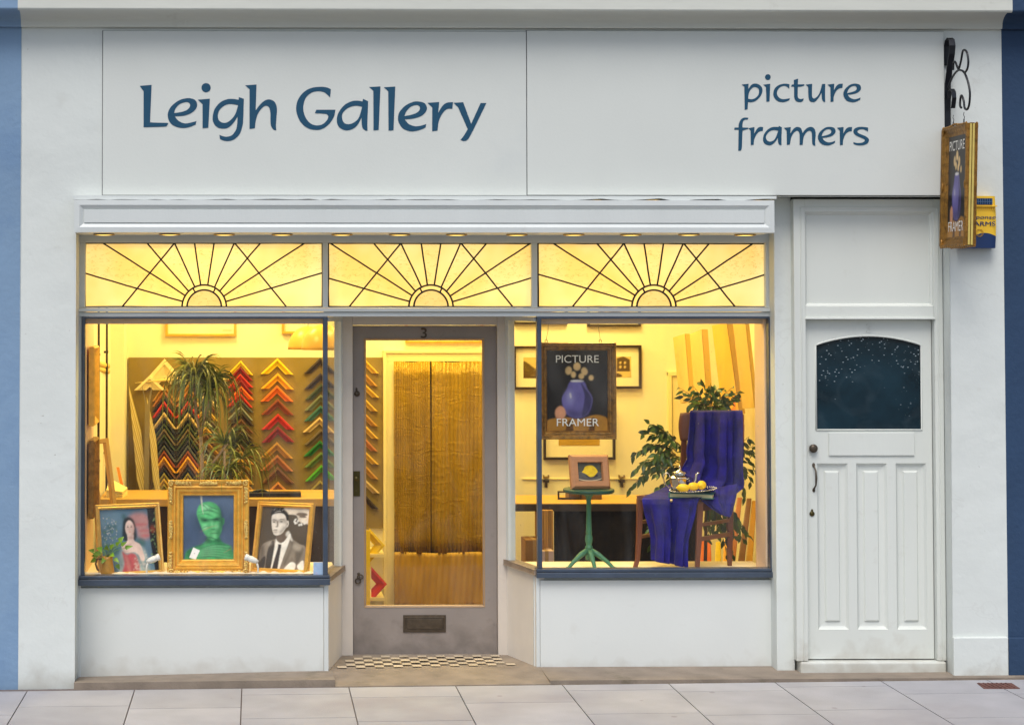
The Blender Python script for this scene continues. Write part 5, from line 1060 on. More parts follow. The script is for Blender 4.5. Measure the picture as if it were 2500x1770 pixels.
t = thing('low_box', 'low brown carton lying on the desk behind the pedestal table', 'box', P(1440, 1212, 1.5)); a, b, c, d_ = RC(1386, 1197, 1466, 1213, 1.5); mb = MB(); mb.box(a, b, 1.45, 1.6, zdk, zdk+0.05); mb.build('carton', M('brown_carton', (110, 82, 44), 0.7), t, bevel=0.002); mb = MB(); mb.rings(xx(1384, 1.45)-xx(1360, 1.45)+0.1, 0.06, [(0, 1.445), (0.004, 1.44), (0.012, 1.44), (0.014, 1.45)], x0=xx(1360, 1.45), z0=zdk+0.001); mb.build('handle', BLACKF, t)
for px in (1334, 1519):
    t = thing('bench_clamp', 'small black clamp on the back wall %s' % ('left of the lemon picture' if px == 1334 else 'right of the lemon picture'), 'clamp', P(px, 1165, YB-0.01), group='black clamps on the wall behind the desk')
    mb = MB(); Yq = YB-0.04
    for (x_0, y_0, x_1, y_1) in ((-7, 1160, -5, 1164), (5, 1160, 7, 1164), (-7, 1164, 7, 1167)): a, b, c, d_ = RC(px+x_0, y_0, px+x_1, y_1, Yq); mb.box(a, b, Yq, Yq+0.038, c, d_)
    mb.build('jaw', M('brass_clip', (130, 100, 40), 0.4), t)
    mb = MB(); a, b, c, d_ = RC(px-7, 1171, px+7, 1178, Yq); mb.box(a, b, Yq, Yq+0.038, c, d_); a, b, c, d_ = RC(px-3, 1178, px+3, 1190, Yq); mb.box(a, b, Yq, Yq+0.038, c, d_+0.001); mb.build('body', BLACKF, t, bevel=0.003)
t = thing('wall_rail', 'thin pale horizontal rail on the back wall above the desk', 'rail', P(1440, 1168, YB)); mb = MB(); a, b, c, d_ = RC(1275, 1168, 1570, 1170, YB-0.012); mb.box(a, b, YB-0.012, YB, c, d_); mb.build('strip', CAS, t)

# ------------------------------------------------------------------ pictures on the back wall
PW = [(0, -0.014), (0.002, -0.018), (0.016, -0.018), (0.018, -0.01), (0.019, 0.0)]
def wallpic(q0, y0, q1, y1, lab, fm, art, mat, group='pictures on the back wall', name='wall_picture', Y=YB-0.022):
    a, b, c, d_ = RC(q0, y0, q1, y1, Y); prof = PW
    r = framed(name, lab, 'framed picture', (q0+q1)/2, y1, Y, b-a, d_-c, prof, fm, art=art, mat=mat, group=group, back=0.02, res=44); return r
pa = A('pencil_paper', (226, 196, 120), 0.6, var=0.25, vs=40); pk = A('engraving_ink', (96, 74, 34), 0.6, var=0.3, vs=40)
hill = [pa, (pk, [[(0, 0, 1), (0, 0.8), (0.3, 0.5), (0.6, 0.2), (1, 0.0, 1)], [(0.45, 0.5, 1), (0.5, 1, 1), (0.56, 1, 1), (0.52, 0.5, 1)]])]
street = [pa, (pk, [[(0.05, 0.3, 1), (0.05, 0.75, 1), (0.3, 0.9, 1), (0.45, 0.7, 1), (0.45, 0.3, 1)], [(0.6, 0.3, 1), (0.6, 0.9, 1), (0.78, 1, 1), (0.95, 0.85, 1), (0.95, 0.3, 1)], [(0.0, 0.05), (0.1, 0.2), (0.6, 0.22), (0.75, 0.08), (0.6, 0.02)]]), (pa, [ell(0.7, 0.7, 0.03, 0.06), ell(0.82, 0.7, 0.03, 0.06), ell(0.7, 0.5, 0.03, 0.06), ell(0.82, 0.5, 0.03, 0.06), ell(0.2, 0.6, 0.03, 0.06), ell(0.33, 0.6, 0.03, 0.06), ell(0.3, 0.13, 0.12, 0.03)])]
wallpic(1254, 845, 1392, 951, 'black framed drawing on cream mount, left of the hanging picture framer sign', BLACKF, hill, (0.075, 0.085))
wallpic(1428, 843, 1566, 949, 'black framed street engraving on cream mount, right of the hanging picture framer sign', BLACKF, street, (0.075, 0.085))
wallpic(1327, 1000, 1502, 1122, 'wide black framed print on cream mount, directly below the hanging picture framer sign', BLACKF, [A('sepia_map', (190, 150, 50), 0.6, var=0.25, vs=30)], (0.115, 0.105))
wallpic(1252, 690, 1386, 792, 'black framed picture high on the wall, its lower edge above the drawing at left', BLACKF, hill, (0.08, 0.09))
wallpic(1434, 690, 1564, 798, 'black framed picture high on the wall, its lower edge above the street engraving', BLACKF, street, (0.08, 0.09))
wallpic(404, 720, 577, 821, 'gold framed picture with a small red label, high above the olive sample board', GOLD, [MATB, (A('red_label', (206, 90, 50)), [[(0.82, 0.10, 1), (0.97, 0.10, 1), (0.97, 0.13, 1), (0.82, 0.13, 1)]])], None)
wallpic(688, 720, 800, 815, 'gold framed picture partly hidden by the pendant shades', GOLD, [MATB], None)
wallpic(990, 770, 1180, 838, 'thin gold framed picture above the inner doorway', GOLD, [MATB], None)

# ------------------------------------------------------------------ pendant shades
SHD = M('cream_enamel_shade', (226, 178, 84), 0.35, var=0.02)
for k, (px, py, Y, rr, lb) in enumerate(((752, 853, 1.9, 0.145, 'left and farther of two cream dome pendant shades'), (790, 854, 1.5, 0.155, 'right and nearer of two cream dome pendant shades'))):
    p = P(px, py, Y); t = thing('pendant_lamp', lb, 'lamp', p, group='cream dome pendant shades')
    mb = MB(); n = 12; o_ = [(rr*math.cos(math.pi/2*i/n)**1.0 if i < n else 0.02, rr*1.15*math.sin(math.pi/2*i/n)) for i in range(n+1)]
    mb.lathe(p, o_+[(0.018, rr*1.14)]+[(max(0.01, r_-0.004), h_ if i else 0.002) for i, (r_, h_) in reversed(list(enumerate(o_)))], seg=36); mb.build('shade', SHD, t)
    mb = MB(); mb.tube([p+Vector((0, 0, rr*1.1)), (p.x, p.y, 2.895)], 0.004, seg=6); mb.build('cord', WHITEP, t)
    mb = MB(); mb.ball(p+Vector((0, 0, 0.05)), 0.03); mb.build('bulb', M('bulb', (255, 236, 190), 0.3, emit=3), t)

# ------------------------------------------------------------------ the left wall: frames on the reveal, leaning frame, mirror strips
for (y0, y1, lb) in ((845, 1036, 'narrow gilt framed mirror on the left reveal, the upper of two'), (1070, 1258, 'carved gilt frame on the left reveal, the lower of two')):
    xr = xx(228, 0.62)
    za, zb_ = P(220, y1, 0.35).z, P(220, y0, 0.35).z
    t = thing('reveal_frame', lb, 'framed picture', (xr+0.012, 0.33, za), Matrix.Rotation(R(90), 4, 'Z'), group='frames on the left window reveal')
    w_, h_ = 0.34, zb_-za; mb = MB(); mb.rings(w_, h_, [(0, 0.0), (0, -0.03), (0.01, -0.038), (0.03, -0.025), (0.05, -0.012), (0.052, -0.004)]); mb.build('frame', GOLD if y0 < 900 else ANTQ, t, local=True)
    mb = MB(); mb.add([(-w_/2+.05, -0.005, .05), (w_/2-.05, -0.005, .05), (w_/2-.05, -0.005, h_-.05), (-w_/2+.05, -0.005, h_-.05)], [(0, 1, 2, 3)]); mb.build('panel', GOLDL, t, local=True)
t = thing('empty_picture', 'tall empty pale wooden frame leaning at the far left of the bay', 'frame', P(262, 1245, 0.75), Matrix.Rotation(R(35), 4, 'Z') @ Matrix.Rotation(R(-6), 4, 'X') @ Matrix.Rotation(R(-5), 4, 'Y'))
mb = MB(); mb.rings(0.14, 0.46, [(0, 0.02), (0, -0.01), (0.025, -0.012), (0.03, 0.0), (0.03, 0.02)]); mb.build('frame', BENCH, t, local=True)
for px, lb in ((237, 'left'), (255, 'right')):
    t = thing('mirror_strip', 'thin dark strip added for a mirror edge at the left wall, the %s of two' % lb, 'mirror strip', P(px, 1200, 1.2), group='dark mirror strips at the left wall')  # dark strips added in place of a mirror reflecting the sample board
    Yp = 0.95 if px == 237 else 1.6; a, b = P(px, 785, Yp), P(px, 1240, Yp); mb = MB(); mb.tube([(xwL+0.02, Yp, 0.9), (xwL+0.02, Yp, 2.85)], 0.008); mb.build('tube', BLACKF, t)
    mb = MB()
    for z in (1.2, 1.9): mb.box(xwL, xwL+0.03, Yp-0.012, Yp+0.012, z, z+0.015)
    mb.build('bracket', BLACKF, t)
t = thing('rolled_paper', 'two cream paper rolls lying across at the left wall', 'paper rolls', P(245, 890, 1.2)); mb = MB()
for z, yy_ in ((890, 1.0), (903, 1.05)): mb.tube([P(228, z-4, yy_), P(262, z+4, yy_+0.8)], 0.022)
mb.build('rolls', M('cream_paper_roll', (230, 200, 110), 0.6), t)
t = thing('leaning_stick', 'dark and orange moulding length leaning against the left wall', 'moulding', P(300, 1235, 1.4)); mb = MB(); mb.hexa([P(305, 1240, 1.3), P(314, 1240, 1.3), P(291, 1140, 1.5), P(284, 1140, 1.5), P(305, 1240, 1.33), P(314, 1240, 1.33), P(291, 1140, 1.53), P(284, 1140, 1.53)]); mb.build('orange_length', cmat('orange'), t)
t = thing('card_offcuts', 'pile of pale card offcuts on the workbench at the far left', 'card', P(285, 1225, 1.1)); mb = MB()
for i in range(6):
    p = P(283, 1216-i*4, 1.15); mb.prism([(p.x-0.06, p.y-0.05, p.z), (p.x+0.05, p.y-0.06, p.z-0.012), (p.x+0.07, p.y+0.1, p.z+0.0), (p.x-0.05, p.y+0.12, p.z+0.02+0.008*i)], (0, 0, 0.006))
mb.build('cards', M('pale_card', (240, 222, 150), 0.7, island=0.2), t)

# behind the entrance door: rack with samples
t = thing('sample_rack', 'low cream shelf rack beside the inner doorway', 'shelf', P(915, 1480, 1.9)); Yk = 2.1
mb = MB()
for y_ in (1352, 1458):
    a, b, c, d_ = RC(890, y_, 938, y_+8, Yk); mb.box(a, b, Yk, YB-0.03, c, d_)
mb.build('shelf', CAS, t)
mb = MB(); a, b, c, d_ = RC(892, 1294, 903, 1560, Yk); mb.box(a, b, Yk-0.03, Yk-0.001, -0.02, d_); mb.build('upright', cmat('yellow'), t)
chevs = [(905, 1318, 'yellow', 'yellow corner sample resting on the upper shelf beside the inner doorway'), (910, 1412, 'red', 'red corner sample resting on the lower shelf beside the inner doorway')]
for px, py, c, lb in chevs:
    s = (11+Yk)/4400; o = chev_mesh(round(42*s, 3), round(38*s, 3), round(26*s, 3)).build('frame_sample', cmat(c), None); o.matrix_world = Matrix.Translation(P(px+34, py+12, Yk+0.05)) @ Matrix.Rotation(R(90), 4, 'Y'); tag(o, lb, 'frame sample', 'corner samples on the shelf rack')

# ------------------------------------------------------------------ long leaved plants
def straps(mb, c, n, Lr, W, up_, spread, droop):
    for _ in range(n):
        a = random.uniform(0, 2*math.pi); e = random.uniform(-0.15, 1.0)**1.0*up_; d = Vector((math.cos(a)*spread, math.sin(a)*spread*0.7, e)).normalized()
        L0 = Lr*random.uniform(0.6, 1.15); k_ = 9; pts = []; p = Vector(c); v = d.copy(); w0 = W*random.uniform(.7, 1.2)
        for i in range(k_+1):
            pts.append(p.copy()); p = p+v*(L0/k_); v = (v+Vector((0, 0, -droop*random.uniform(.8, 1.2)/k_*(1+i*0.35)))).normalized()
        vs = []
        for i, q_ in enumerate(pts):
            t_ = (pts[min(i+1, k_)]-pts[max(0, i-1)]).normalized(); s = t_.cross(Vector((math.cos(a+.4), math.sin(a+.4), 0.5))).normalized() if True else 0
            ww = w0*min(1, 0.35+i*0.35)*(1-(i/k_)**2.5)+0.0004; vs += [q_-s*ww/2, q_+s*ww/2]
        mb.add(vs, [(2*i, 2*i+1, 2*i+3, 2*i+2) for i in range(k_)], 0, True)
Yp = 0.42
t = thing('dragon_plant', 'tall long leaved potted plant with pale cane stems behind the ornate frame', 'plant', P(490, 1390, Yp))
mb = MB(); p = WM[t.name].translation; mb.lathe((p.x, Yp, zDeck), [(0.06, 0), (0.075, 0.12), (0.08, 0.125), (0.07, 0.12)], seg=20); mb.build('pot', M('terracotta_pot', (150, 84, 50), 0.8), t)
mb = MB(); base = Vector((p.x, Yp, zDeck+0.1)); fork = P(490, 1065, Yp); h1_, h2_, h3_ = P(474, 925, Yp), P(512, 950, Yp+0.03), P(545, 1090, Yp)
mb.tube([base, P(494, 1150, Yp), fork], [0.014, 0.013, 0.012]); mb.tube([fork, P(478, 1010, Yp), h1_], [0.010, 0.009, 0.008]); mb.tube([fork, P(500, 1010, Yp), P(516, 965, Yp), h2_], [0.010, 0.008, 0.008, 0.008]); mb.tube([base, P(520, 1130, Yp), P(560, 1075, Yp), h3_], [0.010, 0.009, 0.008, 0.008])
mb.build('cane', BARK, t)
mb = MB()
straps(mb, h1_, 75, 0.44, 0.0125, 1.3, 0.45, 4.2); straps(mb, h2_, 62, 0.46, 0.012, 1.3, 0.45, 4.0); straps(mb, h1_, 44, 0.27, 0.012, 2.0, 0.8, 1.1); straps(mb, h2_, 40, 0.26, 0.012, 2.0, 0.8, 1.1)
mb.build('leaves', LEAFD, t)
t = thing('grassy_plant', 'lower bushy long leaved plant behind the right side of the ornate frame', 'plant', P(560, 1390, Yp))
p = WM[t.name].translation; mb = MB(); mb.lathe((p.x, Yp+0.1, zDeck), [(0.05, 0), (0.065, 0.11), (0.07, 0.115), (0.06, 0.11)], seg=20); mb.build('pot', M('terracotta_pot', (150, 84, 50), 0.8), t)
mb = MB(); straps(mb, P(548, 1085, Yp), 55, 0.30, 0.012, 1.6, 0.8, 1.5); straps(mb, P(548, 1155, Yp), 80, 0.30, 0.012, 1.0, 0.9, 1.8); straps(mb, P(590, 1120, Yp+0.1), 50, 0.36, 0.010, 1.0, 0.8, 2.3); straps(mb, P(520, 1185, Yp), 30, 0.2, 0.010, 1.1, 0.8, 1.6)
mb.build('leaves', LEAFD, t)
mb = MB(); mb.tube([Vector((p.x, Yp+0.1, zDeck+0.1)), P(548, 1180, Yp), P(548, 1100, Yp)], 0.008); mb.build('stem', BARK, t)
# ================================================================== right bay: hanging sign picture
def girl_standin():     # generic still life in the same colours
    vio, viod, och, cre, pe, whi = A('violet_glaze', (104, 96, 160), 0.4), A('violet_dark', (58, 52, 96), 0.4), A('ochre_cloth', (176, 122, 42), 0.5, var=0.2), A('cream_petal', (226, 190, 130), 0.5), A('peach_glaze', (214, 150, 112), 0.4), A('white_rim', (232, 226, 214), 0.4)
    return [A('black_ground', (30, 24, 22), 0.4, var=0.3, vs=4),
            (och, [[(0.0, 0.0, 1), (0.0, 0.13), (0.3, 0.17), (0.55, 0.15), (0.8, 0.2), (1.0, 0.15), (1, 0, 1)]]),
            (A('ochre_fold', (96, 60, 22), 0.5), [[(0.3, 0.0, 1), (0.36, 0.13), (0.42, 0.12), (0.44, 0.0, 1)], [(0.68, 0.0, 1), (0.74, 0.16), (0.8, 0.14), (0.78, 0.0, 1)]]),
            (cre, [ell(0.36, 0.75, 0.055, 0.05, 8, 0.4), ell(0.50, 0.80, 0.06, 0.05, 8), ell(0.62, 0.74, 0.055, 0.048, 8, -0.4), ell(0.44, 0.70, 0.04, 0.04, 8), ell(0.57, 0.68, 0.045, 0.035, 8), ell(0.73, 0.66, 0.04, 0.035, 8)]),
            (vio, [[(0.40, 0.62), (0.33, 0.52), (0.25, 0.40), (0.30, 0.24), (0.42, 0.17), (0.58, 0.17), (0.70, 0.24), (0.75, 0.40), (0.67, 0.52), (0.60, 0.62)]]),
            (viod, [[(0.56, 0.60), (0.64, 0.52), (0.74, 0.40), (0.69, 0.25), (0.58, 0.175), (0.60, 0.3), (0.62, 0.45)]]),
            (A('violet_light', (160, 156, 200), 0.4), [ell(0.38, 0.42, 0.05, 0.09, 8, 0.2)], 0.03, 0.8), (viod, [[(0.30, 0.24), (0.42, 0.165), (0.58, 0.165), (0.70, 0.24), (0.72, 0.32), (0.5, 0.24), (0.28, 0.30)]], 0.03, 0.8),
            (whi, [ell(0.50, 0.62, 0.11, 0.014, 12), ell(0.39, 0.44, 0.012, 0.035, 8, 0.2)], 0.006, 0.8),
            (pe, [[(0.14, 0.20), (0.15, 0.27), (0.22, 0.31), (0.29, 0.28), (0.31, 0.20), (0.24, 0.14), (0.17, 0.15)]])]
def letters(root, body, cx, cz, h, y, mat, wf=1.0, name='lettering', maxw=None):
    vs, fs = text_mesh(body, h, wf)
    if maxw:
        W_ = max(v.x for v in vs)-min(v.x for v in vs); vs = [Vector((v.x*maxw/W_, 0, v.z)) for v in vs]
    mb = MB(); mb.add([Vector((cx, y, cz))+v for v in vs], fs); mb.build(name, mat, root, local=True)
WHT = M('white_lettering', (240, 236, 226), 0.5, var=0.01)
PB = [(0, -0.02), (0.004, -0.030), (0.016, -0.028), (0.030, -0.016), (0.033, -0.02), (0.040, -0.018), (0.050, -0.006), (0.052, 0.0)]
YH = 0.30; a, b, c, d_ = RC(1316, 836, 1504, 1072, YH)
HS = framed('hanging_picture', 'antique gilt framed PICTURE FRAMER sign hanging inside the right bay window', 'framed sign', 1410, 1072, YH, b-a, d_-c, PB, ANTQ, art=girl_standin(), back=0.015, res=120)
W0, H0 = b-a, d_-c
letters(HS, 'PICTURE', 0, H0-0.052-0.075, 0.047, 0.002, WHT, maxw=0.27); letters(HS, 'FRAMER', 0, 0.052+0.030, 0.047, 0.001, WHT, maxw=0.265)
mb = MB()
for px in (1334, 1466):
    x = P(px, 830, YH).x-(a+b)/2; mb.tube([(x-0.006, 0, H0-0.002), (x-0.007, 0, H0+0.012), (x, 0, H0+0.02), (x+0.007, 0, H0+0.012), (x+0.006, 0, H0-0.002)], 0.0025, seg=6)
    q_ = P(1340 if px == 1334 else 1457, 775, YH); mb.tube([(x, 0, H0+0.018), ((x+q_.x-(a+b)/2)/2+0.004, 0, H0+0.07), (q_.x-(a+b)/2, 0, q_.z-c+0.03)], 0.0014, seg=5)
mb.build('hanging_wire', IRON, HS, local=True)
mb = MB()
for sx in (-1, 1):
    for z in (0.018, H0-0.018):
        for k in range(6):
            q_ = 0.012*k; mb.ball((sx*(W0/2-0.016-q_), -0.026, z), (0.009-0.001*k, 0.006, 0.007), seg=8, rings=5); mb.ball((sx*(W0/2-0.014), -0.026, z+(q_ if z < 0.1 else -q_)), (0.006, 0.006, 0.008-0.001*k), seg=8, rings=5)
mb.build('corner_ornament', ANTQ, HS, local=True)

# ------------------------------------------------------------------ pedestal table with the lemon picture
YT = 0.30; pt = P(1438, 1388, YT); pt.z = zDeck
t = thing('pedestal_table', 'green painted tripod pedestal table with a round top', 'table', pt)
zt_ = P(1438, 1196, YT).z; hh = zt_-pt.z
mb = MB(); r_ = 62/400*(11+YT)/11; mb.lathe((pt.x, YT, zt_), [(0.05, -0.022), (r_*0.94, -0.016), (r_, -0.010), (r_, 0.004), (r_-0.004, 0.008), (0.01, 0.007)], seg=40); mb.build('table_top', M('dark_green_paint', (30, 74, 56), 0.4, var=0.1), t)
mb = MB(); prof = [(0.040, hh-0.02), (0.030, hh-0.03), (0.018, hh-0.045), (0.0145, hh-0.07), (0.015, hh-0.15), (0.018, hh-0.25), (0.020, hh-0.268), (0.017, hh-0.272), (0.021, hh-0.285), (0.024, hh-0.305), (0.020, hh-0.33), (0.016, hh-0.345), (0.024, hh-0.352), (0.024, hh-0.362), (0.019, hh-0.37), (0.022, hh-0.42), (0.020, hh-0.435)]
mb.lathe((pt.x, YT, pt.z), list(reversed(prof)), seg=20); mb.build('column', GREENP, t)
for k, ang in enumerate((205, -25, 278)):
    d = Vector((math.cos(R(ang)), math.sin(R(ang)), 0)); mb = MB(); o_ = Vector((pt.x, YT, pt.z))
    Lr = 0.17 if k < 2 else 0.13
    pts = [o_+Vector((0, 0, hh-0.375))+d*0.01, o_+Vector((0, 0, hh-0.40))+d*Lr*0.35, o_+Vector((0, 0, 0.05))+d*Lr*0.68, o_+Vector((0, 0, 0.016))+d*Lr*0.9, o_+Vector((0, 0, 0.008))+d*Lr*1.12]
    mb.tube(pts, [0.018, 0.018, 0.013, 0.011, 0.007], seg=10); mb.build('leg', GREENP, t)
lw = M('pinkish_oak', (196, 136, 92), 0.5, var=0.08, vs=10, bump=0.3, stretch=(0.3, 1, 3))
lemart = [A('dark_olive_ground', (84, 80, 62), 0.5, var=0.2, vs=20), (A('cream_rim', (214, 196, 160), 0.5), [ell(0.5, 0.28, 0.6, 0.27, 20)]), (A('grey_plate', (92, 88, 84), 0.5, var=0.15), [ell(0.5, 0.30, 0.575, 0.25, 20)]),
          (A('lemon_shadow', (52, 48, 44), 0.5), [ell(0.6, 0.3, 0.25, 0.10)]), (A('lemon_paint', (250, 204, 26), 0.5, var=0.04), [[(0.2, 0.5), (0.27, 0.6), (0.34, 0.78), (0.5, 0.86), (0.66, 0.84), (0.79, 0.68), (0.84, 0.56), (0.84, 0.48), (0.77, 0.38), (0.66, 0.25), (0.5, 0.24), (0.36, 0.38), (0.27, 0.44)]])]
PL = [(0, -0.004), (0.012, -0.016), (0.016, -0.018), (0.046, -0.016), (0.048, -0.010), (0.049, 0.0)]
fl = framed('lemon_picture', 'small wooden framed painting of a lemon on a plate standing on the green table', 'framed picture', 1443, 1193, YT-0.02, 0.262, 0.212, PL, lw, yaw=14, lean=12, roll=1, art=lemart)
fl.location.z = zt_+0.010; 

# ------------------------------------------------------------------ chair with the velvet cloth
chz = zDeck
FLp, FRp, BLp, BRp = Vector((2.415, 0.34, 0)), Vector((2.745, 0.15, 0)), Vector((2.70, 0.62, 0)), Vector((3.00, 0.40, 0))
zse = P(1620, 1222, 0.2).z
t = thing('wooden_chair', 'brown wooden chair with curved legs standing in the right bay window', 'chair', (2.7, 0.38, chz))
def leg(p, z1, curve=None):
    mb = MB(); s = 0.017; lev = [(chz, 0.75), (chz+0.05, 0.8), (chz+0.18, 0.95), (z1-0.06, 1.1), (z1, 1.2)]; rings_ = []
    for z, k_ in lev:
        off = (curve(z) if curve else Vector((0, 0, 0))); rings_.append([p+off+Vector((sx*s*k_, sy*s*k_, z)) for sx, sy in ((-1, -1), (1, -1), (1, 1), (-1, 1))])
    vs = [v for r in rings_ for v in r]; mb.add(vs, [(i*4+j, i*4+(j+1) % 4, (i+1)*4+(j+1) % 4, (i+1)*4+j) for i in range(len(lev)-1) for j in range(4)]+[(3, 2, 1, 0), tuple(len(vs)-4+k for k in range(4))]); mb.build('leg', CHAIRW, t, bevel=0.003)
fdir = (Vector((FLp+FRp)/2)-Vector((BLp+BRp)/2)).normalized()
leg(FLp, zse, lambda z: Vector((-0.035, -0.012, 0))*max(0, 1-(z-chz)/0.12)**1.5+Vector((-0.008, 0, 0))*math.sin((z-chz)*8)); leg(FRp, zse, lambda z: Vector((-0.022, -0.012, 0))*max(0, 1-(z-chz)/0.3))
leg(BRp, zse-0.02, lambda z: Vector((-0.0, 0.02, 0))*max(0, 1-(z-chz)/0.3))
ztr = P(1675, 1008, 0.6).z
backl = (BLp-FLp).normalized()
for p, nm in ((BLp, 0), (BRp, 1)):
    mb = MB(); pts = [p+Vector((0, 0, zse-0.03))]+([p+Vector((0, 0, chz))] if nm == 0 else [])
    lo = chz if nm == 0 else zse-0.03
    top = p+Vector((0.03, 0.05, ztr-0.01)); top.z = ztr-0.01
    if nm == 0: top = Vector((2.765, 0.60, ztr-0.01))
    else: top = Vector((3.05, 0.44, ztr-0.01))
    a_ = Vector((p.x, p.y, lo)); b_ = Vector((p.x+(0.05 if nm == 0 else 0), p.y, zse+0.05)); d1 = 0.016
    vs = []
    for q_ in (a_, b_, top): vs += [q_+Vector((sx*d1, sy*d1, 0)) for sx, sy in ((-1, -1), (1, -1), (1, 1), (-1, 1))]
    mb.add(vs, [(i*4+j, i*4+(j+1) % 4, (i+1)*4+(j+1) % 4, (i+1)*4+j) for i in range(2) for j in range(4)]+[(8, 9, 10, 11), (3, 2, 1, 0)]); mb.build('back_post', CHAIRW, t, bevel=0.003)
TL, TR = Vector((2.80, 0.60, 0)), Vector((3.07, 0.42, 0)); TLx = P(1661, 1040, 0.60)
mb = MB(); zl0, zl1 = P(1675, 1075, .6).z, ztr
A_ = Vector((TLx.x, 0.60, 0)); Bq = Vector((3.09, 0.40, 0)); n = 14; rows = []
nn = Vector(((Bq-A_).y, -(Bq-A_).x, 0)).normalized()
for j in range(9):
    v = j/8; row = []
    for i in range(n+1):
        u = i/n; inset = 0.012*math.sin(math.pi*v) if u < 0.1 else 0
        row.append(A_.lerp(Bq, u)+Vector((-inset*1.0, 0, zl0+(zl1-zl0)*v+0.012*math.sin(math.pi*u)*v))+nn*(-0.03*math.sin(math.pi*u)))
    rows.append(row)
mb.grid(rows); mb.build('back_rest', CHAIRW, t, solid=0.018)
mb = MB()
mb.prism([v+Vector((0, 0, zse-0.005)) for v in (FLp+Vector((-0.02, -0.01, 0)), FRp+Vector((0.0, -0.02, 0)), BRp+Vector((0.02, 0, 0)), BLp+Vector((0, 0.02, 0)))], (0, 0, 0.018)); mb.build('seat', CHAIRW, t, bevel=0.004)
def rail(p, q_, z, h_, th=0.009):
    d = (q_-p).normalized(); n_ = Vector((d.y, -d.x, 0))*th; mb = MB(); mb.prism([p+n_+Vector((0, 0, z)), q_+n_+Vector((0, 0, z)), q_-n_+Vector((0, 0, z)), p-n_+Vector((0, 0, z))], (0, 0, h_)); return mb
for (p, q_, z, h_, nm) in ((FLp, FRp, zse-0.06, 0.055, 'apron'), (FRp, BRp, zse-0.06, 0.055, 'apron'), (FLp, BLp, zse-0.06, 0.055, 'apron'), (FRp, BRp, zse-0.155, 0.02, 'stretcher'), (FRp, BRp, zse-0.245, 0.026, 'stretcher'), (FLp, BLp, zse-0.16, 0.02, 'stretcher'), (FLp, BLp, zse-0.25, 0.02, 'stretcher')):
    rail(p, q_, z, h_).build(nm, CHAIRW, t)
for z in (1108, 1160): mb = rail(Vector((2.79, 0.61, 0)), Vector((3.02, 0.43, 0)), P(1680, z+10, .6).z, 0.03); mb.build('back_slat', CHAIRW, t)

# cloth
def fold(rows_px, name, ncol, nf, amp, ph=0.0, parent=None, fan=None):
    rows = []
    m_ = len(rows_px); K_ = 6
    for j in range((m_-1)*K_+1):
        i0 = min(j//K_, m_-2); f = j/K_-i0; ra, rb = rows_px[i0], rows_px[i0+1]
        v_ = [ra[k]+(rb[k]-ra[k])*f for k in range(len(ra))]      # xl yl Yl xr yr Yr amp
        row = []
        for i in range(ncol+1):
            u = i/ncol; p = P(v_[0], v_[1], v_[2]).lerp(P(v_[3], v_[4], v_[5]), u)
            s_ = 0.75*math.sin(2*math.pi*nf*u+ph+0.035*j+1.4*math.sin(4.1*u+ph))+0.35*math.sin(2*math.pi*nf*1.7*u-0.02*j+2*ph); s2 = math.sin(2*math.pi*nf*2.3*u+1.7*ph+j*0.05)
            a_ = amp*v_[6]; p = p+Vector((0.25*a_*s2, -a_*(abs(s_)**0.7*(1 if s_ > 0 else -1))-0.3*a_*s2, 0.0))
            row.append(p)
        rows.append(row)
    mb = MB(); mb.grid(rows); return mb
rows_b = [(1690, 1120, 0.66, 1812, 1120, 0.50, 0.8), (1687, 1040, 0.65, 1814, 1040, 0.49, 0.7), (1686, 1006, 0.63, 1812, 1005, 0.46, 0.2), (1685, 1002, 0.61, 1812, 1002, 0.42, 0.15), (1682, 1006, 0.575, 1812, 1005, 0.38, 0.25), (1681, 1030, 0.56, 1812, 1030, 0.36, 0.7),
          (1679, 1070, 0.54, 1811, 1080, 0.34, 1.0), (1676, 1100, 0.52, 1811, 1120, 0.32, 1.1), (1680, 1120, 0.50, 1812, 1155, 0.32, 1.2), (1668, 1145, 0.48, 1816, 1190, 0.31, 1.2), (1672, 1160, 0.44, 1800, 1203, 0.29, 1.0), (1690, 1185, 0.38, 1792, 1220, 0.25, 0.9), (1702, 1206, 0.30, 1788, 1240, 0.22, 0.7), (1722, 1226, 0.22, 1786, 1255, 0.20, 0.5), (1765, 1258, 0.24, 1782, 1263, 0.22, 0.2)]
CL = thing('velvet_cloth', 'violet velvet cloth draped over the chair back and seat', 'cloth', (2.85, 0.4, ztr))
VB = fold(rows_b, 'c', 56, 3.1, 0.040, 0.6); VB.build('back_drape', VELVET, CL, solid=0.004, sub=1)
rows_s = [(1640, 1180, 0.50, 1740, 1195, 0.42, 0.3), (1600, 1201, 0.42, 1745, 1210, 0.28, 0.3), (1574, 1212, 0.31, 1716, 1213, 0.14, 0.3), (1569, 1219, 0.27, 1708, 1218, 0.10, 0.3), (1572, 1232, 0.25, 1702, 1228, 0.09, 0.5), (1578, 1255, 0.25, 1696, 1262, 0.09, 0.9), (1588, 1285, 0.25, 1688, 1290, 0.09, 1.1), (1594, 1315, 0.25, 1680, 1320, 0.10, 1.2), (1593, 1350, 0.24, 1679, 1350, 0.10, 1.2), (1592, 1368, 0.24, 1680, 1386, 0.10, 1.2)]
fold(rows_s, 's', 48, 2.4, 0.032, 2.0).build('front_drape', VELVET, CL, solid=0.004, sub=1)
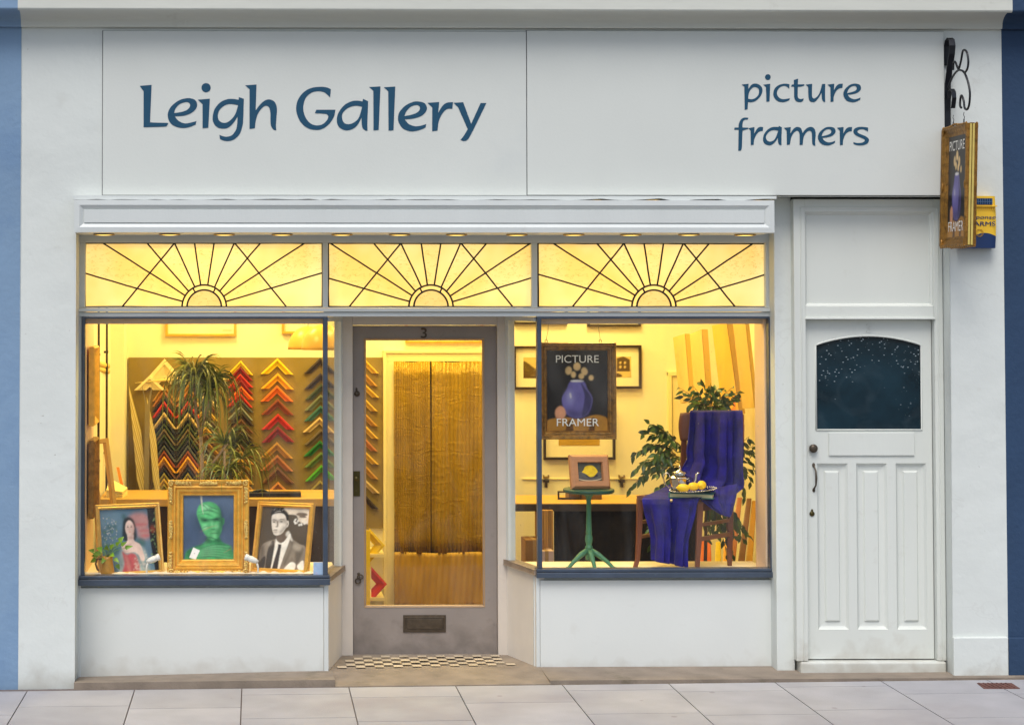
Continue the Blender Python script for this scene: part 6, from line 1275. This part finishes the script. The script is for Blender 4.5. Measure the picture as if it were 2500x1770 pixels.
rows_r = [(1700, 1200, 0.30, 1800, 1180, 0.30, 0.4), (1705, 1212, 0.18, 1798, 1210, 0.22, 0.8), (1712, 1222, 0.13, 1793, 1230, 0.20, 1.0), (1735, 1240, 0.13, 1788, 1248, 0.20, 0.9), (1760, 1256, 0.16, 1783, 1262, 0.20, 0.4)]
fold(rows_r, 'r', 30, 2.5, 0.014, 1.0).build('side_drape', VELVET, CL, solid=0.004, sub=1)

# book, tray, lemons, teapot on the seat
zbk = zse+0.035
def seatp(px, py, Y): q_ = P(px, py, Y); return q_
tb = thing('open_book', 'thick teal covered book lying on the violet cloth under the plate', 'book', P(1690, 1212, 0.22), Matrix.Rotation(R(-20), 4, 'Z'))
zb0 = P(1690, 1213, 0.2).z; o_ = WM[tb.name]; Lz = zb0-o_.translation.z
TEAL = M('teal_book_cloth', (44, 108, 104), 0.5, var=0.1)
mb = MB(); mb.box(-0.135, 0.135, -0.07, 0.11, Lz-0.006, Lz+0.0); mb.box(-0.135, 0.135, -0.07, 0.11, Lz+0.022, Lz+0.028); mb.box(-0.137, -0.13, -0.07, 0.11, Lz-0.005, Lz+0.027); mb.build('cover', TEAL, tb, local=True, bevel=0.002)
mb = MB(); mb.box(-0.129, 0.128, -0.064, 0.104, Lz+0.0005, Lz+0.0215); mb.build('pages', M('book_pages', (214, 206, 160), 0.8), tb, local=True)
ztray = zb0+0.034
PLc = Vector((P(1692, 1200, 0.20).x, 0.20, ztray))
tt = thing('silver_plate', 'round silver plate with a beaded rim holding the lemons', 'plate', PLc, Matrix.Rotation(R(-4), 4, 'Y'))
mb = MB(); mb.lathe((0, 0, 0), [(0.05, 0.0), (0.10, 0.003), (0.142, 0.012), (0.144, 0.014), (0.14, 0.0145), (0.10, 0.006), (0.01, 0.004)], seg=48); mb.build('dish', SILVER, tt, local=True)
mb = MB()
for i in range(48): mb.ball((0.143*math.cos(i*2*math.pi/48), 0.143*math.sin(i*2*math.pi/48), 0.014), 0.0045, seg=6, rings=4)
mb.build('beaded_rim', SILVER, tt, local=True)
for k, (px, py, Y, s_, rz_, lb) in enumerate(((1668, 1193, 0.12, (0.036, 0.025, 0.024), -10, 'lemon at the left of the silver plate'), (1693, 1191, 0.15, (0.034, 0.025, 0.025), 20, 'lemon in the middle of the silver plate'), (1713, 1188, 0.17, (0.031, 0.028, 0.027), 60, 'round lemon at the right of the silver plate'))):
    q_ = P(px, py, Y); q_.z = ztray+0.012+s_[2]+(q_.x-PLc.x)*math.tan(R(4)); t = thing('lemon', lb, 'lemon', q_, Matrix.Rotation(R(rz_), 4, 'Z'), group='lemons on the silver plate')
    mb = MB(); n = 14; prof = []
    for i in range(n+1):
        a = -math.pi/2+math.pi*i/n; prof.append((max(0.0008, s_[1]*math.cos(a)**0.8 if 0 < i < n else 0.001), s_[0]*math.sin(a)))
    prof = [(0.001, -s_[0]*1.22), (0.005, -s_[0]*1.15), (0.007, -s_[0]*1.0)]+prof[2:-2]+[(0.008, s_[0]*1.0), (0.005, s_[0]*1.12), (0.001, s_[0]*1.15)]
    mb.lathe((0, 0, 0), prof, seg=18); mb.v = [Vector((v.z, v.y, v.x)) for v in mb.v]; mb.build('fruit', LEMON, t, local=True)
TPb = P(1660, 1200, 0.28); TPb.z = ztray+0.004; sc_ = (11+.28)/4400
tp = thing('teapot', 'faceted silver teapot with a tall curved spout on the silver plate', 'teapot', TPb)
mb = MB(); mb.lathe((0, 0, 0), [(0.050, 0.0), (0.052, 0.006), (0.066, 0.070), (0.070, 0.074), (0.068, 0.078), (0.050, 0.086), (0.036, 0.092), (0.034, 0.104), (0.02, 0.104)], seg=8, smooth=False); mb.build('body', SILVER, tp, local=True, bevel=0.0015)
mb = MB(); mb.lathe((0, 0, 0), [(0.046, 0.103), (0.047, 0.107), (0.040, 0.112), (0.018, 0.120), (0.006, 0.126), (0.005, 0.132), (0.009, 0.138), (0.008, 0.146), (0.003, 0.152)], seg=20); mb.build('lid', SILVER, tp, local=True)
mb = MB(); mb.tube([(0.056, 0, 0.022), (0.080, -0.002, 0.028), (0.094, -0.002, 0.045), (0.100, -0.002, 0.070), (0.104, -0.002, 0.090), (0.112, -0.002, 0.102), (0.124, -0.002, 0.104)], [0.014, 0.011, 0.009, 0.008, 0.007, 0.006, 0.005], seg=10); mb.build('spout', SILVER, tp, local=True)
mb = MB(); mb.tube([(-0.062, 0, 0.076), (-0.066, 0, 0.094), (-0.08, 0, 0.106), (-0.096, 0, 0.098), (-0.103, 0, 0.074), (-0.098, 0, 0.046), (-0.084, 0, 0.024), (-0.066, 0, 0.010), (-0.05, 0, 0.008)], 0.0042, seg=8); mb.build('handle', SILVER, tp, local=True)
mb = MB(); q_ = P(1639, 1222, 0.165); mb.ball(q_, (0.010, 0.007, 0.010)); mb.ball(q_+Vector((0.004, -0.006, 0.003)), 0.004); tag(mb.build('brass_button', M('pale_brass', (220, 190, 140), 0.25, metal=0.7)), 'small pale brass button lying on the cloth at the seat front', 'button')

# ------------------------------------------------------------------ weeping fig
YF = 0.72
t = thing('weeping_fig', 'bushy weeping fig with pointed leaves behind the draped chair', 'plant', P(1730, 1385, YF))
p = WM[t.name].translation; mb = MB(); mb.lathe((p.x, YF+0.09, 0.30), [(0.09, 0), (0.12, 0.2), (0.125, 0.205), (0.11, 0.2)], seg=20); mb.build('pot', M('terracotta_pot', (150, 84, 50), 0.8), t)
st = MB(); lf = MB()
tr_ = [Vector((p.x, YF+0.09, 0.5)), P(1725, 1200, YF+0.05), P(1735, 1080, YF+0.05), P(1740, 990, YF+0.05)]
st.tube(tr_, [0.012, 0.010, 0.008, 0.005])
def branch(o_, tgt, nl, sag=0.06, L0=(0.048, 0.07)):
    n = 8; pts = []
    for i in range(n+1):
        f = i/n; pts.append(o_.lerp(tgt, f)+Vector((0, 0, sag*math.sin(math.pi*f)*1.0)))
    st.tube(pts, [0.0035*(1-0.7*i/n) for i in range(n+1)], seg=5)
    for k in range(nl):
        f = 0.18+0.82*(k+0.5)/nl; q_ = o_.lerp(tgt, f)+Vector((0, 0, sag*math.sin(math.pi*f)))
        bd = (tgt-o_).normalized(); side = 1 if k % 2 else -1
        d = bd*0.6+Vector((side*0.25, random.uniform(-0.5, 0.3), random.uniform(-0.9, -0.15)))+rv(0.35)
        tw = d.normalized()*0.008; st.tube([q_, q_+tw], 0.001, seg=4)
        leaf(lf, q_+tw, d, Vector((0, -1, 0.5))+rv(0.6), random.uniform(*L0), random.uniform(0.022, 0.032))
def P3(px, py, dy=0): return P(px, py, YF+dy)
for tgt, org in [((1536, 1195), (1640, 1120)), ((1548, 1150), (1645, 1110)), ((1545, 1110), (1640, 1090)), ((1570, 1060), (1650, 1090)), ((1585, 1035), (1640, 1080)), ((1600, 1045), (1650, 1090)), ((1618, 1050), (1660, 1100)), ((1640, 1075), (1680, 1120)), ((1600, 1110), (1660, 1120)), ((1580, 1130), (1660, 1130)), ((1565, 1165), (1650, 1130)), ((1600, 1160), (1670, 1140)), ((1625, 1120), (1680, 1130)), ((1640, 1150), (1690, 1150)), ((1610, 1190), (1680, 1160)), ((1570, 1090), (1650, 1110)), ((1625, 1190), (1680, 1170)), ((1590, 1085), (1655, 1105))]:
    branch(P3(*org, random.uniform(-.05, .1)), P3(tgt[0], tgt[1], random.uniform(-.15, .1)), random.randint(10, 14), 0.03)
for tgt in ((1655, 945), (1668, 965), (1690, 940), (1700, 975), (1715, 938), (1735, 935), (1750, 950), (1790, 945), (1808, 955), (1795, 975), (1770, 985), (1680, 985), (1700, 995), (1760, 995), (1740, 970), (1720, 985), (1705, 965), (1780, 965)):
    branch(P3(1735+random.uniform(-8, 8), 1012), P3(tgt[0], tgt[1], random.uniform(-.12, .12)), random.randint(6, 9), 0.02, (0.045, 0.07))
for tgt in ((1842, 1085), (1838, 1105), (1845, 1150), (1835, 1180), (1840, 1140), (1815, 1200), (1822, 1215), (1830, 1065)):
    branch(P3(1780, 1080+random.uniform(-10, 80)), P3(tgt[0], tgt[1], random.uniform(-.1, .1)), 7, 0.02)
for tgt in ((1795, 1370), (1785, 1340), (1820, 1290), (1815, 1320), (1800, 1290), (1770, 1300), (1740, 1290), (1730, 1320), (1755, 1270), (1590, 1290), (1588, 1330), (1600, 1270), (1790, 1310), (1720, 1275), (1800, 1260), (1825, 1310), (1780, 1380), (1750, 1310)):
    branch(P3(1745+random.uniform(-15, 15), 1215) if tgt[0] > 1650 else P3(1640, 1240), P3(tgt[0], tgt[1], random.uniform(-.12, .1)), random.randint(8, 11), 0.02)
st.build('branches', M('brown_twig', (92, 74, 44), 0.8), t); lf.build('leaves', LEAFF, t)

# ------------------------------------------------------------------ leaning boards low right
bd = [((1806, 1214), (1783, 1400), 9, 'tan brown', 'brown'), ((1829, 1216), (1806, 1400), 9, 'brown', 'dark brown'), ((1842, 1222), (1826, 1400), 9, 'ochre', 'ochre')]
for k, (tp_, bt, hw_, c, nm) in enumerate(bd):
    Yt, Yb_ = 1.35, 0.95; mb = MB()
    mb.hexa([P(bt[0]-hw_, bt[1], Yb_), P(bt[0]+hw_, bt[1], Yb_), P(tp_[0]+hw_*0.7, tp_[1], Yt), P(tp_[0]-hw_*0.7, tp_[1], Yt)]+[P(bt[0]-hw_, bt[1], Yb_+0.02), P(bt[0]+hw_, bt[1], Yb_+0.02), P(tp_[0]+hw_*0.7, tp_[1], Yt+0.02), P(tp_[0]-hw_*0.7, tp_[1], Yt+0.02)])
    o = mb.build('leaning_board', cmat(c), None, bevel=0.006); tag(o, '%s board leaning by the right reveal, %s of the three tall ones' % (nm, ords[k]), 'board', 'boards leaning at the lower right')
for k, (x_0, x_1, yt, c, nm) in enumerate(((1708, 1738, 1312, 'orange', 'bright orange'), (1744, 1762, 1322, 'yellow', 'yellow'), (1764, 1784, 1318, 'amber', 'amber'))):
    Yt, Yb_ = 1.05, 0.85; mb = MB(); q0, q1 = x_0, x_1
    mb.hexa([P(q0, 1400, Yb_), P(q1, 1400, Yb_), P(q1-3, yt, Yt), P(q0+3, yt, Yt), P(q0, 1400, Yb_+0.02), P(q1, 1400, Yb_+0.02), P(q1-3, yt, Yt+0.02), P(q0+3, yt, Yt+0.02)])
    o = mb.build('leaning_board', cmat(c), None, bevel=0.006); tag(o, '%s board leaning low behind the chair legs' % nm, 'board', 'boards leaning at the lower right')

# ------------------------------------------------------------------ canvases on the right wall
def canvmat(n, base, d1, d2):
    m = M('canvas_'+n, base, 0.7, var=0.12, vs=3, dirt=(d1, 3.2, 0.5, 0.8), stretch=(1, 1, 0.3)); return m
CV = [canvmat('one', (236, 200, 110), (186, 160, 60), 0), canvmat('two', (240, 196, 110), (210, 180, 70), 0), canvmat('three', (240, 190, 70), (226, 158, 70), 0), canvmat('four', (240, 196, 100), (214, 180, 80), 0)]
SIDE = M('canvas_side', (250, 208, 96), 0.7, var=0.02)
cvs = [((1644, 824), (1673, 815), (1686, 975), (1661, 985), 2.15, 1.85, 11, 'palest canvas, farthest on the right wall'), ((1685, 816), (1714, 804), (1728, 1000), (1700, 1010), 1.75, 1.45, 14, 'second canvas from the back on the right wall'),
       ((1739, 795), (1775, 788), (1806, 1010), (1765, 1018), 1.30, 1.02, 14, 'canvas with an orange red patch on the right wall'), ((1790, 787), (1820, 780), (1843, 995), (1814, 997), 0.98, 0.78, 8, 'nearest canvas on the right wall, beside the window reveal')]
for k, (tl, tr2, br, bl, Yf, Yn, sd_, lb) in enumerate(cvs):
    ftl, ftr, fbr, fbl = P(*tl, Yf), P(*tr2, Yn), P(*br, Yn), P(*bl, Yf)
    # near edge band: thickness along +X
    th = sd_/400*(11+Yn)/11
    t = thing('canvas_painting', lb, 'painting', (fbr+fbl)/2, group='canvases on the right wall')
    bt_ = [v+Vector((th, 0.0, 0)) for v in (fbl, fbr, ftr, ftl)]
    mb = MB(); mb.hexa([fbl, fbr, ftr, ftl]+bt_); mb.build('stretcher', SIDE, t)
    nrm = (fbr-fbl).cross(ftl-fbl).normalized()
    if nrm.x > 0: nrm = -nrm
    mb = MB(); q4 = [v+nrm*0.003 for v in (fbl, fbr, ftr, ftl)]; mb.add(q4, [(0, 1, 2, 3)]); mb.build('painted_face', CV[k], t)
    if k == 2:
        mb = MB(); f = lambda u, v: (q4[0].lerp(q4[1], u)).lerp(q4[3].lerp(q4[2], u), v)+nrm*0.0005; mb.poly([[f(u, v) for u, v in cr([(0.2, 0.02), (0.15, 0.3), (0.3, 0.55), (0.6, 0.68), (0.85, 0.6), (0.88, 0.3), (0.8, 0.03)])]]); mb.build('orange_patch', M('art_orange_patch', (240, 132, 60), 0.7, var=0.2, vs=6, dirt=((244, 190, 80), 7, 0.5, 0.8)), t); mb = MB(); f = lambda u, v: (q4[0].lerp(q4[1], u)).lerp(q4[3].lerp(q4[2], u), v)+nrm*0.001; mb.poly([[f(u, v) for u, v in cr([(0.45, 0.25), (0.4, 0.45), (0.5, 0.66), (0.62, 0.6), (0.65, 0.4), (0.6, 0.25)])]]); mb.build('pale_figure', A('pale_patch', (250, 226, 150), 0.6), t)
# door frame at the back right corner
t = thing('back_doorway', 'cream door and casing in the back wall near the right corner', 'doorway', P(1650, 1200, YB)); mb = MB(); a, b, c, d_ = RC(1632, 908, 1700, 1400, YB-0.03)
mb.box(a, a+0.03, YB-0.03, YB, 0, d_); mb.box(a, b, YB-0.031, YB, d_-0.03, d_+0.001); mb.build('casing', CAS, t, bevel=0.003)
mb = MB(); mb.box(a+0.034, b, YB-0.012, YB-0.001, 0, d_-0.034); mb.build('door', CAS, t); mb = MB(); mb.box(a+0.03, a+0.034, YB-0.02, YB, 0, d_-0.03); mb.build('gap', DARKM, t)

# ================================================================== projecting sign, bracket, alarm
xsg = P(2306, 300, WY).x+0.02
BK = thing('sign_bracket', 'black wrought iron scroll bracket fixed high on the wall at the right', 'bracket', (xsg, WY, P(2306, 200, WY).z))
def PZ(px, py, Y): return P(px, py, Y)
# flat strap standing off the wall: looped at the top, wide in x, thin in depth
def strap(path, wdt, th, nm):     # path of (Y, z) ; strap width along X
    mb = MB(); n = len(path); vs = []
    for i, (y, z, x) in enumerate(path):
        a = Vector((path[max(0, i-1)][0], path[max(0, i-1)][1])); b = Vector((path[min(n-1, i+1)][0], path[min(n-1, i+1)][1])); d = (b-a).normalized(); nn_ = Vector((-d.y, d.x))*th/2
        vs += [(x-wdt/2, y+nn_.x, z+nn_.y), (x+wdt/2, y+nn_.x, z+nn_.y), (x+wdt/2, y-nn_.x, z-nn_.y), (x-wdt/2, y-nn_.x, z-nn_.y)]
    mb.add(vs, [(i*4+j, i*4+(j+1) % 4, (i+1)*4+(j+1) % 4, (i+1)*4+j) for i in range(n-1) for j in range(4)]+[(0, 1, 2, 3), tuple(4*(n-1)+k for k in (3, 2, 1, 0))]); mb.build(nm, IRON, BK, bevel=0.001)
zT = P(2312, 94, WY-0.05).z; zB = P(2312, 318, WY).z
xs0 = P(2306, 200, WY).x+0.012
lx = P(2314, 100, WY-0.06).x
path = [(WY-0.012, zT-0.16, xs0), (WY-0.012, zT-0.09, xs0), (WY-0.014, zT-0.045, xs0), (WY-0.028, zT-0.012, xs0), (WY-0.05, zT, xs0+0.002), (WY-0.075, zT-0.012, xs0+0.004), (WY-0.088, zT-0.05, xs0+0.004), (WY-0.082, zT-0.10, xs0+0.002), (WY-0.05, zT-0.18, xs0), (WY-0.02, zT-0.27, xs0), (WY-0.012, zT-0.36, xs0), (WY-0.012, zB, xs0)]
strap(path, 0.036, 0.006, 'wall_strap')
sx = xs0+0.004
z2 = P(2320, 218, WY-0.08).z
path = [(WY-0.012, z2-0.13, sx), (WY-0.02, z2-0.05, sx), (WY-0.045, z2-0.008, sx), (WY-0.075, z2, sx), (WY-0.10, z2-0.02, sx), (WY-0.105, z2-0.055, sx), (WY-0.095, z2-0.09, sx), (WY-0.085, z2-0.115, sx)]
strap(path, 0.026, 0.005, 'lower_scroll')
def prj(px, py):   # a point of the bracket plane x = xs0 seen at this pixel column
    d = ray(px, py); t_ = (xs0-CAMP.x)/d.x; return CAMP+d*t_
for nm, pts in (('crest_scroll', [(2327, 172), (2328, 155), (2332, 152), (2338, 166), (2341, 168), (2346, 150), (2350, 128), (2355, 123), (2361, 130), (2364, 150), (2362, 168), (2356, 178)]), ('main_scroll', [(2313, 222), (2322, 196), (2333, 178), (2343, 172), (2354, 178), (2363, 200), (2368, 228), (2366, 256), (2361, 268), (2355, 264), (2353, 248), (2348, 234), (2345, 240), (2344, 258), (2347, 264)])):
    mb = MB(); q_ = [prj(*v) for v in pts]; q2 = []
    for i in range(len(q_)-1):
        a0, a1, a2, a3 = q_[max(0, i-1)], q_[i], q_[i+1], q_[min(len(q_)-1, i+2)]
        for k in range(4):
            s = k/4; q2.append(0.5*((2*a1)+(a2-a0)*s+(2*a0-5*a1+4*a2-a3)*s*s+(3*a1-a0-3*a2+a3)*s**3))
    q2.append(q_[-1]); mb.tube(q2, 0.0065, seg=8); mb.build(nm, IRON, BK)
# sign: two framed panels back to back, hanging at right angles to the wall
ztp, zbt = P(2306, 316, WY-0.02).z, P(2297, 605, WY-0.02).z
H1 = ztp-zbt; Wd = 0.37
root = thing('projecting_sign', 'gilt framed double sided PICTURE FRAMER sign projecting from the wall on its bracket', 'hanging sign', (xs0-0.028, WY-0.03-Wd/2, zbt), Matrix.Rotation(R(-90), 4, 'Z') @ Matrix.Rotation(R(-1.7), 4, 'X'))
PS = [(0, 0.0), (0.002, -0.016), (0.010, -0.018), (0.024, -0.008), (0.032, -0.006), (0.045, 0.002), (0.060, 0.005)]
for side in (-1, 1):
    rt_ = Matrix.Identity(4) if side == -1 else Matrix.Rotation(math.pi, 4, 'Z')
    off = 0.0155
    mb = MB(); mb.rings(Wd, H1, [(0, off)]+[(i, y) for i, y in PS]+[(0.061, 0.008)]); mb.v = [rt_ @ (v+Vector((0, -off-0.001, 0))) for v in mb.v]
    fr_ = mb.build('frame', ANTQ, root, local=True)
    aw, ah = Wd-0.12, H1-0.12; y = -0.012
    o = artmesh(None, girl_standin(), -aw/2-0.004, aw/2+0.004, 0.056, 0.064+ah, y, 'sg', 90, rt_); o.parent = root
    for body, z in (('PICTURE', 0.06+ah*0.86), ('FRAMER', 0.06+ah*0.05)):
        vs, fs = text_mesh(body, 0.058); W_ = max(v.x for v in vs)-min(v.x for v in vs); mb = MB(); mb.add([rt_ @ Vector((v.x*0.225/W_, -0.0145, z+v.z)) for v in vs], fs); mb.build('lettering', WHT, root, local=True)
mb = MB()
for sx_ in (-1, 1): mb.box(sx_*Wd/2-0.004, sx_*Wd/2+0.004, -0.014, -0.0025, 0.004, H1-0.004, 0); mb.box(sx_*Wd/2-0.004, sx_*Wd/2+0.004, 0.0025, 0.014, 0.004, H1-0.004, 0)
for sx_ in (-1, 1):
    for s2_ in (-1, 1): mb.box(sx_*Wd/2-0.003, sx_*Wd/2+0.002, s2_*0.018-0.002, s2_*0.018+0.002, 0.002, H1-0.002, 1); mb.box(sx_*Wd/2-0.012, sx_*Wd/2+0.001, s2_*0.031-0.003, s2_*0.031+0.003, 0.006, H1-0.006, 1)
mb.box(-Wd/2, Wd/2, -0.012, 0.012, -0.002, 0.004, 1); mb.box(-Wd/2, Wd/2, -0.012, 0.012, H1-0.004, H1+0.002, 1)
mb.build('edge_banding', [EDGEG, ANTQ], root, local=True, bevel=0.001)
mb = MB()
for s2_ in (-1, 1):      # carved crest along the top and bottom rails
    for i in range(13):
        u = (i-6)/6; mb.ball((u*Wd*0.46, s2_*0.031, H1-0.002+0.010*math.exp(-(u*3)**2)), (0.018, 0.007, 0.008), seg=8, rings=5); mb.ball((u*Wd*0.46, s2_*0.031, 0.0-0.004*math.exp(-(u*3)**2)), (0.018, 0.007, 0.008), seg=8, rings=5)
    for z in (0.02, H1-0.02, H1*0.5):
        for sx_ in (-1, 1): mb.ball((sx_*(Wd/2-0.012), s2_*0.031, z), (0.012, 0.008, 0.03), seg=8, rings=6)
mb.build('carved_ornament', ANTQ, root, local=True)
mb = MB()
for yy_ in (-0.10, 0.06):
    mb.tube([(yy_, 0, H1), (yy_, 0, H1+0.035)], 0.004, seg=6); mb.tube([(yy_, 0, H1+0.033), (yy_+0.008, 0, H1+0.045), (yy_-0.008, 0, H1+0.06), (yy_, 0, H1+0.075)], 0.002, seg=5)
mb.build('hanging_hook', IRON, root, local=True)
# alarm box
AY = M('yellow_alarm_plastic', (244, 196, 50), 0.4, var=0.02); AB = M('navy_alarm_plastic', (24, 50, 96), 0.4, var=0.03)
Ya = WY-0.075; a, b, c, d_ = RC(2350, 479, 2432, 606, Ya)
t = thing('alarm_box', 'yellow and blue burglar alarm box on the wall behind the projecting sign', 'alarm', ((a+b)/2, WY, c))
W_, H_ = b-a, d_-c
def bulge(z): return 0.006*math.sin(math.pi*(z-c)/H_)
zw = c+H_*0.24; n = 16
def body(z0, z1, nm, mm, wav=None):
    mb = MB(); rows = []; K_ = 10
    for j in range(K_+1):
        row = []
        for i in range(n+1):
            u = i/n; zlo, zhi = z0(u), z1(u); z = zlo+(zhi-zlo)*j/K_; e = bulge(z)
            dep = Ya+0.004*(2*u-1)**2+0.012*abs(2*u-1)**8; row.append(Vector((a-e+(W_+2*e)*u, dep, z)))
        rows.append(row)
    mb.grid(rows)
    L0 = [r[0] for r in rows]; R0 = [r[-1] for r in rows]
    mb.grid([[Vector((p.x, WY, p.z)), p] for p in L0]); mb.grid([[p, Vector((p.x, WY, p.z))] for p in R0])
    mb.grid([rows[-1], [Vector((p.x, WY, p.z)) for p in rows[-1]]]); mb.grid([[Vector((p.x, WY, p.z)) for p in rows[0]], rows[0]]); return mb.build(nm, mm, t)
wave = lambda u: zw+0.016*math.sin((u-0.35)*5.2)
body(lambda u: c, wave, 'lower_cover', AB); body(wave, lambda u: d_, 'cover', AY)
mb = MB(); mb.box(a+0.02, b-0.022, Ya-0.004, Ya+0.004, d_-0.052, d_-0.014); pnl = mb.build('solar_panel', M('solar_cells', (16, 52, 92), 0.15, var=0.2, vs=60), t)
mb = MB()
for i in range(12): x = a+0.024+(W_-0.05)*i/11; mb.box(x-0.0006, x+0.0006, Ya-0.006, Ya-0.004, d_-0.05, d_-0.016)
mb.box(a+0.02, b-0.022, Ya-0.0058, Ya-0.004, d_-0.034, d_-0.032); mb.build('grid_line', M('pale_grid', (90, 130, 170), 0.4), pnl)
mb = MB(); mb.box(a-0.003, b+0.002, Ya-0.012, Ya+0.01, d_-0.064, d_-0.057)
for i in range(16): x = a+0.01+(W_-0.02)*i/15; mb.box(x-0.002, x+0.002, Ya-0.004, Ya, d_-0.085, d_-0.066)
mb.build('louvre', AY, t)
for body_, z, h_, w2 in (('Response', c+H_*0.56, 0.027, W_*0.94), ('ALARMS', c+H_*0.425, 0.025, W_*0.94)):
    vs, fs = text_mesh(body_, h_); Wt = max(v.x for v in vs)-min(v.x for v in vs); mb = MB(); mb.add([Vector(((a+b)/2+v.x*w2/Wt+(0.15*v.z if body_ == 'Response' else 0), Ya-0.003, z+v.z)) for v in vs], fs)
    mb.add([Vector(((a+b)/2+0.0012+v.x*w2/Wt+(0.15*v.z if body_ == 'Response' else 0), Ya-0.0032, z+v.z+0.0008)) for v in vs], fs); mb.build('lettering', AB, t)
mb = MB(); cc_ = Vector(((a+b)/2+0.0, Ya-0.002, c+H_*0.29)); mb.tube([cc_+Vector((0.022*math.cos(i*math.pi/14), 0, 0.022*math.sin(i*math.pi/14))) for i in range(29)], 0.0012, seg=5); mb.tube([cc_+Vector((0.016*math.cos(i*math.pi/14), 0, 0.016*math.sin(i*math.pi/14))) for i in range(29)], 0.001, seg=5)
mb.build('round_emblem', M('ochre_emblem', (196, 150, 40), 0.5), t)
